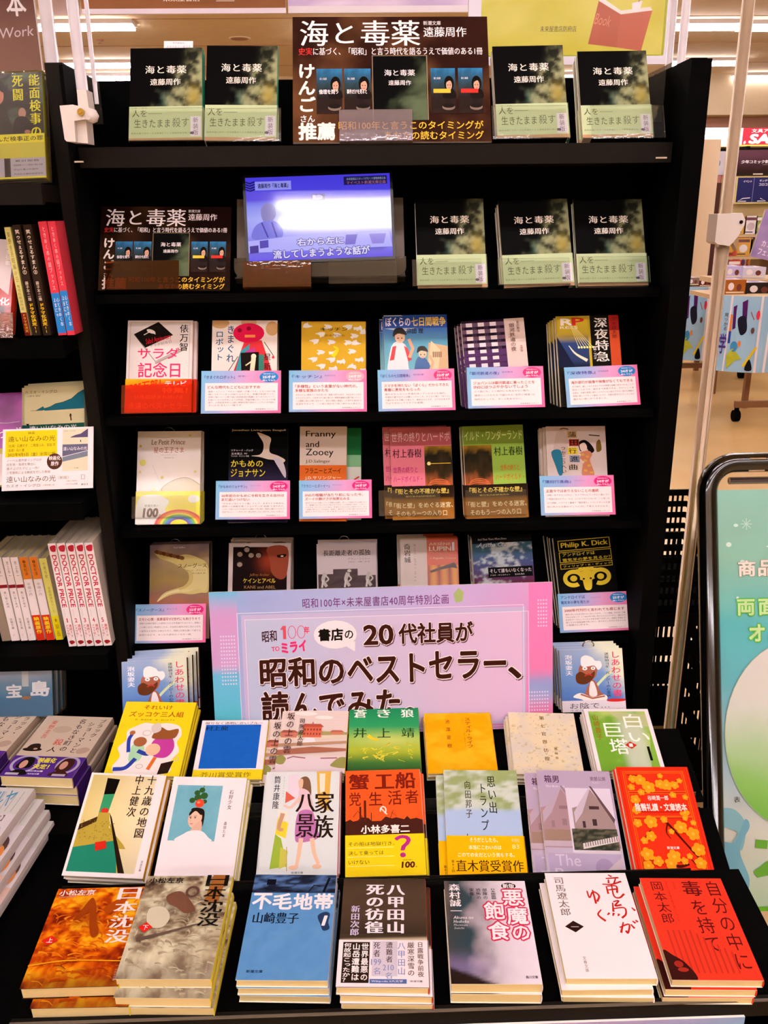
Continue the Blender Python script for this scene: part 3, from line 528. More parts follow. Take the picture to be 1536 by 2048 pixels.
CARDS = [
 (R3, (403, 742), (562, 741), (403, 827), 'きまぐれロボット', '星新一', ['どんな時代もこどもにおすすめ'], ['星新一というと「それもう星新一が書いてる」とよくSNSで話', '題にされているのは知りながらも、本書が初読でした。', '非常に短いページ数で話の起承転結が綺麗にまとめられていて、', 'お話づくりのお手本のような作品。児童文庫になっているのも納', '得で、小学校低学年の小説に興味を持ち始めたこどもにぜひ読ん', 'でいただきたい一冊です。'], '25', '2c7cc0', 'blue-badged review card below the red robot book'),
 (R3, (578, 741), (733, 740), (581, 824), 'キッチン', '吉本ばなな', ['「多様性」という言葉がない時代の、', '多様な家族のかたち'], ['ままならない現実とどう向き合い方、登場の世代の人が、大切な人とのかか', 'わりにたち上がり、心を支える二度と帰らない時間を繊細な言葉で描いていく。', 'この感動に読んだ時に合わせて、自分の現在の家庭とこの世代を選ばれて', '生活をするので、この本に向かせて良い本だなと思えた。'], '24', 'd8a8b8', 'faded-badge review card below the yellow banana book'),
 (R3, (755, 740), (908, 737), (757, 823), 'ぼくらの七日間戦争', '宗田理', ['スマホを持たない「ぼくら」だからできた', '青春に勇気をもらった'], ['誰もがおとなへの不満を持っていた子ども時代。', '不満を行動で示すのは難しいからこそ、おとなと戦う「ぼくら」', 'の姿がキラキラ輝いて見えて、勇気をもらえる。スマホがある今', 'ではできないアイデアも新鮮。'], '22', 'd03c78', 'pink-badged review card below the book of two boys'),
 (R3, (933, 735), (1086, 732), (935, 817), '銀河鉄道の夜', '宮沢賢治', ['ジョバンニは銀河鉄道に乗ったことを', 'SNSにはつぶやかないでしょう'], ['どの話にも、どの時代にも色あせない魅力。', '歴史というかたちで描かれた“生死の境遇”は、', '時代がたっても、きっと色あせない。'], '25', 'd03c78', 'pink-badged review card below the checked purple book'),
 (R3, (1128, 735), (1274, 729), (1136, 815), '深夜特急', '沢木耕太郎', ['海外旅行が画像や映像がなくてもできる'], ['今の時代、欲しいものがありそれが映像や画像で表示されることで', '知ることができ、実行まで実現できる。だけどこの本', 'を読み、文章を素直に読むことだけのない旅ができない部分は挿絵が', '非常に新しくてもっと面白いのです。文章を読ませたかったのはど', '違わない思いができました。'], '24', '2c7cc0', 'blue-badged review card rightmost of its shelf, below black and yellow book'),
 (R4, (432, 962), (580, 961), (433, 1039), 'かもめのジョナサン', 'リチャード・バック', ['50年前のかもめに令和を生きる自分は', 'まだ追いつけない'], ['「かもめのほんとうの姿」として、あまりにも有名な。', '限界への挑戦を貫くジョナサンは“自由”と言われた。', 'いつだって自分のかたちを決めるのに選択して飛ぶ鳥が、現実を上解けたのではいで', '人生でもいい。この大きさを一歩も飛びこえない何かをしれないと思えた。'], '24', 'd02878', 'pink-badged review card below the black seagull book'),
 (R4, (598, 961), (743, 959), (598, 1038), 'フラニーとズーイー', 'サリンジャー', ['SNSの喧騒が当たり前になった今、', 'ズーイの静けさが尚更沁みる'], ['自分がどんなに大事にしていた神聖な古書を、手にって印刷された日常のもの', 'で、誰構にならないものに見えなくなることが突然にある。フラニー', 'のような、デリケートの少女は。本当だったものが心の底までどう、もう', 'し感情に見せるところがある。自身に、自分がいつに何と語りかわれないだ', '自分のすべてにっしたのをずっとひとりにさせてくれる。'], '24', 'd02878', 'pink-badged review card below the white and orange paperback'),
 (R4, (1079, 952), (1227, 950), (1079, 1031), '蒲田行進曲', 'つかこうへい', ['正直今ではありえないことの連続'], ['決断一本できないけれど、セリフ中心にテンポよく進んでい', 'く物語が読みやすい。セス、レいけすぎじゃないか…！と思いな', 'がら読破。バライティ番組で「階段落ち」のコントがこんな演', '目に人の心を動かすことに対して考えさせられる。'], '24', 'd02878', 'pink-badged review card at the right, below the illustrated woman cover'),
 (R5, (267, 1209), (412, 1207), (268, 1287), 'スノーグース', 'ギャリコ', ['エモい心情・風景描写がZ世代にも刺さりそう'], ['現実と幻想が混在した感覚になるが不思議でたまらない、群像と', 'この儚く切ない物語をじたる、灯台的な描写が印に浮かぶ文を', 'い旨写は Z 世代にも刺さりそう。現実と幻想を置いて捨てな', '自然のなかで、ゆったり読みたくなる一冊。'], '22', 'd02878', 'pink-badged review card left of the wide pink poster'),
 (R5, (1115, 1188), (1257, 1182), (1119, 1266), 'アンドロイドは電気羊の夢を見たか', 'フィリップ・K・ディック', ['2000年代刊行と言われても感じます'], ['現代の人とかもあき足らない空のつながり、「この描画、あれが」で似', 'たものがあって！１つ以は歩す度に浮かんかふつうのりと、強力の力', 'おぼをテーマにしていたのが切を取てきました。未知に不知にる', '感じさせや返送宝飾で良いかい、良かおとしる付らせまイトル', 'の発展力に尽きる。'], '25', '2c7cc0', 'blue-badged review card right of the wide pink poster'),
]
# row C
def a_zukkoke(c):
    c.r(0, 0, 100, 100, 'ecd81c'); c.t('それいけ', 28, 5, 68, 11, 'b04818', .012); c.t('ズッコケ三人組', 10, 14, 86, 21.5, 'b04818', .012); c.t('作・那須正幹　絵・前川かずお', 20, 24.5, 76, 27, '8a6018', res=1)
    c.blob([(22, 36), (36, 30), (52, 32), (66, 30), (84, 34), (90, 46), (86, 56), (92, 68), (84, 80), (86, 94), (60, 100), (20, 100), (8, 90), (14, 76), (8, 64), (16, 54), (14, 42)], 'f4ecec')
    # plain generic tumbling shapes in the same colours
    c.blob([(52, 58), (62, 48), (78, 50), (84, 64), (76, 76), (58, 74)], 'b83c98'); c.blob([(50, 50), (58, 36), (70, 40), (84, 38), (82, 50), (66, 52)], '8a5028'); c.blob([(46, 34), (56, 30), (60, 40), (50, 44)], 'd8ccc8')
    c.blob([(26, 62), (36, 58), (44, 64), (42, 80), (28, 82)], 'a8d8b0'); c.l([(24, 70), (20, 54), (22, 46)], 5, '283c9c', True); c.l([(36, 68), (50, 72), (58, 66)], 6, '283c9c', True); c.l([(36, 78), (26, 90), (10, 92)], 6, '283c9c', True); c.e(36, 56, 9, 6.5, '9a5c38'); c.e(56, 66, 10, 8, 'e8c0a0'); c.l([(62, 76), (56, 92)], 5, 'd06828'); c.e(22, 44, 4, 3, 'a8683c')
    c.ring(42, 44, 6, 4, 1, 'c8c0c0'); c.ring(90, 78, 4, 3, 1, 'c8c0c0'); c.ring(44, 88, 5, 3, 1, 'c8c0c0'); c.p([(72, 84), (88, 80), (84, 96), (70, 98)], '241410')
def a_blue(c):
    c.r(0, 0, 100, 100, 'e8e4ec'); c.t('限りなく透明に近いブルー', 6, 3, 92, 7.5, '5a3020', 'm'); c.paint(lambda U, V: np.broadcast_to(A('1858b0'), U.shape+(3,))*(.92+.16*fbm(U, V, 14, 3)[..., None]), 24, 30, 7, 8, 90, 82); c.r(0, 84, 100, 100, 'e0cc20'); c.t('芥川賞受賞作', 12, 88, 84, 96, '705818')
    c.t('村上龍', 7, 10.5, 41, 18, '10182c', 'm'); c.t('講談社文庫', 80, 9.5, 90, 10.8, '10182c', res=1)
def a_saka(c):
    c.r(0, 0, 100, 100, 'e0d0cc')
    for i in range(46): c.r(0, 2+i*2.1, 100, 2.5+i*2.1, 'd0beb8')
    c.e(36, 6, 17, 3.4, 'ece4e0'); c.e(64, 12, 14, 3, 'ece4e0'); c.p([(0, 38), (36, 36), (40, 34), (100, 36), (100, 44), (0, 46)], '98905c'); c.p([(0, 44), (100, 40), (100, 46), (0, 50)], 'd8c8b4')
    c.r(34, 28, 62, 45, 'c06048'); c.p([(31, 28), (36, 23), (60, 23), (65, 28)], 'a04838'); c.p([(46, 24), (48, 19), (50, 24)], 'a86858'); c.r(76, 36, 94, 40, 'b87058'); c.p([(74, 36), (78, 33), (92, 33), (96, 36)], 'a05848'); c.r(2, 38, 26, 46, 'b87060'); c.p([(0, 38), (5, 34), (22, 34), (28, 38)], '905040')
    for i in range(6): c.r(36+i*4.5, 31, 38+i*4.5, 34, '783028'); c.r(36+i*4.5, 38, 38+i*4.5, 41, '783028')
    c.p([(38, 46), (52, 46), (56, 56), (34, 56)], 'e4e0e8'); c.p([(0, 56), (100, 50), (100, 54), (0, 61)], 'a88468'); c.p([(0, 66), (50, 60), (100, 62), (100, 66), (0, 74)], '98604c'); c.r(0, 76, 100, 100, 'dcccd4')
    c.l([(16, 79), (24, 76), (42, 78)], 2, '905868'); c.l([(64, 78), (88, 77)], 2, '905868'); c.blob([(82, 84), (92, 76), (104, 78), (102, 92), (80, 90)], '88884c'); c.blob([(0, 76), (8, 74), (14, 80), (10, 88), (0, 86)], '88884c')
    c.vt('坂の上の雲', 8, 4, 20, 72, '3c2420', 'm'); c.vt('司馬遼太郎', 27, 14, 36, 60, '3c2420', 'm'); c.t('一', 10, 79, 18, 80, K)
def a_wolf(c):
    def f(U, V):
        n = fbm(U, V, 5, 4); b = ramp(V, [(0, '1c7c50'), (.3, '2c9058'), (.5, '8ab050'), (.68, 'a0b030'), (.85, '3c6c30'), (1, '2c5028')]); g = np.exp(-((U-.6)**2/.2+(V-.52)**2/.01)); return mixc(b, np.broadcast_to(A('d8d878'), b.shape), g*.5)
    c.paint(f, 20, 30)
    for i, ch in enumerate('蒼き狼'): c.t(ch, 7+i*34, 3, 25+i*34, 16, 'f0f0ec', 'M')
    for i, ch in enumerate('井上靖'): c.t(ch, 7+i*34, 33, 25+i*34, 48, '20401c', 'm')
    R = random.Random(3)
    for i in range(34):
        x, y = R.uniform(4, 92), R.uniform(60, 82); c.l([(x, y), (x+R.uniform(-8, 8), y+R.uniform(-6, 2)), (x+R.uniform(-12, 12), y+R.uniform(-8, 6))], (1.6, .6), R.choice(['c8c838', 'b0b430', 'd8d048']), True)
    c.l([(27, 45), (34, 50), (42, 52)], (6, 3), 'e0c830', True)
def a_still(c):
    c.paint(lambda U, V: mixc(A('d89c08'), A('e0b020'), sm(fbm(U, V, 4, 3), .35, .7))*(.94+.12*fbm(U, V, 16, 3)[..., None]), 30, 40)
    c.vt('スティル・ライフ', 60, 8, 70, 60, '98341c', .008); c.vt('池澤夏樹', 31, 8, 38, 62, '98341c', 'm', fill=.55); c.vt('ストーリーの夏に書かれた', 57, 10, 59, 58, 'b06818', res=1)
def a_seventh(c):
    c.paint(lambda U, V: mixc(mixc(A('dccfae'), A('d0c8bc'), sm(fbm(U, V, 5, 3), .3, .7)), np.broadcast_to(A('b0a068'), U.shape+(3,)), sm(fbm(U, V, 18, 9), .66, .75)*.6), 50, 70)
    R = random.Random(8)
    for i in range(40):
        x, y = R.uniform(4, 94), R.uniform(3, 96); c.l([(x, y), (x+R.uniform(-3, 3), y+R.uniform(-2, 2))], .5, '8a7c58')
    c.vt('第七官界彷徨', 46, 3, 54, 82, '7a5c38', 'm', fill=.5); c.vt('尾崎翠', 62, 56, 67, 78, '8a6c48', 'm', fill=.6)
def a_tower(c):
    c.r(0, 0, 100, 100, 'ece4ec')
    c.paint(lambda U, V: mixc(mixc(A('689c30'), A('a8c068'), sm(fbm(U, V, 3, 3)+.3*(U-V), .4, .8)), np.broadcast_to(A('c0ccb8'), U.shape+(3,)), sm(1-np.abs(U-.68)*2.4, .3, .75)*sm(V, -.1, .3)*.9), 24, 36, 6, 4, 94, 100)
    c.p([(36, 4), (94, 10), (94, 30), (60, 26)], 'b0b888'); c.p([(94, 10), (94, 34), (80, 100), (94, 100)], '78a83c'); c.r(82, 62, 86, 84, '101010')
    c.vt('山崎豊子', 10, 9, 20, 52, '905018', .005); c.t('白', 58, 9, 84, 32, 'f8f8f4', .005, res=3); c.t('い', 60, 40, 90, 54, 'f8f8f4', .005, res=3); c.t('巨', 25, 24, 52, 46, 'f8f8f4', .005, res=3); c.t('塔', 27, 50, 55, 74, 'f8f8f4', .01, res=3)
    c.p([(50, 60), (59, 54), (68, 60), (59, 66)], 'b02818'); c.t('1', 57, 57.5, 61, 62.5, W, .02)
# row B
def a_map(c):
    c.r(0, 0, 100, 100, 'ece6ea')
    c.paint(lambda U, V: mixc(A('c8b878'), A('e0d4b0'), U)*(.85+.3*sm(1-np.abs(V-.4)*1.6, 0, 1)[..., None]), 12, 16, 3.5, 2, 88, 96)
    c.p([(23, 5), (40, 6), (38, 21), (24, 22)], '0c0806'); c.p([(24, 22), (38, 21), (36, 40), (24, 40)], '308c60'); c.e(31, 38, 5, 2.6, 'b83020'); c.p([(3.5, 52), (24, 44), (24, 49), (3.5, 58)], '3c2410')
    c.p([(24, 40), (38, 40), (42, 54), (66, 70), (70, 74), (3.5, 74), (3.5, 58), (24, 49)], 'a89438')
    c.p([(3.5, 74), (48, 68), (58, 78), (62, 96), (3.5, 96)], '1c7860'); c.p([(36, 42), (44, 52), (74, 96), (62, 96), (52, 68)], 'a89438'); c.p([(3.5, 74), (56, 66), (66, 96), (3.5, 96)], '1c7860'); c.p([(38, 40), (42, 44), (76, 96), (68, 96)], '20140c')
    R = random.Random(2)
    for i in range(60):
        x, y = R.uniform(6, 48), R.uniform(48, 66); c.e(x, y, .7, .5, '80702c', n=6)
    c.p([(30, 69), (43, 67), (46, 74), (33, 77)], 'b82418')
    c.vt('十九歳の地図', 76, .5, 89, 64, '241008', 'm'); c.vt('中上健次', 60, .5, 72, 44, '241008', 'm'); c.vt('河出文庫', 93, 84, 96, 94, '302018', res=1)
def a_ishikari(c):
    c.r(0, 0, 100, 100, 'eee6ee'); c.paint(lambda U, V: mixc(A('5c9cb0'), A('78b0c0'), fbm(U, V, 5, 3)), 14, 18, 8, 9, 69, 66)
    c.l([(44, 9), (42, 16)], .8, '3c3820'); 
    for x, y, r in ((36, 17, 4), (42, 14, 4), (46, 20, 5), (38, 22, 5), (31, 25, 4), (48, 26, 3)): c.e(x, y, r, r*.7, '2c5428', 30)
    c.e(41.5, 28, 6, 4.3, 'd04028'); c.e(40, 27, 2, 1.2, 'e88868')
    c.blob([(32, 34), (40, 32.5), (49, 35), (51, 44), (50, 52), (45, 54), (44, 44), (36, 40)], '1c1410'); c.blob([(31, 38), (38, 34), (46, 38), (48, 44), (44, 50), (40, 53), (34, 52), (30, 46)], 'dcb8a4'); c.blob([(31, 37), (38, 33), (48, 36), (46, 40), (38, 36), (31, 41)], '1c1410')
    c.blob([(40, 50), (48, 46), (49, 57), (36, 57)], 'd4ac98'); c.blob([(18, 66.2), (28, 59), (36, 56), (50, 56), (60, 62), (63, 66.2)], 'eee6ee'); c.l([(31, 42), (34, 41.4)], .6, '3c2418'); c.l([(37, 41.6), (41, 41)], .6, '3c2418'); c.e(33, 43, 1.2, .6, '2c1c14'); c.e(39, 42.8, 1.2, .6, '2c1c14'); c.l([(34, 43), (33, 46.5), (35, 46.8)], .4, 'b88c78'); c.l([(33.5, 49), (37, 49)], .9, 'a85848')
    c.vt('石狩少女', 79, 13, 85, 34, '504444', 'm'); c.vt('森田たま', 78, 46, 82, 62, '504444', 'm')
def a_family(c):
    c.r(0, 0, 100, 100, 'd4dce0'); c.p([(68, 0), (88, 0), (86, 40), (72, 34)], 'd0a850'); c.p([(72, 2), (80, 2), (80, 20), (74, 22)], 'e8dccc'); c.p([(20, 44), (34, 52), (32, 66), (18, 62)], 'd8c838'); c.p([(18, 62), (26, 66), (36, 92), (14, 94)], '8ca838'); c.p([(26, 74), (36, 78), (34, 92), (26, 94)], 'b8b850')
    c.p([(30, 4), (44, 2), (46, 30), (30, 26)], 'dcd0e0'); c.p([(28, 20), (41, 27), (28, 32)], 'c05848'); c.p([(18, 38), (32, 40), (34, 50), (22, 50)], 'e4dcd4'); c.l([(26, 42), (22, 56), (28, 58)], (6, 4), 'b89070', True); c.l([(34, 74), (36, 96)], 1, 'a89858')
    c.blob([(46, 8), (54, 5), (60, 10), (62, 24), (56, 28), (50, 18)], '70503c'); c.blob([(44, 9), (50, 8), (50, 16), (46, 18)], 'd8b09c'); c.blob([(46, 18), (58, 20), (64, 30), (66, 42), (48, 44), (46, 32)], 'd8bcc8'); c.l([(48, 26), (36, 36), (26, 34)], (5, 3), 'dcc0b8', True)
    c.blob([(46, 42), (64, 40), (72, 56), (74, 66), (52, 70), (44, 66)], 'b070a8'); c.l([(52, 66), (50, 82), (48, 92)], (6, 4), 'dcb8a0', True); c.l([(66, 66), (70, 80), (76, 90)], (6, 4), 'dcb8a0', True); c.e(44, 93, 6, 2.2, 'dcb8a0'); c.e(74, 92, 6, 2.2, 'dcb8a0')
    c.vt('筒井康隆', 11, 4, 20, 38, '28242c', 'm'); c.vt('Yasutaka', 23, 5, 26, 26, '8888a0', res=1); c.t('家', 68, 21, 93, 42, '241410', 'M', res=3); c.t('族', 68, 44, 93, 66, '241410', 'M', res=3); c.t('八', 43, 23, 68, 41, '241410', 'M', res=3); c.t('景', 45, 43, 67, 65, '241410', 'M', res=3); c.t('新潮文庫', 42, 96.5, 57, 98.5, '30303c', res=1)
def a_crab(c):
    c.r(0, 0, 100, 100, 'd85420'); k = '701c10'
    c.t('蟹', 5, 4, 31, 19, k, .025, res=1); c.r(41, 4.6, 62, 6.4, k); c.r(48.5, 5, 54, 17.5, k); c.r(39, 17, 65, 19, k); c.t('船', 67, 3, 93, 19, k, .025, res=1)
    c.t('党', 5, 22, 20, 35, k, .01); c.t('生', 31, 22, 48, 35, k, .01); c.t('活', 56, 21, 74, 35, k, .01); c.t('者', 79, 21, 96, 34, k, .01)
    c.p([(0, 50), (6, 48), (10, 50), (16, 49), (20, 46), (30, 47), (34, 50), (46, 50), (52, 46), (60, 48), (66, 47), (76, 49), (80, 46), (84, 49), (92, 48), (100, 50), (100, 100), (0, 100)], '401c14')
    c.r(18, 36, 20.5, 50, '501c10'); c.r(24, 30, 27, 50, '501c10'); c.l([(10, 46), (16, 40), (22, 46)], .8, '501c10'); c.l([(58, 48), (62, 40), (66, 46), (60, 42)], .8, '501c10'); c.r(33, 42, 34, 50, '501c10')
    c.ring(49, 40, 4.5, 4, 1.6, 'f0e4e0', -60, 200); c.l([(46, 38), (54, 44)], 1.6, 'f0e4e0')
    c.t('小林多喜二', 20, 54, 82, 61.5, 'f4ece8', .03)
def b_crab(c):
    c.r(0, 0, 100, 100, 'e4cc18'); k = '28241c'
    c.t('その船は地獄行き。', 4, 17, 62, 27, k); c.t('決して乗っては', 4, 39, 48, 49, k); c.t('いけない', 4, 61, 30, 71, k)
    for y in (31, 53, 75): c.r(3, y, 61, y+.8, 'f4ecc0')
    c.t('？', 63, 4, 82, 56, 'a82878', .02, res=3); c.t('新潮文庫の', 72, 62, 84, 65, k, res=1); c.t('100', 70, 68, 86, 82, '4c1418', .04, .1); c.t('冊', 87, 79, 89, 82, k)
def a_trump(c):
    def f(U, V):
        n = fbm(U, V, 4, 6); n2 = fbm(U, V*3, 6, 2); top = mixc(A('8c9c68'), A('c0ccc4'), sm(n2*.7+n*.5, .45, .75)); return mixc(top, np.broadcast_to(A('a4bce0'), top.shape), sm(V+.03*n, .37, .42))
    c.paint(f, 30, 44)
    for x, y, r in ((25, 70, 15), (68, 73, 16)): c.e(x, y, r+5, 3.4, '606c30', 3 if x < 50 else 12); c.e(x, y-.6, r, 1.8, 'b0b048', 3 if x < 50 else 12)
    c.r(27, 60, 28, 68, '383020'); c.r(30, 65, 44, 67, 'c8b898'); c.t('思い出', 0, 0, .1, .1, K) if 0 else None
    c.vt('思い出', 58, 5, 70, 42, '20241c', 'm'); c.vt('トランプ', 46, 12, 57, 58, '20241c', 'm'); c.vt('向田邦子', 27, 10, 36, 46, '3c342c', 'm')
def b_trump(c):
    c.r(0, 0, 100, 100, 'e8b008'); c.t('そうだとしたら、', 30, 5, 66, 15, 'f8ecc8', .015); c.t('本当にこわいのは', 28, 22, 70, 32, 'f8ecc8', .015); c.t('このての女だという気もする。', 14, 39, 86, 49, 'f8ecc8', .015); c.t('直木賞受賞作', 11, 56, 96, 82, '3c2408', 'm', res=3)
    c.vt('第83回', 5, 56, 9, 84, '3c2408', 'm'); c.t('新潮社', 84, 6, 94, 14, 'f0e0a0'); c.t('83', 84, 20, 93, 30, 'f0e0a0'); c.r(0, 92, 100, 93, 'a05c10')
def a_box(c):
    c.paint(lambda U, V: mixc(A('a898b4'), A('b8b0c8'), sm(V+.3*U, .5, 1.1)), 12, 16); c.t('箱男', 9, 5, 29, 12, '482040', .012); c.t('安部公房', 72, 5.5, 93, 9.5, '583850', .008); c.t('The Box man', 10, 14.5, 36, 16.5, 'd8d0e0', res=1); c.t('Abe Kobo', 74, 11, 84, 12, 'd8d0e0', res=1)
    def h(x0, x1, dark):
        sc = (x1-x0)/60; X = lambda x: x0+(x)*sc
        c.p([(X(0), 36), (X(10), 34), (X(28), 17), (X(44), 34), (X(56), 44), (X(60), 72), (X(0), 72)], '907c7c' if dark else '987c84'); c.p([(X(8), 34), (X(28), 16), (X(30), 16), (X(14), 40), (X(2), 50), (X(2), 40)], 'bcb0c4' if dark else 'a898ac')
        c.p([(X(28), 15), (X(31), 15), (X(58), 46), (X(56), 50)], '584448' if dark else '8c7480'); c.r(X(24), 34, X(38), 37, '443034' if dark else '806470'); c.r(X(26), 46, X(32), 52, '3c2c30' if dark else '846c74'); c.r(X(12), 48, X(16), 54, '3c2c30' if dark else '846c74')
    h(0, 62, False); c.r(2, 56, 38, 70, '8c7468'); c.r(0, 66, 38, 71, 'b0a0b0'); c.r(36, 17, 97, 76, 'd0c8dc'); h(42, 99, True)
    c.paint(lambda U, V: mixc(A('282c24'), A('5c5848'), sm(fbm(U, V, 9, 4), .4, .7)), 20, 10, 38, 55, 97, 74)
    c.p([(50, 68), (97, 61), (97, 66), (50, 73)], 'd0c8cc')
    for i in range(14): c.r(53+i*3.2, 66-i*.35, 54+i*3.2, 71-i*.4, '504848')
    c.p([(38, 76), (97, 74), (97, 78), (38, 79)], 'c4bcc8'); c.r(3, 77, 97, 100, 'a89cbc') ; c.e(74, 90, 12, 9, '9888ac'); c.p([(60, 100), (97, 80), (97, 100)], 'b8acb8')
    c.t('The', 12, 78, 44, 88, 'c4bcd0', res=3); c.t('Box man', 10, 90, 98, 98, 'c4bcd0', res=3)
def a_plum(c):
    c.r(0, 0, 100, 100, 'd82c14'); c.fr(3, 1.5, 97, 98.5, 1.3, 'b82010'); y = 'e07818'
    c.fr(8, 4.5, 92, 95.5, .7, y); c.fr(10.5, 6, 89.5, 94, .5, y); c.r(11, 24, 89, 25.6, 'b01c10'); c.r(11, 24, 89, 24.5, y); c.r(11, 48, 89, 49.4, 'b01c10'); c.r(11, 48, 89, 48.5, y); c.fr(10.5, 26, 89.5, 47.5, .5, y)
    k = '481008'; c.l([(46, 50), (54, 54), (66, 66), (84, 84), (92, 88)], (4, 2), k, True); c.l([(54, 54), (50, 62), (54, 68)], (2.4, 1), k, True); c.l([(16, 70), (30, 60)], 1, k); c.l([(40, 88), (56, 92), (70, 90)], (5, 3), k, True); c.l([(70, 82), (78, 90)], 1.5, k); c.l([(14, 8), (34, 10), (44, 20)], 1, k, True); c.l([(62, 22), (84, 12)], 1, k)
    R = random.Random(6)
    def fl(x, y0, r):
        for i in range(5):
            a = 2*math.pi*i/5+r; c.e(x+r*.62*math.cos(a), y0+r*.62/c.asp*math.sin(a), r*.5, r*.5/c.asp, 'd89018', n=10)
        c.e(x, y0, r*.3, r*.3/c.asp, 'e0a838', n=8)
    S = [(30, 13, 8), (40, 20, 9), (56, 17, 7), (65, 18, 8), (76, 18, 6), (20, 12, 6), (16, 20, 5), (84, 14, 4), (18, 32, 7), (28, 25, 5), (16, 42, 6), (80, 44, 7), (70, 28, 5), (86, 30, 4), (14, 54, 6), (32, 53, 9), (50, 51, 5), (70, 58, 9), (84, 64, 9), (88, 54, 4), (28, 66, 7), (18, 70, 5), (56, 62, 4), (86, 78, 9), (18, 82, 9), (30, 88, 7), (52, 84, 9), (46, 90, 8), (64, 88, 5), (84, 90, 8), (72, 84, 4), (16, 92, 7), (78, 50, 4), (58, 10, 4)]
    for x, y0, r in S: fl(x, y0, r*.92)
    c.r(24, 31, 79, 44, 'd82c14'); c.t('谷崎潤一郎', 34, 29, 62, 33.5, 'f8e8e4', .01); c.t('陰翳礼讃・文章読本', 15, 36.5, 84, 43.5, 'f8e8e4', .02); c.t('新潮文庫', 45, 75.5, 61, 78, 'f8e8e4', .01)
# row A
def sink(lo):
    def a(c):
        def f(U, V):
            n = fbm(U, V, 5, 17 if lo else 11); n2 = fbm(U+.2*n, V*1.4, 14, 5); s = n*.6+n2*.4
            dark = sm(V, .78, 1.0)*.8+.5*np.exp(-((U-.38)**2/.012+(V-.3)**2/.03))
            if lo: b = ramp(s, [(.25, '483428'), (.42, '8c7c64'), (.55, 'b8b094'), (.7, 'd8d4b8')])
            else: b = ramp(s, [(.3, '6c1c08'), (.42, 'a83c08'), (.52, 'd06c08'), (.66, 'e8a818')])
            return mixc(b, np.broadcast_to(A('281410' if not lo else '382c30'), b.shape), np.clip(dark, 0, 1)*(.55 if lo else .8))
        c.paint(f, 80, 112)
        R = random.Random(5 if lo else 9); pal = ['e0dcc4', '8c8068', '5c4c40', 'c8c0a4', 'a89c80', '443830'] if lo else ['f0b428', 'e08c10', 'b04808', '782408', 'd87010', '9c3408']
        for i in range(110):
            x, y = R.uniform(2, 97), R.uniform(16, 97); a = R.uniform(-.5, .5) if y > 58 else R.uniform(-1.3, 1.3); q = R.uniform(3, 9); c.l([(x, y), (x+q*math.cos(a), y+q*.6*math.sin(a)), (x+2*q*math.cos(a+.3), y+1.2*q*math.sin(a+.3))], (R.uniform(1.2, 3.6), .5), [.32*u+.68*v for u, v in zip(lin(R.choice(pal)), lin('a4987c' if lo else 'c46410' if y < 76 else '903408'))], True)
        if lo: c.blob([(14, 36), (30, 34), (40, 44), (34, 54), (18, 52)], 'c8c4ac'); c.blob([(30, 22), (46, 18), (66, 36), (56, 40), (44, 34), (34, 30)], '6c4838'); c.ring(58, 18, 8, 6, 3, '583c34'); c.p([(78, 0), (94, 0), (90, 30), (74, 28)], '8c5828'); c.l([(10, 66), (36, 60), (60, 54), (76, 50)], (5, 1), '5c4a40', True)
        else: c.blob([(30, 36), (36, 24), (43, 12), (50, 20), (56, 36), (63, 50), (57, 54), (50, 42), (45, 28), (38, 34)], '8a380c'); c.blob([(60, 24), (72, 15), (84, 10), (80, 20), (68, 30)], '98400c'); c.l([(0, 80), (40, 76), (100, 78)], 1.4, 'e89c18', True)
        k = K if lo else 'f4e4e4'
        for i, ch in enumerate('日本沈没'): c.t(ch, 72, -1+i*13.6 if lo else 2+i*15, 96, 12+i*13.6 if lo else 15+i*15, k, 'M', res=3)
        c.t('小松左京', 4, 3, 44, 9, k, .02); c.t('KOMATSU SAKYO', 5, 10, 24, 11, k, res=1); c.p([(8, 54), (16, 49), (24, 54), (16, 59)] if lo else [(4, 56), (13, 51), (22, 56), (13, 61)], 'c82418'); x = 16 if lo else 13; c.t('下' if lo else '上', x-3, 52 if lo else 53.5, x+3, 56.5 if lo else 58, W, .01); c.vt('ハルキ文庫', 92, 85, 95, 96, 'c0a8a0', res=1)
    return a
def a_waste(c):
    c.paint(lambda U, V: mixc(A('4c82b8'), A('5c90c4'), fbm(U, V, 12, 3)), 20, 24)
    c.paint(lambda U, V: mixc(A('181c2c'), A('4c6c9c'), sm(fbm(U, V, 6, 14), .35, .65)*sm(1.1-V, 0, .5)), 30, 10, 0, 0, 100, 19)
    c.r(16, 5, 27, 11, '10101c'); c.l([(14, 14), (26, 17), (40, 16), (56, 18)], 1.2, '10101c'); c.l([(68, 18), (74, 11), (82, 12)], 1.6, '10101c'); c.l([(92, 3), (86, 18)], 3, '10101c')
    for i, ch in enumerate('不毛地帯'): c.t(ch, 3+i*24.4, 20, 25+i*24.4, 35.5, 'f4ecf4', .03, res=3)
    c.t('山崎豊子', 7, 39, 60, 49.5, '14182c', 'M'); c.blob([(82, 42), (90, 38), (96, 40), (95, 48), (97, 54), (90, 56), (86, 50)], '24385c'); c.t('1', 88, 42, 93, 51, W, .03, .15); c.t('新潮文庫', 10, 91.5, 28, 94, '1c2c4c', .01)
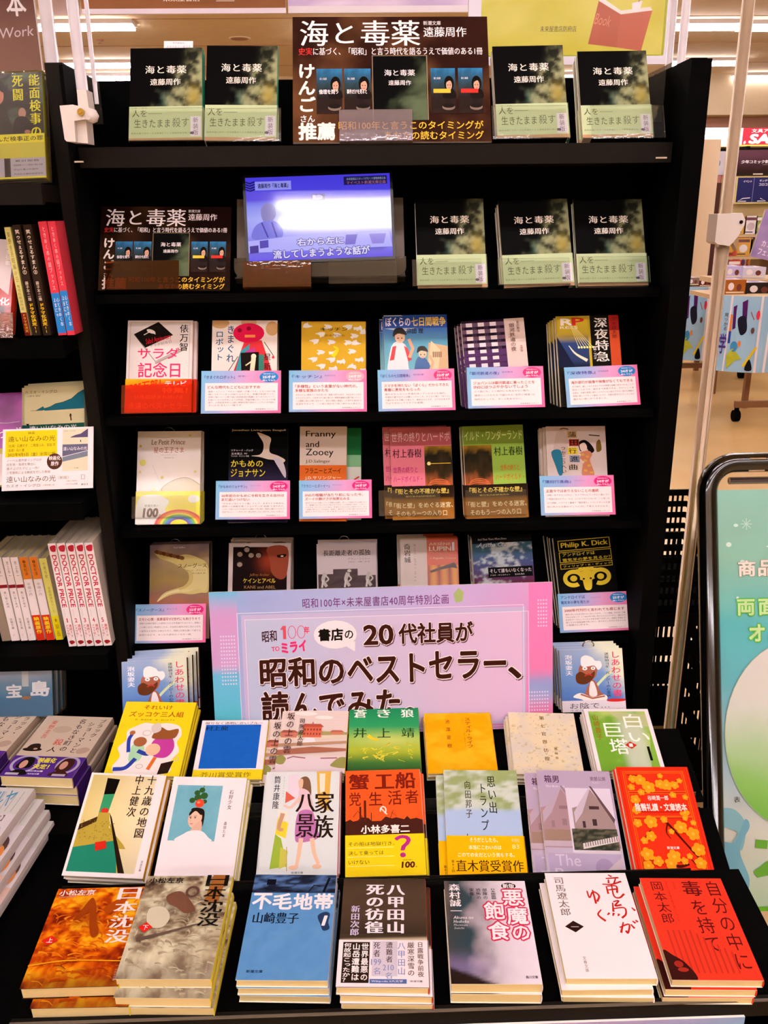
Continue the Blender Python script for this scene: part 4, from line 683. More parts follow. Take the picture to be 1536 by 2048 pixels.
def a_hakko(c):
    c.paint(lambda U, V: mixc(A('30261e'), A('4a3a2c'), sm(np.sin(V*7)*.5+.5, 0, 1))*(.85+.3*fbm(U, V, 6, 2)[..., None]), 12, 20); c.paint(lambda U, V: mixc(A('3c3024'), A('c8b89c'), sm(V+U*.4-.5, .1, .8)), 16, 6, 0, 54, 100, 60)
    c.vt('八甲田山', 53, 5, 75, 54, 'f0e8f4', 'H', res=3); c.vt('死の彷徨', 28, 5, 50, 54, 'f0e8f4', 'H', res=3); c.vt('新田次郎', 11, 27, 22, 56, 'c8c0e0', 'M')
def b_hakko(c):
    c.r(0, 0, 100, 100, 'ece4ec'); c.r(5, 5, 35, 92, '281c14'); c.vt('世界最悪の', 25.5, 7, 34, 88, 'f4ecf0', .02); c.vt('山岳遭難は', 15.5, 7, 24.5, 88, 'f4ecf0', .02); c.vt('何故起こったか？', 6, 7, 14.5, 91, 'f4ecf0', .02)
    c.r(38, 3, 66, 78, 'ccc4d4'); c.t('死者', 0, 0, .1, .1, K) if 0 else None
    c.vt('死者', 39, 4, 47, 38, '3c2820', 'm'); c.t('199', 37, 42, 48, 55, '8088b8', 'm'); c.t('名', 40, 60, 47, 74, '8088b8', 'm'); c.vt('遭難者', 53, 4, 61, 50, '3c2820', 'm'); c.t('210', 50, 54, 62, 66, '8088b8', 'm'); c.t('名', 53, 70, 60, 83, '8088b8', 'm')
    c.vt('八甲田山', 66, 4, 75, 76, '8088b8', 'm'); c.vt('厳寒深雪の', 77, 4, 85, 78, '5c4430', 'm'); c.vt('日露戦争前夜', 88, 4, 95, 80, '5c4430', 'm'); c.r(36, 84, 76, 93, '5068a0'); c.t('Wikipedia 3大文学', 38, 86, 72, 91, W, res=1); c.t('新潮文庫', 80, 86, 93, 90, K, res=1)
def a_devil(c):
    def f(U, V):
        n = fbm(U, V, 4, 7); b = ramp(U+.35*n-.1, [(0, '5c5450'), (.12, '3c3c3c'), (.3, '2c4048'), (.42, '847c84'), (.62, 'c8c0cc'), (1, 'e4dcec')]); b = mixc(b, np.broadcast_to(A('8c78a8'), b.shape), np.exp(-(V-.85)**2/.01)*sm(1-U, .2, .8)*.5); return mixc(b, np.broadcast_to(A('241814'), b.shape), sm(V-U*.25+n*.1, .9, .94))
    c.paint(f, 36, 50)
    c.e(79, 5.5, 9, 3.6, K); c.t('新版', 72, 3, 86, 8, W, .02)
    for d, k in ((.10, 'c0284c'), (.02, 'f4ecf4')):
        c.t('悪', 70, 10, 94, 26, k, d, res=2); c.t('魔', 72, 28, 96, 45, k, d, res=2); c.t('の', 76, 47, 95, 60, k, d, res=2); c.t('飽', 46, 23, 69, 40, k, d, res=2); c.t('食', 48, 43, 72, 60, k, d, res=2)
    c.vt('森村誠一', 5, 3, 19, 36, 'f0e8f0', 'M'); c.vt('日本細菌戦', 56, 8, 62, 20, '201c20', 'm', fill=.9); c.vt('部隊の', 46, 8, 52, 20, '201c20', 'm'); c.vt('恐怖の', 38, 8, 44, 20, '201c20', 'm'); c.vt('実像！', 30, 8, 36, 20, '201c20', 'm')
    c.t('Akuma no', 8, 37, 32, 40, 'd8d4d8', 'm', .2, res=1); c.t('Hoshoku', 8, 41, 26, 44, 'd8d4d8', 'm', .2, res=1); c.t('Morimura', 8, 45, 24, 47, 'c8c4c8', 0, .2, res=1); c.t('Seiichi', 8, 48, 20, 50, 'c8c4c8', 0, .2, res=1); c.t('角川文庫', 83, 93, 96, 95.5, '383038', .01)
def a_ryoma(c):
    c.r(0, 0, 100, 100, 'f0eaf2'); c.vt('司馬遼太郎', 9, 4, 22, 44, '6c5c54', 'm'); c.p([(11, 54), (22, 48.5), (33, 54), (22, 59.5)], '281410'); c.t('一', 18, 53, 27, 54.4, W)
    k = 'b02018'
    for P in ([(78, 2), (82, 4)], [(74, 6), (90, 5)], [(77, 7), (76, 11)], [(86, 6), (82, 12)], [(68, 12), (80, 12), (92, 9)], [(72, 14), (72, 22)], [(73, 14), (84, 14), (83, 21)], [(73, 18), (83, 17)], [(79, 12), (78, 24), (84, 26), (91, 22)],
              [(75, 30), (82, 29), (76, 34), (84, 33)], [(74, 31), (72, 40)], [(72, 37), (86, 36), (86, 42), (80, 46)], [(64, 43), (67, 41)], [(70, 44), (72, 41)], [(76, 44), (78, 42)],
              [(74, 55), (86, 52), (82, 60), (80, 58)], [(80, 50), (74, 60)], [(88, 52), (91, 56)], [(91, 49), (94, 51)], [(95, 48), (97, 50)], [(95, 36), (98, 39)],
              [(47, 19), (48, 26), (54, 20), (60, 24), (56, 30)], [(54, 18), (54, 32)], [(58, 38), (53, 43), (60, 49)]): c.l(P, (1.6, 2.6), k, True)
    c.vt('文春文庫', 23, 81, 27, 95, '8c7c7c', 'm')
def a_taro(c):
    c.r(0, 0, 100, 100, 'd83420'); k = '581010'
    c.vt('自分の中に', 76, 2, 95, 92, k, .004, res=3); c.t('毒', 48, 3, 71, 19, k, .01, res=3); c.vt('を持て', 50, 22, 70, 76, k, .004, res=3); c.vt('岡本太郎', 10, 3, 26, 48, k, .004); c.vt('あなたは常識人間を捨てられるか', 29, 4, 32, 46, '982018', res=1); c.vt('新装版', 38, 4, 41, 12, '982018', res=1)
    for i in range(11): c.r(12+i*6.4, 54+max(0, i-4)*3.4, 14.2+i*6.4, 94, 'b02c20')
    c.blob([(0, 74), (10, 78), (22, 86), (28, 100), (0, 100)], '34100c'); c.e(13, 86, 5, 3, '8c2418'); c.e(16, 91, 6, 2, '98281c')
# left unit
def a_noumen(c):
    c.paint(lambda U, V: mixc(A('1c1410'), A('4c5c48'), sm(fbm(U, V, 4, 5)-.3*np.abs(U-.55), .3, .65)), 30, 40); k = 'd8d020'
    c.blob([(22, 18), (34, 10), (46, 12), (48, 24), (40, 30), (26, 28)], 'c08068'); c.blob([(14, 24), (32, 30), (50, 34), (58, 70), (20, 72), (8, 50)], '28241c'); c.blob([(20, 14), (32, 4), (48, 8), (48, 18), (36, 12), (24, 22)], '140c08')
    c.e(72, 38, 5, 5, 'a8806c'); c.blob([(62, 44), (80, 44), (84, 68), (60, 70)], '18140f'); c.e(78, 56, 4, 2, '9c6c58')
    c.vt('能面検事の', 82, 1, 97, 62, k, 'M', res=3); c.vt('死闘', 60, 1, 75, 27, k, 'M', res=3)
def b_noumen(c):
    c.r(0, 0, 100, 100, 'b8b040'); c.r(0, 0, 100, 20, 'd0c828'); c.t('現場で死んだ検事正の罪', 2, 5, 98, 16, '28200c', .01); c.r(0, 54, 100, 96, 'a8a0a8'); c.r(46, 54, 54, 96, '281c14'); c.t('累計部数', 60, 58, 92, 63, '403830', res=1); c.t('能面検事シリーズ既刊の数々文庫', 58, 68, 96, 72, '403830', res=1); c.t('中山七里の代表作', 58, 78, 90, 82, '403830', res=1); c.t('光文社文庫好評発売中', 58, 88, 96, 92, '403830', res=1)
    c.r(0, 96, 100, 100, 'd0c828')
def a_ishiguro(c):
    c.r(0, 0, 100, 100, 'd0c8a0'); c.t('カズオ・イシグロ', 5, 5, 56, 10, '50482c'); c.t('小野寺 健訳', 8, 12, 30, 15, '706848')
    c.p([(34, 30), (22, 36), (36, 36), (36, 37), (100, 36), (100, 7), (90, 12), (80, 20), (66, 25), (54, 27), (46, 31), (36, 33)], '1c6478'); c.l([(36, 34), (46, 31), (54, 27), (66, 25), (80, 20), (90, 12), (100, 7)], 1, '20503c'); c.r(14, 36, 34, 36.6, '605830'); c.e(78, 46, 1.6, 3, '3c2018'); c.l([(78, 46), (79, 54)], 2, '4c2c20'); c.r(0, 58, 100, 78, '1c4c40'); c.p([(6, 56), (12, 56), (10, 60)], K)
    c.t('遠い山なみの光', 12, 60, 88, 66, W)
def a_farcard(c):
    c.r(0, 0, 100, 100, 'ece2ea'); c.r(3, 3, 60, 46, 'e0c81c'); k = '584418'
    c.t('映画', 28, 5, 35, 9.5, k); c.t('遠い山なみの光', 6, 12, 58, 21, k, res=3); c.t('〔出演〕広瀬すず、二階堂ふみ、吉田 羊', 6, 25, 58, 30, k); c.t('〔監督〕石川 慶', 6, 32.5, 24, 37, k); c.t('2025年9月5日（金）', 6, 39, 38, 45, k, .01); c.t('全国公開', 41, 39, 58, 44.5, k)
    for i, s in enumerate(('ノーベル賞作家イシグロが', '出生地・長崎を舞台に', '書き上げたデビュー作！', '三宅香帆による解説を付した新版')): c.t(s, 5, 49+i*6.6, 5+len(s)*3.2, 53.6+i*6.6, '706040')
    c.t('遠い山なみの光', 5, 77, 59, 87, '5c4c28'); c.t('（新版）', 62, 79, 73, 84, '887858'); c.t('カズオ・イシグロ', 5, 90, 42, 95, '5c4c28'); c.t('小野寺健＝訳', 45, 91.5, 58, 94, '887858', res=1)
    c.r(66, 3, 94, 71, 'd8d0b8'); c.t('カズオ・イシグロ', 67, 5, 80, 7, k, res=1); c.p([(75, 16), (80, 13), (86, 11), (94, 3), (94, 17), (75, 17)], '54486c'); c.r(66, 28, 94, 48, '5c5c74'); c.t('遠い山なみの光', 67, 32, 93, 38, W); c.p([(66, 48), (94, 40), (94, 48), (66, 56)], '707888'); c.l([(66, 48), (94, 39)], .5, W); c.e(86, 23, .5, 2, K); c.t('早川書房', 79, 66, 84, 67.5, K, res=1)
    c.e(57.5, 55, 8.5, 13, '4c2c20'); c.t('映画化', 51.5, 46, 64, 53, W, .015); c.t('原作', 53.5, 55, 62, 62, W, .015)
    c.fr(87, 78, 91, 85, .3, k); c.t('ハヤカワepi文庫', 70, 91, 83, 94, k, res=1); c.t('定価1012円(税込)', 71, 86.5, 83, 88.5, k, res=1); c.t('801', 87, 92, 94, 95, k, res=1)
def a_purple(c):
    c.paint(lambda U, V: mixc(A('701c70'), A('98389c'), sm(fbm(U, V, 4, 9), .3, .7)), 14, 18); c.t('ジ', 84, 38, 94, 45, W); c.t('つ', 56, 42, 68, 49, W); c.l([(50, 32), (70, 33), (92, 32)], .8, 'd8b8d8'); c.r(0, 60, 100, 100, '9a8c28'); c.r(4, 66, 96, 98, 'c8b0b0')
def a_island(c):
    c.paint(lambda U, V: ramp(V+.15*fbm(U, V, 4, 2), [(0, 'a89870'), (.1, '8898b0'), (.3, '98a8c0'), (.5, '5c88a8'), (.7, '20709c'), (1, '1c6c98')]), 24, 24); c.t('島', 74, 38, 96, 64, 'e8ecf4', .03); c.t('宝', 44, 42, 62, 64, 'e8ecf4', .03); c.t('2025', 66, 8, 71, 24, 'c8b878', rot=90); c.r(63, 4, 71, 46, 'c0c8cc'); c.e(68, 66, 6, 3, '9c6838')
def a_show(c):
    c.r(0, 0, 100, 100, 'c4b4a4'); c.vt('ブラック・', 84, 4, 94, 44, '30201c', 'm'); c.vt('ショーマンと', 70, 9, 80, 62, '30201c', 'm'); c.vt('名もなき町の', 54, 4, 65, 60, '30201c', 'm'); c.t('殺', 39, 40, 52, 50, 'c84838', 'm'); c.t('人', 38, 53, 50, 61, '30201c', 'm'); c.vt('東野圭吾', 14, 8, 23, 40, 'c05848', 'm')
    c.e(16, 58, 14, 3, '20140f'); c.blob([(8, 58), (10, 50), (22, 49), (25, 58)], '281a14'); c.e(20, 57, 3, 1.4, 'c09c8c'); c.e(38, 24, 14, 6, 'b8a494'); c.blob([(80, 56), (90, 52), (98, 56), (92, 62), (82, 62)], 'b09888')
def b_show(c):
    c.paint(lambda U, V: mixc(A('38206c'), A('5c3090'), fbm(U, V, 4, 3)), 12, 6); c.ring(23, 40, 20, 44, 4, 'a8a0c0'); c.ring(82, 40, 16, 42, 4, 'a8a0c0')
    for x, hc, lc in ((22, '14100e', 16), (78, '3c1c18', 24)):
        c.blob([(x-9, 40), (x-4, 10), (x+8, 10), (x+12, 40), (x+8, 44+lc), (x-8, 44+lc)], hc); c.e(x-1, 42, 5, 20, 'c09080'); c.blob([(x-14, 92), (x-6, 70), (x+6, 70), (x+12, 92)], hc)
    c.t('映画化', 38, 8, 62, 32, 'e0d830', .03); c.t('決定！', 36, 40, 58, 62, 'e0d830', .03); c.t('2025年公開', 34, 70, 54, 77, W, .02, res=1); c.t('光文社文庫', 36, 84, 52, 90, W, .02, res=1); c.r(6, 84, 24, 94, 'b0a8b8'); c.r(70, 84, 88, 94, 'b0a8b8')
def a_floral(c):
    c.r(0, 0, 100, 100, 'd0ccd4'); c.r(0, 0, 100, 26, 'c8c8c8'); R = random.Random(1)
    for i in range(12): c.r(i*8+2, 4, i*8+3.2, 24, 'a8a4a0')
    c.t('ハレルヤ', 30, 4, 84, 20, '4888b0', .01, .2, rot=-8); c.t('【完】', 70, 27, 88, 33, '705c60'); c.e(78, 46, 18, 12, '503c38'); c.e(86, 52, 10, 8, 'd88848'); c.r(0, 60, 100, 100, 'd8b8b0')
def a_redcomic(c):
    c.paint(lambda U, V: mixc(A('a01c1c'), A('3c1010'), sm(fbm(U, V, 6, 3), .4, .6)), 14, 18); c.p([(55, 0), (100, 0), (94, 60), (70, 50)], 'c8b8bc'); c.vt('本多弘樹', 84, 5, 94, 28, 'f0e8ec', .01); c.r(0, 62, 100, 72, 'c02428'); c.t('アニメ化', 20, 63, 96, 71, W, .03); c.r(0, 82, 100, 100, 'b02820'); c.t('大ヒット公開中', 30, 88, 96, 93, 'e0c838', .01)
SP = []
def s_bar(stops, txts, base='e8e0e0'):
    def a(c):
        c.r(0, 0, 100, 100, base)
        for y0, y1, k in stops: c.r(0, y0, 100, y1, k)
        for s, y0, y1, k, x0, x1, b in txts: c.vt(s, x0, y0, x1, y1, k, b, res=1)
    return a
def s_doctor(n):
    def a(c):
        c.r(0, 0, 100, 100, 'ece2e8'); c.blob([(20, 3), (90, 2), (84, 7), (60, 8), (24, 7)], 'b02838')
        V = 'DOCTOR PRICE'
        P, Fc = glyph(V, 2); mn, mx = P.min(0), P.max(0); y0, y1 = 11, 61; X = 22+(P[:, 1]-mn[1])/(mx[1]-mn[1])*56; Y = y0+(P[:, 0]-mn[0])/(mx[0]-mn[0])*(y1-y0)
        for d in (-.7, 0, .7): c.put(np.stack([X+d*3, Y+d*.3], -1), Fc, 'b82c44', lift=.1)
        c.vt('ドクタープライス', 26, 63, 40, 70, '706468', res=1); c.t(str(n), 42 if n == 1 else 34, 72, 52 if n == 1 else 60, 76, 'b82c44', .02); c.vt('連続TV', 52, 78, 90, 91, 'c03038', .01); c.vt('ドラマ化！', 12, 78, 48, 91, 'c03038', .01); c.blob([(16, 95), (60, 94), (90, 96), (40, 98)], '902028')
    return a
def a_prop(c):
    def f(U, V): return ramp(U*.8+.25*V-.05+.05*fbm(U, V, 3, 1), [(0, '70b8e0'), (.07, '98a8dc'), (.3, 'a8b0dc'), (.6, 'c0a8dc'), (.85, 'd890cc'), (1, 'e078b8')])
    c.paint(f, 40, 18)
    c.paint(lambda U, V: ramp(V, [(0, '68b8e0'), (.15, 'c898d0'), (.5, 'c8a0d4'), (.55, '68b8e0'), (1, '50b8c8')]), 2, 16, 0, 0, 8, 100); c.paint(lambda U, V: ramp(V, [(0, 'e080c0'), (.6, 'dc7cb4'), (.68, '8898d0'), (.78, '98a0d4'), (.86, 'd87cb0'), (1, 'd070a8')]), 2, 24, 93, 0, 100, 100)
    c.r(9, 16, 92, 96, 'bcb4dc'); c.paint(lambda U, V: mixc(A('b4c0e0'), A('d8b8e0'), U)*1.0, 12, 6, 10.5, 19, 91, 94)
    c.fr(7.8, 14.5, 91.5, 98, .18, 'e4dcf0'); c.fr(10, 19, 93, 99.5, .18, 'e4dcf0')
    for X0, Y0, nx, ny in ((2.9, 30, 6, 14), (95.8, 12, 4, 8), (93, 75, 8, 6)):
        for j in range(ny):
            for i in range(nx): c.put([(X0+i*.78+.26*math.cos(a), Y0+j*2.5+.64*math.sin(a)) for a in np.linspace(0, 5.24, 6)][::-1], [(0, 1, 2, 3, 4, 5)], 'd8d0ee', lift=0)
    c.k += 1
    c.t('昭和100年×未来屋書店40周年特別企画', 27, 6, 69.5, 12.5, '6c3878', .008, sp=1.08); c.p([(71, 6), (72.5, 2), (74, 5), (73.6, 11), (71.6, 12)], '9cb070')
    c.t('昭和', 14.8, 27, 19.2, 34.5, '3c1c20', .02, .1, rot=-4); c.p([(20.2, 26.5), (21, 24), (21.9, 24), (21.9, 33), (21, 33), (21, 26.8)], 'c85060')
    for i in range(2): c.ring(23.6+i*2.7, 28.5, 1.2, 4.4, .18, 'd04060')
    c.t('年', 27.2, 25, 28.7, 29.5, 'd03860', .03); c.t('TO', 17.5, 38, 19.8, 41, 'd03870', .02, rot=-5); c.t('ミライ', 20.4, 35, 27.6, 42, 'd02c6c', .05, rot=-6)
    c.e(36.2, 31, 6.3, 9.6, 'ece4f0'); c.p([(38.5, 38), (42, 36), (41.8, 43)], 'ece4f0'); c.t('書店', 31.4, 27, 38.4, 35, K, .035, res=3); c.t('の', 39, 28.5, 41.4, 34, K, .02)
    R = [('20', 44.6, 25.5, 53, 38.5), ('代社員が', 54.8, 25, 76.4, 38.5), ('昭和の', 14, 46, 38.2, 65), ('ベスト', 39.6, 46, 62, 64.5), ('セラー', 63.6, 45, 86, 63.5), ('、', 87, 57, 90.4, 64.5), ('読んでみた', 14, 69, 54.6, 90), ('。', 56, 83, 59, 91)]
    for s, x0, y0, x1, y1 in R: c.t(s, x0+.15, y0+.6, x1+.25, y1+.8, '604050', .06, res=2)
    for s, x0, y0, x1, y1 in R: c.t(s, x0, y0, x1, y1, 'f0e4ec', .06, res=2)
    for s, x0, y0, x1, y1 in R: c.t(s, x0, y0, x1, y1, '381810', .028, res=3)
# ---------------------------------------------------------------- the room shell
def struct(name, g, m, smooth=False):
    o = link(name, g.mesh(name, m, smooth)); o['kind'] = 'structure'; return o
M_floor = mat('waxed_floor', 'dcb880', rough=.2, spec=.5, col2='ceaa70', nscale=1.2, bump=.12, bs=5)
M_ceil = mat('ceiling_board', 'dcc6a6', rough=.9, spec=.1, noise=.05, nscale=8)
M_wall = mat('wall_paint', 'd8c4a4', rough=.85, spec=.1, noise=.05)
M_soff = mat('soffit_paint', 'a87c68', rough=.85, spec=.1, noise=.06)
M_white = mat('white_enamel', 'ece4e8', rough=.5, spec=.3, noise=.03)
M_tube = mat('lit_tube', 'fff8fc', emis=LAMP, noise=0)
for N_ in M_tube.node_tree.nodes:
    if N_.type == 'BSDF_PRINCIPLED': N_.inputs['Base Color'].default_value = (1, 1, 1, 1)
g = Geo(); g.box(-7, -5, -.1, 9, 20.2, 0); struct('floor', g, M_floor)
g = Geo(); g.box(-7, -5, CEIL, 9, 20.2, CEIL+.1)
struct('ceiling', g, M_ceil)
g = Geo(); g.box(-7, 20, 0, 9, 20.1, CEIL); struct('wall_back', g, M_wall)
g = Geo(); g.box(-7.1, -5, 0, -7, 20.2, CEIL); struct('wall_left', g, M_wall)
g = Geo(); g.box(9, -5, 0, 9.1, 20.2, CEIL); struct('wall_right', g, M_wall)
g = Geo(); g.box(-7, -5.1, 0, 9, -5, CEIL); struct('wall_front', g, M_wall)
z1 = atY(1420, 230, 17).z; g = Geo(); g.box(-7, 17, z1, 9, 17.3, CEIL); struct('trim_1', g, M_wall)
g = Geo(); g.box(-7, 17.3, atY(1420, 262, 17.3).z, 9, 17.5, CEIL); struct('trim_2', g, M_soff)
g = Geo()
for i in range(12): g.box(-7, i*1.8-4, CEIL-.004, 9, i*1.8-3.985, CEIL+.001)
tag(struct('trim_3', g, M_soff), kind='structure')
# fluorescent fixtures
FIX = None
def fixture(x, y, label, ln=1.24):
    global FIX
    mw = Matrix.Translation((x, y, CEIL))
    if FIX is None:
        FIX = empty('ceiling_light', mw, label, 'ceiling light', 'fluorescent ceiling lights')
        g = Geo(); g.add([(a*ln/2, b, z) for a in (-1, 1) for b, z in ((-.15, 0), (-.13, -.045), (-.02, -.06), (.02, -.06), (.13, -.045), (.15, 0))],
                         [(0, 1, 7, 6), (1, 2, 8, 7), (2, 3, 9, 8), (3, 4, 10, 9), (4, 5, 11, 10), (0, 5, 4, 3, 2, 1), (6, 7, 8, 9, 10, 11)])
        link('housing', g.mesh('housing', M_white), FIX)
        for s in (-1, 1):
            g = Geo(); g.tube([(-ln/2+.02, s*.095, -.075), (ln/2-.02, s*.095, -.075)], .016, n=8); link('fluorescent_tube', g.mesh('fluorescent_tube', M_tube, True), FIX)
        return FIX
    o = copy_tree(FIX, mw); o['label'] = label; return o
L1 = 'twin tube ceiling light out of the frame, over the aisle'
L2 = {-.19: 'twin tube ceiling light right above the customer', -2.18: 'twin tube ceiling light behind the customer', -4.2: 'twin tube ceiling light far behind the customer'}
WX = ['outermost left', 'left', 'middle', 'right', 'outermost right']
for y in (-.19, -2.18, -4.2):
    for i, x in enumerate((-3.03, -1.75, .12, 1.5, 2.8)): fixture(x, y, L2[y]+', %s one' % WX[i])
for i, x in enumerate((-2.2, -.9, .4, 1.7, 3.2)): fixture(x, 4.4, 'twin tube ceiling light over the aisle behind the rack, %s one' % WX[i])
for i, x in enumerate((-4.5, -3.0, 2.6, 3.9, 5.4)): fixture(x, 6.6, 'added unseen twin tube ceiling light deep over the shop, %s one' % WX[i])  # row above the view, added to brighten the floor and ceiling at the back
for i, x in enumerate((-4.4, 0, 2.4, 3.8, 5.2)): fixture(x, 9.4, 'added unseen twin tube ceiling light deeper over the shop, %s one' % WX[i])  # further out-of-view row, added for more light in the back zone
def pf(px, py, l): p = atZ(px, py, CEIL); fixture(p.x, p.y, l)
pf(168, 43, 'brightest twin tube ceiling light at top left, behind the metal rods'); pf(1385, 43, 'bright twin tube ceiling light at top right, left of the metal pole'); pf(1570, 44, 'bright twin tube ceiling light at top right, right of the metal pole')
pf(212, 122, 'twin tube ceiling light left of the leftmost black book'); pf(250, 148, 'farthest small ceiling light, just over the left shelf top'); pf(1130, 146, 'twin tube ceiling light between the two right black books')
pf(1410, 118, 'lower twin tube ceiling light at right, crossed by the pole'); pf(1530, 147, 'farthest ceiling light, at the right edge'); pf(700, 60, 'twin tube ceiling light hidden behind the big brown poster')
p = atZ(479, 76, CEIL)
o = empty('ceiling_speaker', p, 'round beige ceiling speaker above the second black book', 'speaker')
g = Geo(); g.lathe([(.001, -.012), (.1, -.014), (.12, -.01), (.13, 0)], n=24); link('grille', g.mesh('grille', M_soff, True), o)
g = Geo(); g.lathe([(.12, -.012), (.15, -.01), (.15, 0)], n=24); link('rim', g.mesh('rim', M_wall, True), o)
p = atZ(200, 79, CEIL); o = empty('sprinkler_head', p, 'small dark sprinkler head on the ceiling beside the metal rod', 'sprinkler')
g = Geo(); g.lathe([(.05, 0), (.045, -.012), (.012, -.016), (.012, -.045), (.03, -.047), (.001, -.05)], n=16); link('sprinkler_body', g.mesh('sprinkler_body', M_soff, True), o)

# ---------------------------------------------------------------- the main display rack
D2 = math.radians(63)
XL = atY(150, 300, 1.33).x; XR = atY(1352, 290, 1.33).x
rack = empty('display_rack', (0, 1.5, 0), 'tall black steel display rack in the middle holding all face-out paperbacks', 'display rack')
def rk(name, g, m=M_black): o = link(name, g.mesh(name, m), rack); o.matrix_parent_inverse = rack.matrix_world.inverted(); return o
SC.view_layers[0].update()
for s, x in ((-1, XL), (1, XR)):
    g = Geo(); g.box(x-.003 if s < 0 else x, 1.3 if s > 0 else 1.32, 0, x if s < 0 else x+.022, 1.5, 1.695); g.box(x-.003 if s < 0 else x-.002, 1.292 if s > 0 else 1.31, .02, x+.002 if s < 0 else x+.026, 1.3 if s > 0 else 1.32, 1.693); rk('side_panel', g)
g = Geo(); g.box(XL, 1.488, 0, XR, 1.5, 1.697); rk('back_panel', g)
tiers = [(R1, 'top', .03), (R2, '', .012), (R3, '', .012), (R4, '', .012), (R5, '', .012)]
SHT = []
for i, (pl, nm, lip) in enumerate(tiers):
    y, z = pl.P.y, pl.P.z
    g = Geo(); f_ = .006 if i == 0 else .016; g.box(XL+.002, y-f_, z-(.032 if i == 0 else .014), XR-.002, 1.487, z-(.008 if i == 0 else .003)); g.box(XL+.002, y-f_-.004, z-(.034 if i == 0 else .015), XR-.002, y-f_, z-(.007 if i == 0 else .002))
    rk('shelf', g, M_dark if i == 0 else M_black)
    if i:
        g = Geo(); e0 = 1.26*math.cos(D2)  # sloping rest behind the face-out books
        q = pl.off(-.052); a = q.at(XL+.004, 0); b = q.at(XL+.004, .152 if i > 1 else .16)
        g.obox(a, (XR-XL-.008, 0, 0), b-a, q.n*-.002, 'ffffff'); rk('sloping_rest', g)
for px, py in ((158, 324), (1320, 316)):
    p = atY(px, py, 1.318); g = Geo(); g.box(p.x-.008, 1.312, p.z-.001, p.x+.008, 1.318, p.z+.001); rk('shelf_clip', g, M_chrome)
# stepped table in front
table = empty('stepped_table', (0, .9, 0), 'black stepped display table in front, holding three rows of paperbacks', 'display table'); SC.view_layers[0].update()
def tb(name, g, m=M_black): o = link(name, g.mesh(name, m), table); o.matrix_parent_inverse = table.matrix_world.inverted(); return o
TX0, TX1 = -.402, .49
def slab(pl, d, b0, b1, th=.004, x0=TX0, x1=TX1):
    g = Geo(); q = pl.off(-d); a = q.at(x0, b0); g.obox(a, (x1-x0, 0, 0), q.v*(b1-b0), q.n*-th); return g
tb('lower_tray', slab(RA, .036, -.004, .178)); tb('middle_tray', slab(RB, .0235, -.004, .095)); tb('upper_tray', slab(RC, .021, .0, .13))
ptL, ptR = atY(60, 2062, .725), atY(1440, 2012, .725)
g = Geo(); zz = .69-.036; ze = atY(768, 2030, .714).z;  g.box(TX0, .744, zz-.02, TX1, .751, zz+.0035); tb('front_rail', g, M_dark)
g = Geo(); g.box(TX0, .7425, zz+.0025, TX1, .7455, zz+.0042); tb('rail_edge', g, mat('edge_highlight', '5c544c', rough=.4, spec=.3))  # paler strip stands in for the light caught along the rail's top edge
for x in (TX0, TX1-.012):
    g = Geo(); g.box(x, .752, 0, x+.012, 1.22, .62); tb('end_panel', g)
for Y, z0, z1, y0, y1 in ((.930, .60, .640, 0, 0), (1.05, .62, .68, 0, 0)):
    g = Geo(); g.box(TX0+.01, Y-.002, z0, TX1-.01, Y+.002, z1); tb('riser', g)
pz = atY(700, 1757, .925).z
g = Geo(); g.box(TX0+.004, .924, .655, .42, .9252, pz); tb('clear_rail', g, M_clear)
g = Geo(); g.box(TX0+.004, .9236, pz-.0008, .42, .9256, pz+.0008); tb('rail_edge', g, M_dark)
pz = atY(860, 1597, 1.05).z
g = Geo(); g.box(TX0+.004, 1.049, .675, .47, 1.0502, pz); tb('clear_rail', g, M_clear)
for i in range(3): g = Geo(); g.box(TX0+.012, .746, .1+i*.17, TX1-.012, .75, .23+i*.17); tb('front_panel', g)
# printed apron below the tray
g = Geo(); g.box(-.30, .7405, .38, .42, .7435, zz-.017); c = Print(g, (-.30, .7405, zz-.017), (.72, 0, 0), (0, 0, -(zz-.017-.38)), (0, -1, 0))
c.paint(lambda U, V: ramp(U*.7+V*.5, [(0, 'b8b0d8'), (.4, 'b88cb8'), (.65, '98a0d0'), (.8, '60a8c8'), (1.2, 'c890c0')]), 16, 8)
tag(link('printed_apron', g.mesh('printed_apron', M_print)), 'pink and blue printed apron below the table front edge', 'banner')

# ---------------------------------------------------------------- top two shelves
UM = 'black paperback with pale green band'
G1 = 'black paperbacks with pale green bands'
kw = dict(spine='1c8468', back='e8e4dc', band=b_umi, bandh=.37, bandcol='b4c49a', page=M_page2)
FR = []
for pl, L in ((R1, [((261, 97), (404, 95), 2, 'leftmost on the top shelf'), ((414, 91), (555, 92), 2, 'left of the big brown poster'), ((984, 93), (1125, 90), 2, 'right of the big brown poster'), ((1154, 103), (1292, 101), 2, 'rightmost on the top shelf')]),
              (R2, [((830, 399), (966, 397), 1, 'right of the tablet screen'), ((996, 402), (1134, 397), 3, 'middle one right of the tablet'), ((1146, 400), (1283, 398), 1, 'rightmost on the second shelf')])):
    for TL, TR, n, wh in L:
        FR.append(stack(pl, TL, TR, None, n, .014*n, UM+', '+wh, G1, a_umi, **kw))
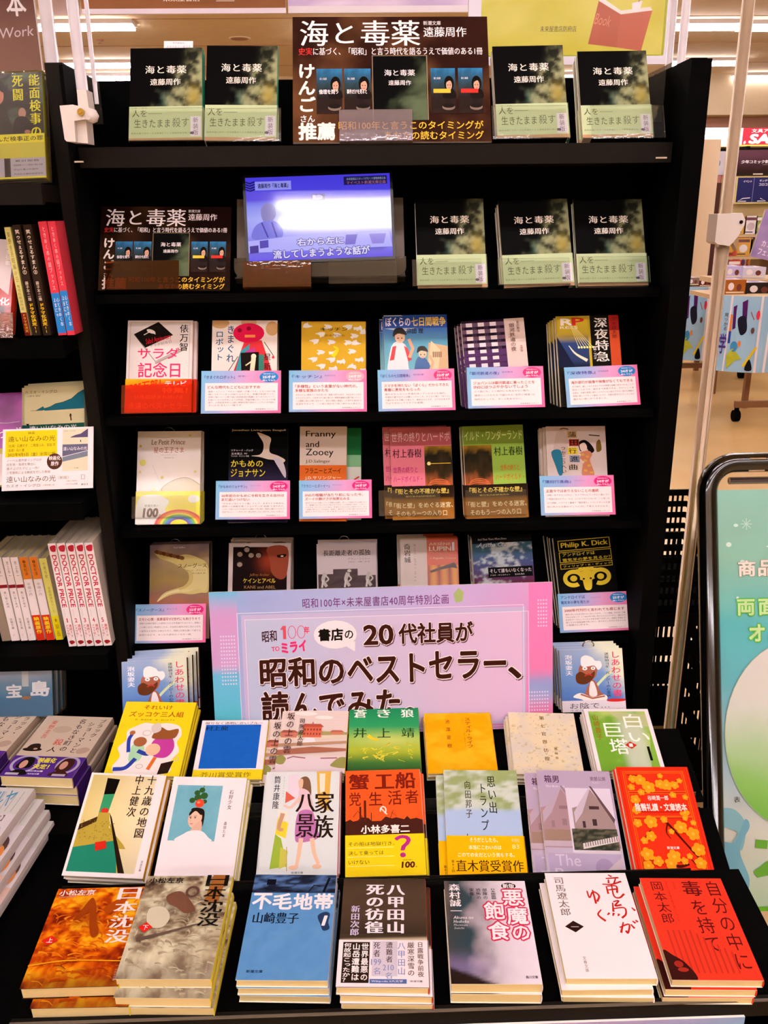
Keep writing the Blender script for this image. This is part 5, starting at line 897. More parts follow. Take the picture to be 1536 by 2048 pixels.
# acrylic stops
def stop(pl, TL, TR, h, m, label, off=.006, round_=False, foot=True, dl=0):
    q = pl.off(off); a0, b0 = q.un(*TL); a1, b1 = q.un(*TR); P = q.at((a0+a1)/2, (b0+b1)/2); mw = basis(P, q.u, q.v) @ Matrix.Rotation(math.radians(dl), 4, 'X'); w = math.hypot(a1-a0, b1-b0)
    o = empty('acrylic_stop', mw, label, 'book stop'); g = Geo()
    if round_:
        r = .02; pts = [(-w/2, 0)]+[(-w/2+r-r*math.cos(t), -h+r-r*math.sin(t)) for t in np.linspace(0, math.pi/2, 6)]+[(w/2-r+r*math.sin(t), -h+r-r*math.cos(t)) for t in np.linspace(0, math.pi/2, 6)]+[(w/2, 0)]
        n = len(pts); g.add([(x, y, 0) for x, y in pts]+[(x, y, .002) for x, y in pts], [tuple(range(n)), tuple(range(n, 2*n))[::-1]]+[(i, (i+1) % n, (i+1) % n+n, i+n) for i in range(n)])
    else: g.box(-w/2, -h, 0, w/2, 0, .0015)
    link('front_plate', g.mesh('front_plate', m), o)
    if foot:
        g = Geo(); g.box(-w/2, -h, -.05, w/2, -h+.0015, 0); link('foot', g.mesh('foot', m), o)
    return o
for TL, TR, wh in (((259, 216), (409, 217), 'leftmost black book on top shelf'), ((412, 218), (562, 217), 'second black book on top shelf'), ((983, 212), (1131, 212), 'black book right of the big poster'), ((1180, 212), (1326, 211), 'rightmost black book on top shelf')):
    stop(R1, TL, TR, .05, M_clear, 'clear acrylic stop in front of the '+wh)
for TL, TR, wh in (((824, 520), (962, 518), 'black book right of the tablet'), ((994, 517), (1138, 517), 'middle black book of the second shelf'), ((1156, 514), (1297, 513), 'rightmost black book of the second shelf')):
    stop(R2, TL, TR, .042, M_clear, 'clear acrylic stop in front of the '+wh)
# posters
def sheet(pl, TL, TR, BL, art, label, name, cat, th=.0012, off=.0, m=None, group=None, backcol='ece8ec'):
    q = pl.off(off); mw, w, h = q.place(TL, TR, BL); g = Geo(); g.box(-w/2, 0, -th, w/2, h, 0, backcol); c = Print(g, (-w/2, h, 0), (w, 0, 0), (0, -h, 0), (0, 0, 1)); art(c)
    o = link(name, g.mesh(name, m or M_print)); o.matrix_world = mw; tag(o, label, cat, group); return o
sheet(R1, (585, 34), (974, 33), (584, 285), a_poster, 'large brown poster board with four small portraits, on the top shelf', 'poster_board', 'poster', th=.004, off=.003)
stop(R1, (678, 220), (824, 220), .047, M_hazy, 'hazy acrylic stop in front of the large brown poster', off=.012)
sheet(R2, (203, 413), (463, 414), (189, 581), lambda c: a_poster(c, .35), 'small dark poster with white and yellow lettering, left of the tablet', 'poster_board', 'poster', th=.003, off=.003, backcol='18100c')
stop(R2, (212, 521), (358, 523), .045, M_bronze, 'brown acrylic stop in front of the small dark poster', off=.011)
sheet(R1.off(-.05), (328, 82), (386, 82), (328, 125), lambda c: (c.r(0, 0, 100, 100, 'f0e8f0'), c.t('未来屋書店', 30, 6, 70, 12, '706068', res=1), c.t('おすすめの一冊です', 10, 22, 92, 32, '9080a0', res=1)), 'small white card sticking up behind the leftmost black book', 'price_card', 'card')
# tablet
q = Plane(1.348, 1.393, 74); mw, w, h = q.place((490, 356), (779, 346), (496, 523))
tab = empty('tablet', mw, 'tablet computer playing a violet video on the second shelf', 'tablet')
g = Geo(); g.box(-w/2-.004, -.004, -.008, w/2+.004, h+.004, -.0005, '0a0a0c'); link('tablet_body', g.mesh('tablet_body', mat('tablet_shell', '08080a', rough=.3, spec=.4)), tab)
M_screen = mat('lit_screen', attr=True, rough=.06, spec=.6, emis=1.0)
for N_ in M_screen.node_tree.nodes:
    if N_.type == 'BSDF_PRINCIPLED':
        M_screen.node_tree.links.remove(N_.inputs['Base Color'].links[0]); N_.inputs['Base Color'].default_value = (.01, .01, .02, 1)
def a_screen(c):
    def f(U, V):
        b = ramp(V, [(0, '4438d8'), (.28, '4840dc'), (.32, '7480e8'), (.5, '98a0f0'), (.7, '8c90f0'), (1, '5c50e0')]); b = mixc(b, np.broadcast_to(A('d0c8f0'), b.shape), np.exp(-((U-.55)**2/.12+(V-.55)**2/.03))*.7); return mixc(b, np.broadcast_to(A('2c28a0'), b.shape), sm(fbm(U, V, 9, 3), .58, .7)*sm(V, .7, .8)*.8*sm(.95-V, 0, .1))
    c.paint(f, 40, 26)
    c.r(6.5, 5, 31.5, 15.5, '8c8ce8'); c.t('遠藤周作『海と毒薬』', 8.5, 7.5, 29.5, 13, '181450', .02)
    for i in range(4): c.l([(0, 5+i*3), (3, 7+i*3), (6.5, 5+i*3)], .9, '14104c')
    c.r(68, 2.5, 98, 12.5, '18144c'); c.t('未来屋書店スタッフがおくる書籍推薦企画', 70, 4, 97, 7, '8c98b0', res=1); c.t('マイベスト新潮文庫企画', 70, 8, 97, 12, 'a8687c', res=1)
    c.r(45, 22, 54.5, 30, '282470'); c.e(50, 26, 3, 3, '9890e0'); c.r(46, 23, 48, 28, 'b0a8e8')
    c.blob([(10, 38), (14, 31), (19, 34), (20, 46), (16, 54), (11, 52)], '7c78b8'); c.blob([(4, 62), (9, 54), (18, 52), (24, 62), (22, 74), (4, 74)], '6c70d8'); c.l([(10, 54), (14, 72)], 1, '3830a0'); c.l([(17, 54), (20, 72)], 1, '3830a0')
    c.p([(0, 76), (26, 72), (98, 70), (100, 88), (0, 90)], 'a8a8f4'); c.p([(1, 82), (7, 81), (7, 90), (1, 91)], '302890'); c.p([(8, 76), (14, 75), (14, 84), (8, 85)], '443cb0'); c.p([(68, 72), (76, 72), (74, 84), (67, 84)], '6860c8'); c.p([(84, 72), (96, 72), (94, 84), (86, 84)], '8078d8')
    for d, k in ((.11, '3c3898'), (.03, 'd8d4f8')): c.t('右から左に', 34, 74.5, 66, 83, k, d, rot=-1); c.t('流してしまうような話が', 17, 87, 84, 97, k, d, rot=-1)
g = Geo(); g.box(-w/2, 0, -.0005, w/2, h, 0, '101020'); c = Print(g, (-w/2, h, 0), (w, 0, 0), (0, -h, 0), (0, 0, 1), dz=8e-6); a_screen(c); link('screen', g.mesh('screen', M_screen), tab)
q = R2.off(-.004); a0, b0 = q.un(474, 398); a1, b1 = q.un(806, 396); a2, b2 = q.un(484, 566)
hold = empty('tablet_holder', q.at((a0+a1)/2, b2), 'grey acrylic tablet holder with rounded lower corners', 'holder'); SC.view_layers[0].update()
mwh = basis(q.at((a0+a1)/2, b2), q.u, q.v); hold.matrix_world = mwh; W2 = (a1-a0)/2; H2 = (b0+b1)/2-b2
g = Geo(); g.box(-W2, 0, -.004, W2, H2, 0); link('back_plate', g.mesh('back_plate', mat('holder_grey', '54483c', rough=.4, spec=.3)), hold)
hh = H2*.225; r = .014
def rounded(x0, x1, y1, z0, z1, lft, rgt):
    pts = [(x0, y1)]+([(x0+r-r*math.cos(t), r-r*math.sin(t)) for t in np.linspace(0, math.pi/2, 6)] if lft else [(x0, 0)])+([(x1-r+r*math.sin(t), r-r*math.cos(t)) for t in np.linspace(0, math.pi/2, 6)] if rgt else [(x1, 0)])+[(x1, y1)]
    n = len(pts); g = Geo(); g.add([(x, y, z0) for x, y in pts]+[(x, y, z1) for x, y in pts], [tuple(range(n)), tuple(range(n, 2*n))[::-1]]+[(i, (i+1) % n, (i+1) % n+n, i+n) for i in range(n)]); return g
link('front_plate', rounded(-W2-.001, W2+.001, hh, .0185, .0205, True, True).mesh('front_plate', M_grey), hold)
g = Geo(); g.box(-W2, -.001, -.004, W2, .001, .0185); link('bottom_ledge', g.mesh('bottom_ledge', M_grey), hold)
stop(R2, (486, 522), (622, 524), .04, M_amber, 'brown acrylic stop at the left of the tablet holder', off=.022)
stop(R2, (657, 521), (793, 519), .036, M_clear, 'clear acrylic stop at the right of the tablet holder', off=.022, dl=3)

# ---------------------------------------------------------------- shelves three to six
S = stack
S(R3, (256, 641), (386, 641), None, 2, .024, 'white and red poetry paperback with black photo, leftmost on third shelf', 'poetry paperbacks on the third shelf', a_salad, band=b_salad, bandh=.36, bandcol='d84018', spine='f0d0d0', copies=[(.005, .003)], page=M_page2)
stop(R3, (244, 770), (384, 770), .045, M_orange, 'orange acrylic stop in front of the white and red paperback')
S(R3, (425, 641), (555, 641), None, 3, .024, 'paperback with a red round-headed robot, on the third shelf', 'robot paperbacks on the third shelf', a_robot, spine='40442c', page=M_page2)
S(R3, (603, 643), (731, 643), None, 1, .012, 'mustard yellow paperback patterned with pale bananas', None, top(a_kitchen, 0.56, 'c8a02c'), spine='a88830')
S(R3, (767, 631), (893, 629), None, 3, .024, 'blue paperback with two dark-haired boys on its cover', 'blue paperbacks with two boys', a_seven, spine='2c4c8c', gloss=True, copies=[(-.003, 0), (-.006, .0)])
S(R3, (922, 643), (1047, 635), None, 3, .03, 'paperback with purple and white checks, on the third shelf', 'checked paperbacks on the third shelf', top(a_galaxy, 0.56, '50305e'), spine='d8c4c0', copies=[(-.004, 0), (-.008, -.001)])
S(R3, (1111, 633), (1236, 630), None, 4, .036, 'black, yellow and orange paperback, rightmost on the third shelf', 'black and yellow paperbacks', top(a_midnight, 0.57, '1c1814'), spine='2c1c14', copies=[(-.003, 0), (-.006, 0), (-.009, 0)])
sheet(R3.off(-.03), (1288, 732), (1292, 732), (1276, 812), lambda c: c.r(0, 0, 100, 100, '5a4030'), 'thin brown strip standing right of the rightmost review card', 'divider_strip', 'divider')
S(R4, (276, 863), (402, 862), None, 3, .026, 'white paperback with a small green planet and rainbow band', 'white planet paperbacks', a_prince, band=b_prince, bandh=.35, bandcol='e8d820', spine='e8e0d8', gloss=True, copies=[(.001, .002), (.002, .003)])
stop(R4, (264, 993), (392, 991), .036, M_clear, 'clear acrylic stop in front of the rainbow band', dl=3)
S(R4, (459, 855), (576, 855), None, 2, .02, 'black paperback with a soaring white seagull', 'black seagull paperbacks', top(a_seagull, 0.58, '18142c'), spine='100c10')
S(R4.off(-.012), (622, 856), (722, 856), None, 1, .011, 'green and white paperback half hidden behind the orange one', None, top(a_green, 0.58, 'd8dcd8'), spine='1c6838')
S(R4, (600, 853), (693, 853), None, 1, .011, 'paperback with big serif title and orange lower half', None, top(a_franny, 0.58, 'd06828'), spine='d8ccc0', page=M_page2)
S(R4, (780, 856), (901, 853), None, 3, .026, 'pink paperback with a painted landscape, upper volume', 'pink upper volumes', murakami(True), band=b_mura, bandh=.36, bandcol='6c4818', spine='3c5898', copies=[(-.012, .004), (-.004, .006)])
stop(R4, (757, 981), (880, 979), .042, M_clear, 'clear acrylic stop in front of the pink volumes', dl=3)
S(R4, (925, 853), (1045, 849), None, 3, .026, 'green paperback with a painted landscape, lower volume', 'green lower volumes', murakami(False), band=b_mura, bandh=.36, bandcol='6c4818', spine='8ab048', copies=[(-.002, .002), (-.003, .004)])
stop(R4, (930, 980), (1052, 979), .042, M_clear, 'clear acrylic stop in front of the green volumes', dl=3)
S(R4, (1091, 853), (1210, 852), None, 3, .03, 'cream paperback with a kneeling long-haired woman, rightmost of fourth shelf', 'cream paperbacks with the long-haired woman', top(a_kamata, 0.55, 'dccccc'), spine='c0a898', copies=[(-.004, .001), (-.007, .002)])
S(R5, (300, 1090), (418, 1087), None, 3, .03, 'dusky paperback with a flying pale goose', 'goose paperbacks', top(a_goose, 0.65, '8a6858'), spine='3c3028', copies=[(0, .004), (0, .007)])
S(R5, (458, 1086), (582, 1086), None, 3, .045, 'white-framed paperback with dark portraits', 'white-framed dark paperbacks', top(a_kane, 0.54, '180c0c'), spine='c8b4a8', copies=[(0, .008), (.002, .013)], page=M_page2)
S(R5, (633, 1088), (752, 1085), None, 2, .024, 'white paperback with grey running figures', 'running figure paperbacks', top(a_runner, 0.52, '3c3034'), spine='d0c8c8', copies=[(0, .008)], page=M_page2)
S(R5, (800, 1076), (915, 1074), None, 3, .036, 'white and orange paperback with a pistol', 'pistol paperbacks', top(a_lupin, 0.53, 'c84c20'), spine='c84820', gloss=True, copies=[(-.002, .004), (-.004, .009)])
S(R5, (943, 1074), (1062, 1068), None, 3, .036, 'paperback with stormy sea foam and black title box', 'sea foam paperbacks', top(a_christie, 0.53, '3c2840'), spine='302c3c', copies=[(-.001, .004), (-.002, .008)])
S(R5, (1106, 1076), (1222, 1066), None, 4, .036, 'black paperback with a yellow ram head', 'ram head paperbacks', top(a_sheep, 0.62, '080706'), spine='141210', copies=[(-.004, .002), (-.006, .005), (-.008, .009)])
S(R6, (243, 1324), (373, 1315), None, 4, .044, 'blue paperback with a turbaned bearded man, left of the wide pink poster', 'blue turban paperbacks at left', a_yogi, spine='5a2818', copies=[(.006, .004), (.011, .009), (.013, .016)])
S(R6, (1118, 1300), (1244, 1296), None, 4, .044, 'blue paperback with a turbaned bearded man, right of the wide pink poster', 'blue turban paperbacks at right', a_yogi, spine='c8b0a0', copies=[(-.002, .004), (-.004, .008), (-.005, .012)])
for pl, TL, TR, BL, title, sub, heads, body, num, bc, lab in CARDS:
    sheet(pl, TL, TR, BL, card(title, sub, heads, body, num, bc), lab, 'review_card', 'card', th=.0008, off=.011)
# wire clips peeping over books
def clip(px, py, Y, label, m=M_chrome):
    p = atY(px, py, Y); o = empty('book_clip', p, label, 'clip'); g = Geo(); g.tube([(-.009, 0, -.012), (-.009, 0, -.004), (-.005, 0, .001), (0, 0, .002), (.005, 0, .001), (.009, 0, -.004), (.009, 0, -.012)], .0012, n=6); link('wire_loop', g.mesh('wire_loop', m, True), o)
for px, py, wh in ((350, 1080, 'goose book'), (521, 1069, 'white-framed dark book'), (688, 1074, 'running figure book'), (338, 857, 'rainbow band book'), (1177, 1284, 'right turban book')): clip(px, py, 1.47 if py < 1200 else 1.31, 'small wire clip peeping over the '+wh)
# wide pink poster
PP = Plane(1.205, 1.5-.774*1.0, 78)
sheet(PP, (417, 1185), (1105, 1164), (417, 1478), a_prop, 'wide pink and blue promotional poster with big brown lettering', 'promotional_poster', 'poster', th=.003)

# ---------------------------------------------------------------- the stepped table rows
S(RC, (253, 1403), (393, 1405), (212, 1551), 3, .02, 'yellow hardback with tumbling cartoon shapes, at the back row left', 'yellow hardbacks', a_zukkoke, spine='c8a820', name='hardback_book', wrap=False, jit=(.004, .003), gloss=True)
S(RC, (405, 1441), (537, 1440), (384, 1560), 2, .02, 'paperback with a plain royal blue square', 'blue square paperbacks', a_blue, spine='e0c020', base=0)
S(RC, (566, 1420), (697, 1422), (548, 1545), 3, .02, 'paperback with a red brick palace among clouds', 'brick palace paperbacks', a_saka, spine='d0b020', copies=[(-.021, -.014), (-.002, -.002)])
S(RC, (699, 1416), (836, 1415), (697, 1545), 3, .02, 'green paperback fading into yellow seaweed shapes', 'green paperbacks', a_wolf, spine='88983c')
S(RC, (848, 1427), (979, 1425), (855, 1548), 3, .02, 'plain golden yellow paperback in the back row', 'golden paperbacks', a_still, spine='d8a818')
S(RC, (1016, 1424), (1147, 1427), (1031, 1548), 3, .02, 'cream speckled paperback in the back row', 'cream speckled paperbacks', a_seventh, spine='e0c880', copies=[(-.004, -.003), (-.005, -.004)])
S(RC, (1167, 1418), (1295, 1418), (1195, 1542), 3, .02, 'green paperback with white frame and red diamond, at the back row right', 'green paperbacks with white frames', a_tower, spine='d0d0c8', copies=[(-.002, 0), (-.003, 0)])
S(RB, (184, 1545), (333, 1551), (127, 1751), 2, .022, 'paperback with a narrow corridor and green floor', 'corridor paperbacks', a_map, spine='d89c20', copies=[(.003, -.001)], page=M_page2)
S(RB, (348, 1553), (494, 1556), (306, 1752), 4, .022, 'white paperback with a girl under an apple', 'white apple girl paperbacks', a_ishikari, spine='d8cc70', copies=[(.002, 0), (.003, 0), (.005, -.001)])
S(RB, (534, 1544), (680, 1543), (507, 1752), 4, .022, 'pale paperback with a walking girl in a pink skirt', 'walking girl paperbacks', a_family, spine='c83030', copies=[(-.003, -.002), (.003, .006), (.001, .0)])
S(RB, (691, 1542), (839, 1538), (690, 1755), 4, .022, 'orange paperback with black factory skyline and yellow band', 'orange factory paperbacks', a_crab, band=b_crab, bandh=.37, bandcol='e4cc18', spine='d8c4c0', copies=[(.003, -.004), (.001, 0), (.004, 0)])
S(RB, (887, 1540), (1032, 1541), (896, 1760), 3, .022, 'pale blue paperback with two green boats and yellow band', 'two boats paperbacks', a_trump, band=b_trump, bandh=.38, bandcol='e8b008', spine='b0b8a8', copies=[(-.010, -.004), (-.003, -.001)])
S(RB, (1073, 1540), (1218, 1543), (1098, 1760), 4, .022, 'lilac paperback with a gabled stone house', 'gabled house paperbacks', a_box, spine='b0a0b8', copies=[(-.018, -.002), (-.003, -.001), (-.005, -.002)])
S(RB, (1231, 1534), (1374, 1534), (1271, 1752), 3, .022, 'red paperback with golden plum blossoms', 'red blossom paperbacks', a_plum, spine='e0c0b0', copies=[(-.003, 0), (-.001, 0)])
S(RA, (117, 1778), (292, 1773), (37, 1978), 2, .034, 'fiery orange paperback at the front row left corner', 'fiery orange paperbacks', sink(False), spine='e0cc40', back='301810', copies=[(.012, -.012)])
S(RA.off(.010), (296, 1752), (465, 1752), (232, 1958), 3, .044, 'grey stormy sea paperback with red diamond, front row', 'grey sea paperbacks', sink(True), spine='e0cc40', back='e0dcc8', copies=[(.0, -.012), (.003, -.013)])
S(RA, (511, 1749), (673, 1750), (464, 1960), 3, .034, 'sky blue paperback with a dark ruined landscape strip', 'sky blue paperbacks', a_waste, spine='b8c0d8', copies=[(.001, -.001), (.002, -.002)])
S(RA, (688, 1757), (850, 1758), (682, 1975), 3, .034, 'dark brown paperback with white and grey paper band', 'dark brown paperbacks with bands', a_hakko, band=b_hakko, bandh=.40, bandcol='ece4ec', spine='b83820', copies=[(.004, -.002), (.005, -.003)])
S(RA, (888, 1762), (1049, 1762), (907, 1968), 2, .03, 'grey paperback with white letters outlined in red', 'red-outlined letter paperbacks', a_devil, spine='e0d8e0', copies=[(.0, -.001)])
S(RA, (1089, 1746), (1250, 1746), (1142, 1957), 3, .034, 'plain white paperback with red brush lettering', 'white paperbacks with brush lettering', a_ryoma, spine='f0ecf0', copies=[(-.005, -.005), (-.003, -.006)])
S(RA, (1279, 1756), (1441, 1757), (1359, 1960), 3, .034, 'bright red paperback with dark red lettering, front row right corner', 'bright red paperbacks', a_taro, spine='d03820', copies=[(-.007, -.003), (-.009, -.004)])
# ---------------------------------------------------------------- neighbour unit at the left
side = empty('neighbour_bookcase', (-.9, 1.5, 0), 'black steel bookcase at the left edge holding spines and manga', 'bookcase'); SC.view_layers[0].update()
def nb(name, g, m=M_black): o = link(name, g.mesh(name, m), side); o.matrix_parent_inverse = side.matrix_world.inverted(); return o
X1 = XL-.004; X0 = -1.5
g = Geo(); g.box(X1-.024, 1.33, 0, X1, 1.5, 1.699); nb('side_panel', g, M_dark)
g = Geo(); g.box(X0, 1.488, 0, X1, 1.5, 1.699); nb('back_panel', g)
zr = [atY(50, 366, 1.27).z, atY(70, 671, 1.3).z, atY(100, 984, 1.31).z, atY(150, 1277, 1.34).z]
YF = (1.262, 1.272, 1.262, 1.29)
for i, z in enumerate(zr):
    g = Geo(); g.box(X0, YF[i], z-.024, X1-.024, 1.487, z-.002); g.box(X0, YF[i]-.008, z-.028, X1-.024, YF[i], z-.001); nb('shelf', g, M_dark if i == 0 else M_black)
for px, py in ((103, 397), (148, 694)):
    p = atY(px, py, 1.328); g = Geo(); g.box(p.x-.008, 1.322, p.z-.001, p.x+.008, 1.329, p.z+.001); nb('shelf_clip', g, M_chrome)
LN = Plane(1.28, zr[0], 70); LF = Plane(1.29, zr[2]+.002, 63); LG = Plane(1.27, .70, 68); LT = Plane(1.05, .72, 0)
S(LN, (-68, 150), (83, 144), (-60, 362), 1, .012, 'dark comic paperback with yellow lettering, at the top left', None, a_noumen, band=b_noumen, bandh=.42, bandcol='c8c030', spine='c8c828', gloss=True, wrap=True)
S(Plane(1.27, zr[1], 70), (-74, 474), (30, 480), (-60, 660), 1, .02, 'red comic paperback at the left edge, beside upright spines', None, a_redcomic, spine='b82820', gloss=True)
stop(Plane(1.262, zr[1], 70), (-60, 625), (26, 628), .035, M_amber, 'clear amber stop in front of the red comic paperback')
S(LF, (44, 776), (168, 770), (62, 905), 3, .026, 'cream paperback with a teal headland, on the left bookcase', 'teal headland paperbacks', a_ishiguro, spine='c8c0a0', copies=[(-.0, .006), (.004, .012)])
S(LF, (-68, 790), (49, 784), (-60, 975), 2, .02, 'glossy purple paperback at the left edge', 'purple paperbacks', a_purple, spine='702070', gloss=True, copies=[(0, .002)])
sheet(LF, (6, 859), (187, 853), (10, 982), a_farcard, 'white and yellow film announcement card on the left bookcase', 'announcement_card', 'card', off=.012)
S(LG, (-60, 1326), (103, 1318), (-60, 1440), 4, .05, 'plastic-wrapped magazine with a blue cover, at the left edge', 'wrapped blue magazines', a_island, spine='2c6c8c', gloss=True, wrap=True, copies=[(.004, .004), (.007, .007), (.002, .012)], name='wrapped_magazine', cat='magazine')
S(LT, (96, 1431), (226, 1435), (18, 1553), 3, .05, 'grey mystery paperback with purple band, next to the yellow hardback', 'grey mystery paperbacks', a_show, band=b_show, bandh=.31, bandcol='40206c', spine='a89484', copies=[(.003, .004), (.003, .004)])
S(LT, (-46, 1414), (84, 1420), (-124, 1540), 3, .05, 'grey mystery paperback with purple band, cut by the left edge', 'grey mystery paperbacks', a_show, band=b_show, bandh=.31, bandcol='40206c', spine='a89484')
S(Plane(.8, .715, 0), (-80, 1572), (69, 1577), (-204, 1800), 4, .06, 'white comic magazine with blue brush title, at the left edge', 'white comic magazines', a_floral, spine='d0c4c4', copies=[(.012, -.004), (.02, -.008), (.03, -.014)], name='comic_magazine', cat='magazine')
g = Geo(); g.box(X0, .70, .60, -.404, 1.05, .645); nb('lower_ledge', g)
g = Geo(); g.box(X0, 1.05, .60, -.404, 1.3, .664); nb('lower_ledge', g)
g = Geo(); g.box(X0, .7, 0, -.404, .715, .6); nb('front_panel', g)
# upright spines: spine faces the customer
def spines(z, Y, items, lean, page, grp):
    """items: (px_bottom_left, px_bottom_right, py_bottom, height, depth, spine art, cover colour, label)"""
    for (xa, xb, py, h, d, art, cc, lab, bnd) in items:
        a = atY(xa, py, Y); b = atY(xb, py, Y); t = b.x-a.x
        # local x (towards spine) = -Y, local y = up, z = -X
        th = math.radians(lean); up = Vector((-math.sin(th), 0, math.cos(th))); X = Vector((0, -1, 0)); P = Vector((a.x, Y+d/2, z+.001+max(0, 0)))
        mw = basis(P, X, up)
        parts = book_parts(d, h, t*.96, lambda c: c.r(0, 0, 100, 100, cc), cc, cc, page, sart=art, band=(lambda c: c.r(0, 0, 100, 100, bnd)) if bnd else None, bandh=.3, bandcol=bnd or 'ffffff')
        if bnd: parts = [q for q in parts if q[0] != 'paper_band']
        add_book(mw, parts, lab, grp)
h1 = .152
IT = [(50, 62, 666, .149, .1, s_bar([(78, 100, '6c1c18')], [('東野圭吾短編の日', 4, 50, '6c5c30', 20, 75, 0), ('推理短編傑作選', 52, 76, '80702c', 20, 75, 0), ('ドラマ化決定', 79, 97, 'e8b830', 20, 80, 0)], 'c8c078'), 'c8c078', 'pale yellow spine with red foot, first of the upright spines', None),
      (66, 82, 667, h1, .1, s_bar([], [('笑ゥせぇるすまん①', 4, 44, 'e8d8c8', 20, 78, .01), ('藤子不二雄', 50, 68, 'e0d0c0', 26, 70, 0), ('ドラマ化決定!!', 70, 98, 'e8c020', 18, 82, .02)], '2c2018'), '2c2018', 'dark brown spine with yellow lettering, left one of the pair', None),
      (87, 103, 667, h1, .1, s_bar([], [('笑ゥせぇるすまん②', 4, 44, 'e8d8c8', 20, 78, .01), ('藤子不二雄', 50, 68, 'e0d0c0', 26, 70, 0), ('ドラマ化決定!!', 70, 98, 'e8c020', 18, 82, .02)], '2c2018'), '2c2018', 'dark brown spine with yellow lettering, right one of the pair', None),
      (117, 134, 667, h1+.004, .1, s_bar([(62, 98, '2878c0')], [('ときめく本の話ブックス', 4, 60, 'f0c0c0', 30, 70, 0), ('心ときめく本', 66, 92, W, 50, 88, 0), ('よまにゃ', 66, 84, W, 14, 48, 0)], 'c83848'), 'c83848', 'red spine with blue foot, left one of the pair', None),
      (135, 150, 667, h1+.004, .1, s_bar([(60, 96, '2878c0'), (96, 100, 'c83848')], [('ときめく本の話ブックス', 4, 56, 'f0c0c0', 30, 70, 0), ('心ときめく本', 64, 92, W, 50, 88, 0), ('よまにゃ', 64, 84, W, 14, 48, 0)], 'c83848'), 'c83848', 'red spine with blue foot, right one of the pair', None)]
spines(zr[1], 1.29, IT, 3.0, M_page2, 'upright spines on the left bookcase')
wsp = lambda: s_bar([(32, 36, '802028')], [('池上永一', 4, 24, '403c3c', 34, 70, 0), ('黒い雪の兎犬', 40, 60, '4c4444', 34, 72, 0), ('双葉文庫', 72, 86, '403838', 34, 70, 0), ('∨', 90, 95, 'b06868', 34, 60, 0)], 'ece0e4')
osp = lambda: s_bar([(0, 26, 'd07828'), (69, 100, 'c83018')], [('❷重松清', 3, 22, '5c3010', 30, 70, 0), ('平場の月', 30, 46, '8890a0', 24, 72, 0), ('映画原作', 71, 92, 'e8d030', 16, 84, .03)], 'ece0e4')
IB = [(22, 39, 1269, .150, .105, wsp(), 'ece0d8', 'white spine with dark red bar, leftmost of three', None), (41, 55, 1269, .150, .105, wsp(), 'ece0d8', 'white spine with dark red bar, middle of three', None), (56, 71, 1268, .150, .105, wsp(), 'ece0d8', 'white spine with dark red bar, rightmost of three', None),
      (3, 21, 1269, .150, .105, s_bar([], [('文庫新刊', 30, 60, '8c9c50', 20, 80, 0)], '8c7c6c'), 'c0b0a0', 'grey spine at the far left edge of the manga shelf', None),
      (73, 90, 1269, .150, .105, osp(), 'ece0d8', 'white spine with orange head and red foot, left one of two', None), (92, 109, 1268, .150, .105, osp(), 'ece0d8', 'white spine with orange head and red foot, right one of two', None),
      (111, 126, 1268, .147, .105, s_bar([(70, 100, 'e0d018')], [('七尾与史', 4, 24, '605820', 34, 74, 0), ('全館開放日のこと', 34, 66, '888030', 34, 74, 0), ('★映画', 71, 96, '887818', 30, 80, 0)], 'd8d470'), 'e0d8c0', 'lemon yellow spine left of the manga volumes', None)]
spines(zr[3], 1.335, IB, 3.5, M_page, 'paperback spines left of the manga')
xs = [(136, 152), (153, 170), (171, 187), (188, 205), (206, 223)]
spines(zr[3], 1.31, [(a, b, 1274, .182, .128, s_doctor(i+1), 'd8c8bc', 'white manga spine with red lettering, %s of the five' % ('leftmost', 'second from left', 'middle one', 'second from right', 'rightmost')[i], None) for i, (a, b) in enumerate(xs)], 3.5, M_page2, 'white manga volumes')

# ---------------------------------------------------------------- header signs, rods
def hang(name, Y, x0, y0, x1, y1, art, label, cat='sign', m=None, th=.01, fr=None, round_=0):
    a = atY(x0, y0, Y); b = atY(x1, y1, Y); w = b.x-a.x; h = a.z-b.z; o = empty(name, ((a.x+b.x)/2, Y, b.z), label, cat)
    g = Geo()
    if round_:
        r = round_; pts = [(-w/2, h)]+[(-w/2+r-r*math.cos(t), r-r*math.sin(t)) for t in np.linspace(0, math.pi/2, 6)]+[(w/2-r+r*math.sin(t), r-r*math.cos(t)) for t in np.linspace(0, math.pi/2, 6)]+[(w/2, h)]
        n = len(pts); g.add([(x, 0, z) for x, z in pts]+[(x, th, z) for x, z in pts], [tuple(range(n)), tuple(range(n, 2*n))[::-1]]+[(i, (i+1) % n, (i+1) % n+n, i+n) for i in range(n)], fr or 'd8d8c8')
    else: g.box(-w/2, 0, 0, w/2, th, h, fr or 'e8e4ec')
    c = Print(g, (-w/2, 0, h), (w, 0, 0), (0, 0, -h), (0, -1, 0), dz=4e-5); art(c); link('sign_panel', g.mesh('sign_panel', m or M_print), o); return o, a, b
def a_brown(c):
    c.paint(lambda U, V: mixc(A('5c3018'), A('8c5c3c'), sm(V+.4*fbm(U, V, 5, 2)*1.0, .3, 1.2)), 20, 10); c.t('未来屋書店', 40, 70, 58, 79, 'f0e8e0', 'm'); c.t('MIRAIYA', 66, 73, 76, 77, 'e8e0d8'); c.r(66, 78, 75, 79, 'e8e0d8')
    c.r(0, 91, 100, 100, 'e8dcec'); 
hang('shop_sign', 2.6, 152, -90, 572, 26, a_brown, 'brown shop sign with white lettering across the top')
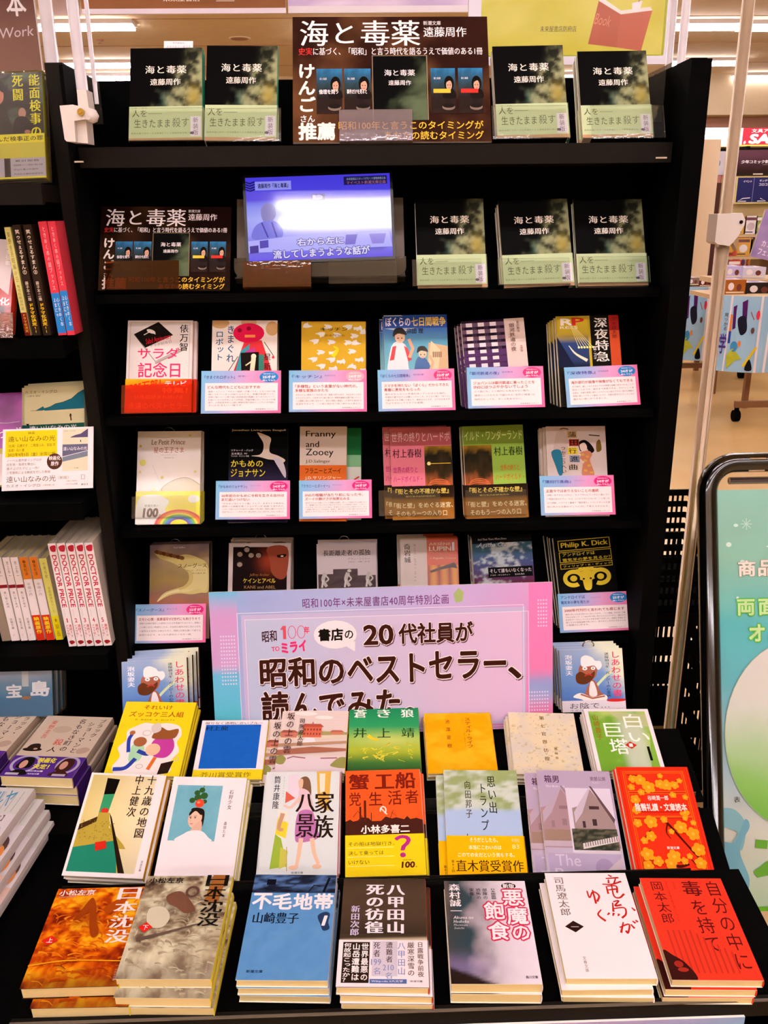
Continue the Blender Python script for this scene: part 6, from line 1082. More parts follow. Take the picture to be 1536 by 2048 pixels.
hang('shop_sign', 2.62, 572, -90, 936, 24, lambda c: (c.paint(lambda U, V: mixc(A('c8b4dc'), A('ecdcf4'), sm(fbm(U, V, 4, 2), .4, .7)), 10, 6), c.r(0, 88, 100, 100, 'e8e0ec')), 'pale lavender sign behind the large brown poster')
def a_yellow(c):
    c.r(0, 0, 100, 100, 'dcdcf0'); c.paint(lambda U, V: mixc(A('bcb830'), A('c8c458'), sm(fbm(U, V, 3, 5), .3, .7)), 10, 10, 6, 0, 95, 92); c.r(94, 0, 95.2, 92, '98a020'); c.r(6, 92, 95, 93, '98a020')
    c.t('未来屋書店防府店', 34.5, 68, 52, 73, '5c4c20', 'm')
    c.p([(62, 48), (73, 59), (72, 86), (58, 83)], 'a04830'); c.p([(73, 59), (88, 56), (84, 89), (72, 86)], 'a85038'); c.p([(62, 48), (64, 46), (73, 56), (87, 53), (88, 56), (73, 59)], 'e8e0e0'); c.t('Book', 60.5, 59, 68.5, 68, 'c87c60', 0, .2, rot=10)
    c.p([(78, 50), (83, 48), (82, 56), (78.5, 57)], 'e8e0e8'); c.l([(81, 49), (86, 38)], .6, 'a87860')
hang('yellow_sign', 2.3, 940, -120, 1345, 128, a_yellow, 'yellow sign with a drawn red book, behind the two right black books', m=M_gloss, round_=.03)
def a_maroon(c):
    c.paint(lambda U, V: mixc(A('4c2c2c'), A('806054'), sm(V*1.1+.3*fbm(U, V, 4, 3)-.1, .1, 1.2)), 14, 16); c.t('本', 67, 38, 90, 57, 'e0d8dc', .02, res=3); c.t('Social Work', 10, 67, 96, 75, 'c8b8bc', 0, .2, rot=-5)
hang('maroon_banner', 1.95, -120, -120, 84, 141, a_maroon, 'dark maroon hanging banner at the top left corner', 'banner')
o, a, b = hang('clear_panel', 1.93, 84, -120, 160, 30, lambda c: None, 'lavender clear sign holder between the two metal rods', m=M_hazy, th=.004)
def rod(name, pts, r, label, cat, m, extra=None):
    o = empty(name, pts[0], label, cat); SC.view_layers[0].update(); P0 = Vector(pts[0]); g = Geo(); g.tube([Vector(p)-P0 for p in pts], r, n=14); link('rod', g.mesh('rod', m, True), o); return o, P0
a = atY(105, 128, 1.8); rod('sign_rod', [(a.x, 1.8, a.z-.05), (a.x, 1.8, 2.6)], .012, 'flat chrome rod at the top left, behind the black side panel', 'rod', M_rod)
a = atY(166, 190, 1.31); o, P0 = rod('sign_rod', [(a.x, 1.31, a.z-.01), (a.x-.003, 1.31, 2.3)], .0075, 'chrome rod rising from the white clamp', 'rod', M_rod)
g = Geo(); g.tube([Vector((.014, .012, 0)), Vector((.014, .012, .7))], .003, n=8); link('guide_wire', g.mesh('guide_wire', M_rod, True), o)
a = atY(1362, 118, 1.4); rod('sign_rod', [(a.x, 1.4, a.z-.05), (a.x+.004, 1.4, 2.4)], .006, 'bright rod above the right side panel of the rack', 'rod', M_rod)
a = atY(1338, 122, 1.44); rod('sign_rod', [(a.x, 1.44, a.z-.05), (a.x+.001, 1.44, 2.4)], .005, 'second bright rod, nearer the yellow sign, at the right rack corner', 'rod', M_rod)
# white clamp
M_plas = mat('white_plastic', 'd8d0d0', rough=.45, spec=.4, noise=.03)
c0 = atY(160, 250, 1.27); o = empty('pole_clamp', c0, 'white plastic clamp holding the chrome rod on the rack', 'clamp')
u = 1.335/1750
def px2(x, y): p = atY(x, y, 1.27)-c0; return p.x, p.z
def prism(g, pts, y0, y1, col='ffffff'):
    n = len(pts); g.add([(x, y0, z) for x, z in pts]+[(x, y1, z) for x, z in pts], [tuple(range(n)), tuple(range(n, 2*n))[::-1]]+[(i, (i+1) % n, (i+1) % n+n, i+n) for i in range(n)], col)
g = Geo(); prism(g, [px2(*q) for q in ((124, 213), (150, 211), (172, 216), (175, 240), (153, 243), (156, 285), (138, 284), (134, 280))], -.01, .03); prism(g, [px2(*q) for q in ((153, 243), (172, 240), (174, 262), (176, 287), (156, 285))], .0, .03); link('clamp_body', g.mesh('clamp_body', M_plas), o)
g = Geo(); prism(g, [px2(*q) for q in ((157, 181), (176, 181), (181, 216), (187, 224), (188, 232), (182, 241), (172, 240), (160, 214))], -.008, .02); link('rod_socket', g.mesh('rod_socket', M_plas), o)
g = Geo(); q = px2(167, 226); g.tube([(q[0], -.013, q[1]), (q[0], -.009, q[1])], .0045, n=16); g.tube([(q[0], -.0145, q[1]), (q[0], -.0125, q[1])], .0022, n=6); link('brass_screw', g.mesh('brass_screw', mat('brass', 'a88838', rough=.3, metal=.8)), [q_ for q_ in o.children if q_.name.startswith('clamp_body')][0])
g = Geo(); q = px2(184, 232); g.lathe([(.001, .009), (.006, .007), (.009, 0), (.006, -.007), (.001, -.009)], (q[0], 0, q[1])); link('round_knob', g.mesh('round_knob', M_plas, True), o)
# clear shelf-end plates at the top corners
for (pa, s, wh) in (((116, 127), 1, 'left'), ((1345, 124), -1, 'right')):
    p = atY(pa[0], pa[1], 1.4); o = empty('end_plate', (p.x, 1.4, p.z-.06), 'small clear end plate on the rack top, %s corner' % wh, 'plate'); g = Geo()
    prism(g, [(0, -.02), (0, .06), (s*.055, .035), (s*.055, -.02)], 0, .003); link('clear_plate', g.mesh('clear_plate', M_grey), o)

# ---------------------------------------------------------------- tall pole at the right
PY = 1.62
pt = atY(1447, 470, PY); pb = atY(1382, 880, PY)
o = empty('banner_pole', (pt.x, PY, 0), 'tall satin metal pole with plastic clamp, right of the rack', 'pole')
kx = (atY(1490, 0, PY).x-pt.x)
g = Geo(); g.tube([(0, 0, pt.z-.02), (kx*.4, 0, 2.6)], .0105, n=18); link('upper_tube', g.mesh('upper_tube', M_pole, True), o)
g = Geo(); g.tube([(0, 0, .01), (0, 0, pt.z-.02)], .0125, n=18)
for dx in (-.0052, .0052): g.box(dx-.0008, -.0132, .01, dx+.0008, -.011, pt.z-.06)
link('lower_tube', g.mesh('lower_tube', M_pole, True), o)
g = Geo(); g.lathe([(.0, .0), (.1, 0), (.1, .008), (.03, .014), (.0, .014)], n=32); link('round_base', g.mesh('round_base', M_dark, True), o)
c0 = Vector((pt.x, PY, 0))
def px3(x, y): p = atY(x, y, PY-.02)-c0; return p.x, p.z
g = Geo(); prism(g, [px3(*q) for q in ((1435, 428), (1484, 426), (1490, 440), (1488, 450), (1477, 470), (1466, 484), (1458, 492), (1434, 488), (1429, 484))], -.022, .02); link('clamp_block', g.mesh('clamp_block', M_plas), o)
g = Geo(); prism(g, [px3(*q) for q in ((1466, 484), (1477, 470), (1480, 478), (1478, 492), (1475, 502), (1470, 490))], -.016, .0); link('clamp_lever', g.mesh('clamp_lever', mat('dull_metal', '9c8468', rough=.4, metal=.5)), o)
g = Geo(); q = px3(1481, 444); g.tube([(q[0], -.024, q[1]), (q[0], -.0215, q[1])], .003, n=12); link('clamp_bolt', g.mesh('clamp_bolt', M_dark), o)
# grey slim strip right beside the pole (cable)
g = Geo(); 
p0 = atY(1330, 1470, PY-.02); p1 = atY(1385, 1010, PY-.02)
g.tube([p0, ((p0+p1)/2)+Vector((.002, 0, 0)), p1, atY(1398, 900, PY-.02)], .0016, n=6); tag(link('slim_cord', g.mesh('slim_cord', mat('tan_cord', 'a89850', rough=.5), True)), 'thin tan cord running down beside the metal pole', 'cord')

# ---------------------------------------------------------------- poster stand at the lower right
SY = 1.30
o = empty('poster_stand', (.66, SY, 0), 'black tubular stand with a turquoise poster, at the lower right', 'poster stand'); SC.view_layers[0].update()
sp = Plane(SY-.2, 0, 71)
def sl(px, py, off=0): q = sp.off(off); a, b = q.un(px, py); return q.at(a, b)-Vector((.66, SY, 0))
TLc = sl(1412, 925); BLc = sl(1428, 1880)
r = .0175; top = sl(1412, 918); xl = sl(1418, 1200).x
A0 = Vector((xl, SY-SY, 0)); zt = sl(1500, 925).z
def onp(x, z): return Vector((x, -.2+z/math.tan(math.radians(71)), z))
path = [onp(xl, .02), onp(xl, zt-.06)]+[onp(xl+.05-.05*math.cos(t), zt-.05+.05*math.sin(t)) for t in np.linspace(0, math.pi/2, 10)]+[onp(xl+.55, zt), onp(xl+.6-.015, zt-.015), onp(xl+.6, zt-.05), onp(xl+.6, .02)]
M_tubeb = mat('gloss_black_tube', '060606', rough=.12, spec=.5, coat=.4)
g = Geo(); g.tube(path, r, n=16); link('tube_frame', g.mesh('tube_frame', M_tubeb, True), o)
g = Geo(); g.tube([onp(xl+.04, zt-.03), onp(xl+.56, zt-.03)], .0065, n=12); link('top_bar', g.mesh('top_bar', mat('bright_bar', 'a8989c', rough=.2, metal=.9), True), o)
g = Geo(); bx = sl(1508, 915); g.box(bx.x-.014, bx.y-.017, zt-.012, bx.x+.014, bx.y+.005, zt+.012); link('frame_clip', g.mesh('frame_clip', mat('tan_clip', 'b09070', rough=.5)), o)
g = Geo(); g.box(xl-.03, -.24, 0, xl+.0, .2, .025); g.box(xl+.6, -.24, 0, xl+.63, .2, .025); g.box(xl-.0, .14, .0, xl+.6, .165, .02); link('base_feet', g.mesh('base_feet', M_tubeb), o)
for x in (xl, xl+.6):
    g = Geo(); g.tube([onp(x, .5)+Vector((0, .01, 0)), (x, .15, .02)], .008, n=10); link('rear_brace', g.mesh('rear_brace', M_tubeb, True), o)
g = Geo(); P0 = onp(xl+.012, zt-.045); pw, ph = .575, zt-.045-.33; P1 = onp(xl+.012, .33)
g.obox(P1-sp.n*.004, (pw, 0, 0), P0-P1, -sp.n*.003, '187058'); c = Print(g, P0-sp.n*.0038, (pw, 0, 0), P1-P0, sp.n, dz=4e-5)
kp = lambda px, py: ((sl(px, py).x-P0.x)/pw*100, (P0.z-sl(px, py).z)/ph*100)
def a_turq(c):
    def f(U, V):
        n = fbm(U, V, 4, 8); b = ramp(V+.06*n, [(0, '88c0b8'), (.2, '80b8a8'), (.35, '50b0b8'), (.5, '58a8b8'), (.7, '98b8c8'), (.84, 'c8d0c8'), (.93, 'b8ccc0'), (1, 'a8c8b0')]); return b*(.92+.16*fbm(U, V, 9, 3)[..., None])
    c.paint(f, 24, 60)
    R = random.Random(4)
    for i in range(26): x, y = R.uniform(3, 90), R.uniform(2, 40); c.e(x, y, R.uniform(.3, .9), R.uniform(.3, .9)/c.asp, 'c8e4e0', n=8)
    x, y = kp(1494, 1048)
    for i in range(4): a = i*math.pi/4; c.l([(x-1.8*math.cos(a), y-1.8/c.asp*math.sin(a)), (x+1.8*math.cos(a), y+1.8/c.asp*math.sin(a))], .25, 'b0d8d0')
    x0, y0 = kp(1478, 1122); x1, y1 = kp(1512, 1152); w_ = x1-x0; h_ = y1-y0
    c.t('商', x0, y0, x1, y1, '907c50', .05); c.t('商', x0, y0, x1, y1, 'e0e0e0', .03); c.t('品', x0+w_*1.2, y0, x1+w_*1.2, y1, '907c50', .05); c.t('品', x0+w_*1.2, y0, x1+w_*1.2, y1, 'e0e0e0', .03)
    x0, y0 = kp(1476, 1200); x1, y1 = kp(1510, 1230)
    for i, ch in enumerate('両面'):
        for d, k in ((.09, '4cac38'), (.03, 'b8dca0')): c.t(ch, x0+i*w_*1.28, y0, x1+i*w_*1.28, y1, k, d)
    x0, y0 = kp(1500, 1250); x1, y1 = kp(1530, 1282)
    for i, ch in enumerate('オール'):
        for d, k in ((.09, '4cac38'), (.03, 'b8dca0')): c.t(ch, x0+i*w_*1.2, y0, x1+i*w_*1.2, y1, k, d)
    cx, cy = kp(1600, 1470); rx = cx-kp(1451, 1470)[0]; ry = cy-kp(1600, 1280)[1]
    c.e(cx, cy, rx*1.01, ry*1.01, '90a898', n=48); 
    def gl(U, V): return ramp(V+.12*fbm(U, V, 4, 2)-.35*U*V, [(0, 'd0d0d0'), (.4, 'ccd4d0'), (.55, 'a8c8a0'), (.75, '80b860'), (1, '58a030')])
    U, V = np.meshgrid(np.linspace(0, 1, 21), np.linspace(0, 2*math.pi, 49)); rr = U; X = cx+rr*rx*np.cos(V); Y = cy+rr*ry*np.sin(V); C = gl((X-cx)/rx*.5+.5, (Y-cy)/ry*.5+.5)
    P = np.stack([X, Y], -1).reshape(-1, 2); c.put(P, [(j*21+i, (j+1)*21+i, (j+1)*21+i+1, j*21+i+1) for j in range(48) for i in range(20)], C.reshape(-1, 3))
    x, y = kp(1475, 1599); c.t('表', x-1, y-.6, x+1, y+.8, '504c40', 'm')
    c.blob([kp(*q) for q in ((1440, 1620), (1470, 1620), (1492, 1650), (1485, 1700), (1465, 1690), (1475, 1665), (1440, 1650))], '78b0c0'); c.blob([kp(*q) for q in ((1440, 1690), (1470, 1685), (1490, 1640), (1500, 1655), (1480, 1700), (1500, 1760), (1485, 1790))], '68a8c0')
    c.l([kp(1512, 1688), kp(1536, 1690)], 2.6, '58a030'); c.l([kp(1513, 1748), kp(1540, 1742)], 2.6, '58a030'); c.l([kp(1512, 1750), kp(1536, 1730), kp(1560, 1740)], 2.2, '58a030')
    y = kp(1500, 1815)[1]; c.r(0, y, 100, 100, '4c9c18')
a_turq(c); link('poster', g.mesh('poster', mat('laminated_print', attr=True, rough=.12, spec=.5)), o)

# perforated black crates behind the pole
def crate(px0, py0, px1, py1, Y, label, rows, zb):
    a = atY(px0, py0, Y); b = atY(px1, py1, Y); w = b.x-a.x; h = a.z-zb; o = empty('folding_crate', ((a.x+b.x)/2, Y, zb), label, 'crate')
    def wall(g, P, U, Vv, nx, ny):
        U = Vector(U); Vv = Vector(Vv); N = U.cross(Vv).normalized()*.002; P = Vector(P)
        for i in range(nx+1): g.obox(P+U*(i/(nx+1)+.0), U*(.42/(nx+1)), Vv, N)
        for j in range(ny+1): g.obox(P+Vv*(j/(ny+.5)), U, Vv*(.55/(ny+1)), N*1.02)
        g.obox(P+Vv*.94, U, Vv*.07, N*3); g.obox(P-Vv*.01, U, Vv*.05, N*3)
    d = .34
    g = Geo(); wall(g, (-w/2, 0, 0), (w, 0, 0), (0, 0, h), 18, rows); link('mesh_side', g.mesh('mesh_side', M_black), o)
    g = Geo(); wall(g, (-w/2, d, 0), (w, 0, 0), (0, 0, h), 18, rows); link('mesh_side', g.mesh('mesh_side', M_black), o)
    g = Geo(); wall(g, (-w/2, 0, 0), (0, d, 0), (0, 0, h), 12, rows); link('mesh_side', g.mesh('mesh_side', M_black), o)
    g = Geo(); wall(g, (w/2, 0, 0), (0, d, 0), (0, 0, h), 12, rows); link('mesh_side', g.mesh('mesh_side', M_black), o)
    g = Geo(); g.box(-w/2, 0, 0, w/2, d, .004); link('crate_bottom', g.mesh('crate_bottom', M_black), o)
    return b
CZ = atY(1350, 1222, 2.0).z
crate(1258, 1066, 1472, 1068, 2.0, 'upper black perforated folding crate behind the metal pole', 6, CZ)
crate(1252, 1225, 1470, 1230, 2.0, 'lower black perforated folding crate standing on the floor', 6, .0)
p = atZ(1372, 1580, .0)
g = Geo(); bx = atY(1396, 1556, 1.7); g.box(bx.x-.14, 1.75, 0, bx.x+.012, 1.95, bx.z-.02); tag(link('cardboard_box', g.mesh('cardboard_box', mat('kraft_card', '8c7c54', rough=.9, noise=.06))), 'plain tan box low behind the red blossom paperback', 'box')
# ---------------------------------------------------------------- the shop floor behind, at the right
def board(name, Y, x0, y0, x1, y1, art, label, cat='sign', th=.02, m=None, base=None, group=None):
    """upright flat board at depth Y, bounded by two photo corners"""
    a = atY(x0, y0, Y); b = atY(x1, y1, Y); w = b.x-a.x; h = a.z-b.z; z0 = b.z if base is None else base; g = Geo(); h2 = a.z-z0
    g.box(-w/2, 0, 0, w/2, th, h2, 'c8bca8'); c = Print(g, (-w/2, 0, h2), (w, 0, 0), (0, 0, -h2), (0, -1, 0), dz=3e-4); art(c)
    o = link(name, g.mesh(name, m or M_print)); o.location = ((a.x+b.x)/2, Y, z0); return tag(o, label, cat, group)
def a_cream(c):
    c.paint(lambda U, V: mixc(A('c8a888'), A('d8c4a8'), U), 4, 10); c.vt('売場案内', 2, 26, 36, 36, '38201c', .01, res=1); c.vt('絵本', 10, 44, 40, 50, 'a05040', res=1); c.t('本', 10, 64, 30, 67, 'a04838', res=1)
board('tall_banner', 9.6, 1374, 279, 1400, 690, a_cream, 'tall narrow cream banner directly right of the black rack', 'banner', base=0)
def a_brownb(c): c.r(0, 0, 100, 100, '4c302c'); c.vt('新しい本とまんがの広場', 20, 3, 76, 84, 'f0e8e8', .01, .0 and 1 or 2)
board('tall_banner', 9.8, 1399, 366, 1414, 640, a_brownb, 'narrow dark brown banner with white brush lettering', 'banner', base=0)
# wall bookcase
BY = 11.6
a = atY(1330, 300, BY); b = atY(1620, 600, BY)
case = empty('wall_bookcase', ((a.x+b.x)/2, BY, 0), 'dark bookcase along the far wall under the lit signs', 'bookcase'); w = b.x-a.x; zt = atY(1400, 293, BY).z
def add(nm, g, m): return link(nm, g.mesh(nm, m), case)
g = Geo(); g.box(-w/2, .35, 0, w/2, .37, zt); add('back_panel', g, M_black)
for s in (-1, 0, 1): g = Geo(); g.box(s*w/2-.02, 0, 0, s*w/2+.02, .36, zt); add('side_panel', g, M_dark)
zs = [atY(1400, y, BY).z for y in (298, 387, 432, 480, 540, 600)]
for z in zs: g = Geo(); g.box(-w/2, 0, z-.025, w/2, .36, z); add('shelf', g, M_dark)
R = random.Random(9)
COL = ['c8b8bc', 'b84838', 'e0d0c8', '7a5a8c', 'd0a048', '5c8cb0', 'a8c8c8', 'e8e0e4', '70403c', '909c58']
PROTO = {}
NTH = ['first', 'second', 'third', 'fourth', 'fifth', 'sixth', 'seventh', 'eighth', 'ninth', 'tenth', 'eleventh']
def far_book(x, Y, z, w_, h_, t, col, label, group):
    k = (col, round(h_, 2)); 
    if k not in PROTO:
        g = Geo(); g.box(-.5, 0, 0, .5, 1, 1, col); c = Print(g, (-.5, 0, 1), (1, 0, 0), (0, 0, -1), (0, -1, 0), dz=2e-3)
        c.r(8, 8, 92, 24, 'f0e8e8' if sum(lin(col)) < 1 else '6c4850'); c.e(50, 58, 30, 22, COL[(COL.index(col)+3) % len(COL)] if col in COL else 'c0a080'); c.r(10, 86, 70, 92, '4c4048'); PROTO[k] = g.mesh('far_book', M_print)
    o = link('magazine', PROTO[k]); o.location = (x, Y, z); o.scale = (w_, t, h_); return tag(o, label, 'magazine', group)
CN = {'c8b8bc': 'pinkish grey', 'b84838': 'brick red', 'e0d0c8': 'cream', '7a5a8c': 'violet', 'd0a048': 'ochre', '5c8cb0': 'blue', 'a8c8c8': 'pale teal', 'e8e0e4': 'white', '70403c': 'maroon', '909c58': 'olive'}
for ri, (y, pxs) in enumerate(((387, range(1404, 1440, 7)), (432, range(1424, 1446, 11)), (480, range(1405, 1530, 15)), (540, range(1400, 1530, 14)))):
    for i, px in enumerate(pxs):
        p = atY(px, y, BY+.05); cl = R.choice(COL)
        far_book(p.x, BY+.05, zs[(1, 2, 3, 4)[ri]], .05 if ri == 0 else .088, .2 if ri else .17, .02, cl, '%s magazine %s from the left on the far bookcase, %s shelf' % (CN[cl], NTH[i], ('upper', 'second', 'third', 'lowest')[ri]), 'magazines on the far bookcase')
board('art_sheet', BY-.03, 1398, 303, 1446, 350, lambda c: (c.paint(lambda U, V: mixc(A('c0b8c8'), A('d8d0dc'), fbm(U, V, 4, 3)), 8, 8), c.e(40, 40, 16, 20, 'b0a0a8'), c.e(12, 50, 6, 14, '9c8848'), c.r(24, 62, 52, 82, 'c0b088'), c.e(80, 50, 6, 12, '8890a8'), c.e(28, 78, 4, 12, 'a07848')), 'grey illustrated sheet on the far bookcase, left of the pole', 'poster', th=.01)
board('art_sheet', BY-.02, 1447, 303, 1462, 350, lambda c: (c.r(0, 0, 100, 100, 'd0ccbc'), c.r(0, 0, 6, 100, '7c3028'), c.e(50, 30, 24, 10, 'c0b078')), 'narrow pale sheet on the far bookcase, touching the pole', 'poster', th=.01)
board('book_series', BY-.02, 1428, 350, 1460, 385, lambda c: (c.r(0, 0, 100, 100, 'b88078'), [c.r(x, 0, x+3, 100, 'a02c20') for x in (16, 40, 66)], c.r(0, 60, 100, 74, '9c4034'), c.p([(0, 0), (18, 0), (6, 100), (0, 100)], 'd8a838')), 'rosy row of matching spines on the far bookcase', 'books', th=.1)
M_lit = mat('backlit_sign', attr=True, emis=2.2, rough=.4)
def a_lit(c):
    c.r(0, 0, 100, 100, 'f4f0f8'); c.t('この冬', 26, 14, 60, 34, '504858', 'm'); c.l([(4, 70), (12, 60), (18, 74)], 1, '504c50', True); c.t('一冬', 40, 62, 64, 80, '504858', 'm'); c.e(14, 78, 8, 10, 'c8c07c'); c.r(0, 93, 100, 100, 'e8e880')
board('lit_sign', BY+.02, 1370, 256, 1462, 289, a_lit, 'white backlit sign above the far bookcase', 'sign', m=M_lit, th=.06, base=zt)
def a_sale(c):
    c.r(0, 0, 100, 100, 'd02c40'); c.r(0, 0, 4, 100, 'f4ecf0'); c.r(0, 92, 100, 100, 'e8c850'); c.t('文具アウトレット', 18, 6, 92, 26, 'f8f0f0', .02); c.t('SALE', 16, 36, 78, 84, 'f8f0f0', .05, .12, res=3); c.l([(8, 72), (9, 80), (7, 86)], 3, 'f8f0f0')
board('sale_sign', BY+.02, 1482, 256, 1600, 292, a_sale, 'red backlit SALE sign at the right edge', 'sign', m=mat('backlit_red', attr=True, emis=.7, rough=.4), th=.06, base=zt)
g = Geo()
def a_comic(c): c.paint(lambda U, V: mixc(A('30201c'), A('5c3c48'), sm(1-V+.3*fbm(U, V, 4, 3), .3, 1)), 10, 10); c.t('少年コミック新刊', 10, 40, 92, 53, 'e8e4ec', .03); c.t('SHONEN COMIC', 66, 57, 90, 60, 'c0b8c0', res=1); c.r(44, 93, 70, 98, 'd8c8c0')
board('shelf_sign', 10.9, 1478, 300, 1548, 350, a_comic, 'black shelf sign with white comic lettering, at the right edge', 'sign')
def a_event(c): c.r(0, 0, 100, 100, 'c8b878'); c.r(4, 4, 100, 94, '2c2c5c'); c.r(38, 4, 39, 94, '8080b0'); c.t('イベント', 16, 14, 34, 22, 'e8e4f0', .02); c.t('サンデー', 50, 12, 72, 20, 'e8e4f0', .02); c.t('コロコロ', 50, 26, 74, 34, 'e8e4f0', .02); c.l([(34, 78), (18, 80), (8, 90), (26, 90)], 1.6, 'f0ecf4'); c.l([(56, 80), (68, 90), (50, 90)], 1.6, 'f0ecf4')
board('event_sign', 10.9, 1473, 353, 1560, 407, a_event, 'navy sign with yellow frame and arrows, at the right edge', 'sign')
g = Geo(); a = atY(1470, 352, 11.0); b = atY(1560, 432, 11.0); g.box(a.x, 11.0, b.z, b.x, 11.4, a.z, 'c8b484'); tag(link('cream_counter', g.mesh('cream_counter', M_print)), 'cream display block behind the navy sign', 'counter')
def a_shelfrow(k):
    def a(c):
        R = random.Random(k); c.r(0, 0, 100, 100, 'd0b8a0')
        for i in range(9): c.r(i*11.5, 4, i*11.5+10, 90, R.choice(COL)); c.e(i*11.5+5, 40, 3.6, 20, R.choice(['e8c838', 'f0e8e0', '68983c', 'c04030'])); c.r(i*11.5+1, 60, i*11.5+9, 76, R.choice(['c83830', 'f0e8f0', '50609c']))
    return a
board('small_sign', 10.85, 1401, 433, 1422, 469, lambda c: (c.r(0, 0, 100, 100, '34241c'), c.t('年コミック', 10, 40, 92, 50, 'c8c0b8', res=1), c.t('新刊', 54, 56, 90, 66, 'c8c0b8', res=1)), 'small dark brown sign left of the clamp', 'sign')
# magazine display rows: individual magazines leaning
def rowmag(Y, y, x0, x1, n, hpx, lab, cols):
    for i in range(n):
        xa = x0+(x1-x0)*i/n; xb = x0+(x1-x0)*(i+.94)/n; a = atY(xa, y-hpx, Y); b = atY(xb, y, Y); cl = cols[i % len(cols)]
        o = far_book((a.x+b.x)/2, Y, b.z, b.x-a.x, a.z-b.z, .02, cl, '%s comic magazine %s from the left, %s' % (CN[cl], NTH[i], lab.replace('comic covers ', '')), lab)
rowmag(10.6, 468, 1424, 1536, 5, 36, 'comic covers on the far upper row', ['909c58', 'e8e0e4', 'd0a048', 'e8e0e4', '909c58'])
rowmag(10.2, 512, 1400, 1500, 4, 36, 'comic covers on the far middle row', ['b84838', 'd0a048', 'b84838', 'd0a048'])
rowmag(9.9, 558, 1408, 1480, 3, 38, 'comic covers on the far lower row', ['e8e0e4', 'c8b8bc', 'b84838'])
p0 = atY(1395, 470, 10.5); p1 = atY(1560, 640, 10.0)
g = Geo()
for i, (y, Y) in enumerate(((470, 10.62), (514, 10.22), (560, 9.92))): z = atY(1400, y, Y).z; g.box(p0.x, Y-.03, z-.03, p1.x, Y+.4, z, 'c8ac88')
for x in (p0.x, p1.x-.03): g.box(x, 9.9, 0, x+.03, 10.9, atY(1400, 470, 10.6).z, 'c0a07c')
tag(link('tiered_stand', g.mesh('tiered_stand', M_print)), 'tan tiered stand carrying the comic covers behind the pole', 'stand')
def a_lav(c): c.paint(lambda U, V: mixc(A('7868b0'), A('b8a0c8'), fbm(U, V, 4, 3)), 8, 10); c.e(40, 22, 12, 8, 'd8c840'); c.e(64, 40, 10, 7, 'e0b83c'); c.e(88, 60, 16, 20, '3090b0'); c.t('カフェ', 20, 62, 60, 74, 'f0e8f8', .02); c.t('フェア', 16, 80, 56, 92, 'f0e8f8', .02); c.e(60, 10, 14, 6, 'ece4f0')
o = board('fair_board', 8.7, 1510, 425, 1570, 520, a_lav, 'lavender fair board with yellow dots, at the right edge', 'sign'); o.rotation_euler = (0, .22, 0)
# wagons with printed skirts
M_bar = mat('brown_bar', '80583c', rough=.5, spec=.3)
def a_skirt(k):
    def a(c):
        c.paint(lambda U, V: mixc(A('88b8e0'), A('a8ccec'), fbm(U, V, 4, 3)), 10, 6)
        for x0, x1 in ((0, 14), (42, 58)): c.p([(x0, 0), (x1, 0), (x1-2, 100), (x0, 100)], 'e8e0ec')
        c.p([(15, 14), (28, 4), (29, 34), (16, 44)], '4c1c60'); c.p([(60, 12), (72, 4), (73, 34), (62, 46)], '502064')
        c.l([(14, 24), (14, 50)], 1.8, 'd87830'); c.l([(14, 46), (14, 62)], 2.2, '2848a0'); c.blob([(20, 30), (27, 26), (30, 44), (24, 50)], '1c1c2c'); c.blob([(66, 30), (73, 26), (76, 44), (70, 50)], '1c1c2c'); c.e(19, 66, 3.4, 7, '3c88c0'); c.e(24, 62, 1.6, 4, 'e08040'); c.p([(13, 78), (18, 68), (28, 82), (22, 84), (14, 96)], 'a8b038')
        c.l([(30, 92), (42, 66)], 3, 'd8c030'); c.l([(78, 96), (92, 70)], 3, 'd8c030'); c.blob([(32, 96), (36, 82), (40, 96)], '14141c'); c.blob([(82, 96), (86, 82), (92, 96)], '14141c'); c.e(36, 44, 1.8, 4, '5c3c38'); c.e(40, 24, 2, 6, 'c83048'); c.l([(32, 20), (36, 30)], 1, '8c5048'); c.e(84, 46, 2, 5, '5c3c38'); c.e(64, 66, 3.4, 7, '3c88c0'); c.e(70, 58, 2, 4, 'e07838'); c.l([(88, 22), (90, 50)], 1.2, '58983c'); c.e(93, 20, 4, 8, 'e0c8c0')
        c.t('学', 5, 50, 11, 76, '483088', .02) if k else c.vt('見つかる', 46, 42, 52, 92, '5c3c98', .02, res=1); c.vt('見つかる' if k else '文具', 7 if k else 3, 22, 11, 46, '504848', .01, res=1)
    return a
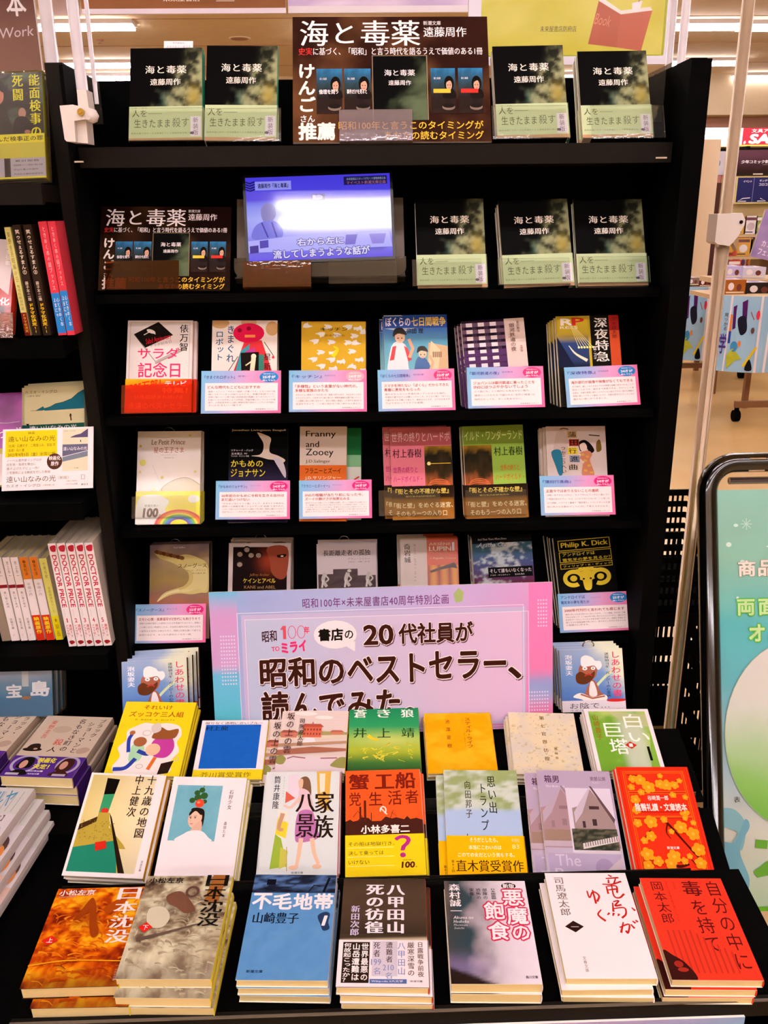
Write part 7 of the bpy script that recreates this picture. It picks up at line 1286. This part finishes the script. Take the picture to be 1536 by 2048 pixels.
def wagon(Y, xa, xb, ytop, ybot, bar, casters, leg, label, k):
    """printed skirt hung in a shallow bow round a caster wagon"""
    a = atY(xa, ytop, Y); b = atY(xb, ytop, Y); zb = atY((xa+xb)/2, ybot, Y).z; w = b.x-a.x; h = a.z-zb
    o = empty('display_wagon', ((a.x+b.x)/2, Y, 0), label, 'wagon')
    g = Geo(); n = 20; c = Print(g, (0, 0, 0), (100, 0, 0), (0, 100, 0), (0, 0, 1)); 
    flat = Geo(); cc = Print(flat, (0, 0, 0), (w, 0, 0), (0, 0, -h), (0, -1, 0), dz=4e-4); a_skirt(k)(cc)
    for V in flat.v:
        t = V[:, 0]/w; bow = .16*(1-(2*t-1)**2); V[:, 1] -= bow; V[:, 0] -= w/2; V[:, 2] += a.z
    me = flat.mesh('printed_skirt', M_print); link('printed_skirt', me, o)
    g = Geo(); pts = [(-w/2+w*i/20, -.16*(1-(2*i/20-1)**2)+.004, a.z) for i in range(21)]+[(w/2, .55, a.z), (-w/2, .55, a.z)]; m = len(pts)
    g.add([(x, y, z-.01) for x, y, z in pts]+[(x, y, z-.04) for x, y, z in pts], [tuple(range(m)), tuple(range(m, 2*m))[::-1]]+[(i, (i+1) % m, (i+1) % m+m, i+m) for i in range(m)], 'c8b090'); link('wagon_top', g.mesh('wagon_top', M_print), o)
    g = Geo(); g.box(bar[0], .0, .105, bar[1], .04, .15); link('base_bar', g.mesh('base_bar', M_bar), o)
    g = Geo(); g.box(leg-.02, .0, .15, leg+.02, .04, a.z-.04); link('leg', g.mesh('leg', M_bar), o)
    g = Geo(); g.box(leg-.02, .46, .0, leg+.02, .5, a.z-.04); link('leg', g.mesh('leg', M_bar), o)
    for x in casters:
        g = Geo(); g.box(x-.012, .0, .07, x+.012, .03, .105); g.tube([(x-.022, .02, .042), (x+.022, .02, .042)], .042, n=14); link('caster', g.mesh('caster', M_black), o)
    return o, a, b
Y1 = 8.1; k = lambda px, Y, y=780: atY(px, y, Y).x
cx = (k(1352, Y1, 580)+k(1476, Y1, 580))/2
wagon(Y1, 1352, 1476, 572, 716, (k(1348, Y1)-cx, k(1489, Y1)-cx), (k(1346, Y1)-cx, k(1481, Y1)-cx), k(1427, Y1)-cx, 'farther caster wagon with a pale blue printed skirt', 0)
Y2 = 6.35; cx = (k(1436, Y2, 600)+k(1580, Y2, 600))/2
wagon(Y2, 1436, 1600, 590, 738, (k(1460, Y2, 840)-cx, k(1585, Y2, 840)-cx), (k(1463, Y2, 850)-cx, k(1580, Y2, 850)-cx), k(1533, Y2, 840)-cx, 'nearer caster wagon with a pale blue printed skirt, at the right edge', 1)
def boxes(Y, L):
    for x0, y0, x1, y1, col, lab in L:
        a = atY(x0, y0, Y); b = atY(x1, y1, Y); g = Geo(); w = b.x-a.x; h = a.z-b.z; g.box(-w/2, 0, 0, w/2, .22, h, col); c = Print(g, (-w/2, 0, h), (w, 0, 0), (0, 0, -h), (0, -1, 0), dz=4e-4)
        c.e(30, 45, 14, 26, 'e8dce0'); c.e(68, 52, 12, 24, '6c3c30'); c.r(8, 80, 92, 90, 'e0d0b0'); g2 = Print(g, (-w/2, .22, h), (w, 0, 0), (0, -.22, 0), (0, 0, 1), dz=4e-4); g2.r(8, 12, 92, 80, 'd8ccd0'); g2.e(50, 46, 22, 20, '8c7cc0')
        o = link('product_box', g.mesh('product_box', M_print)); o.location = ((a.x+b.x)/2, Y, b.z); tag(o, lab, 'box')
boxes(8.15, [(1376, 556, 1398, 571, '807068', 'small grey box on the farther wagon, leftmost'), (1399, 558, 1422, 573, '5c1c20', 'dark red patterned box on the farther wagon')])
boxes(6.5, [(1451, 560, 1490, 589, 'a05c24', 'orange-brown patterned box on the nearer wagon'), (1492, 566, 1545, 592, '2c2420', 'black patterned box on the nearer wagon'), ])
boxes(7.4, [(1450, 533, 1484, 556, 'b8b0e0', 'lilac box behind the orange-brown box'), (1486, 535, 1530, 556, 'c8c4d8', 'pale grey-lilac box at the right edge')])
g = Geo(); z = atY(1500, 557, 7.4).z; a = atY(1440, 557, 7.35); b = atY(1600, 557, 7.35); g.box(a.x, 7.3, z-.04, b.x, 7.8, z, 'd0b898'); g.box(a.x+.05, 7.4, 0, a.x+.09, 7.44, z-.04, '80583c'); g.box(b.x-.09, 7.4, 0, b.x-.05, 7.44, z-.04, '80583c'); tag(link('low_stand', g.mesh('low_stand', M_print)), 'low cream stand holding lilac boxes', 'stand')
p = atZ(1343, 690, 0); o = empty('dark_bin', (p.x-.05, p.y, 0), 'dark bin with a white mark standing beside the cream banner', 'bin'); g = Geo(); g.lathe([(.0, 0), (.09, 0), (.11, .26), (.1, .3), (.0, .31)], n=20); link('bin_body', g.mesh('bin_body', M_black, True), o)
# lavender light patch in the floor is a real reflection; cleaning
bpy.data.objects.remove(_go)
SC.view_layers[0].update()
for o in SC.objects:
    if 'label' in o and o.get('kind') != 'structure':
        n = len(o['label'].split())
        if not 4 <= n <= 16: print('LABEL', n, o['label'])
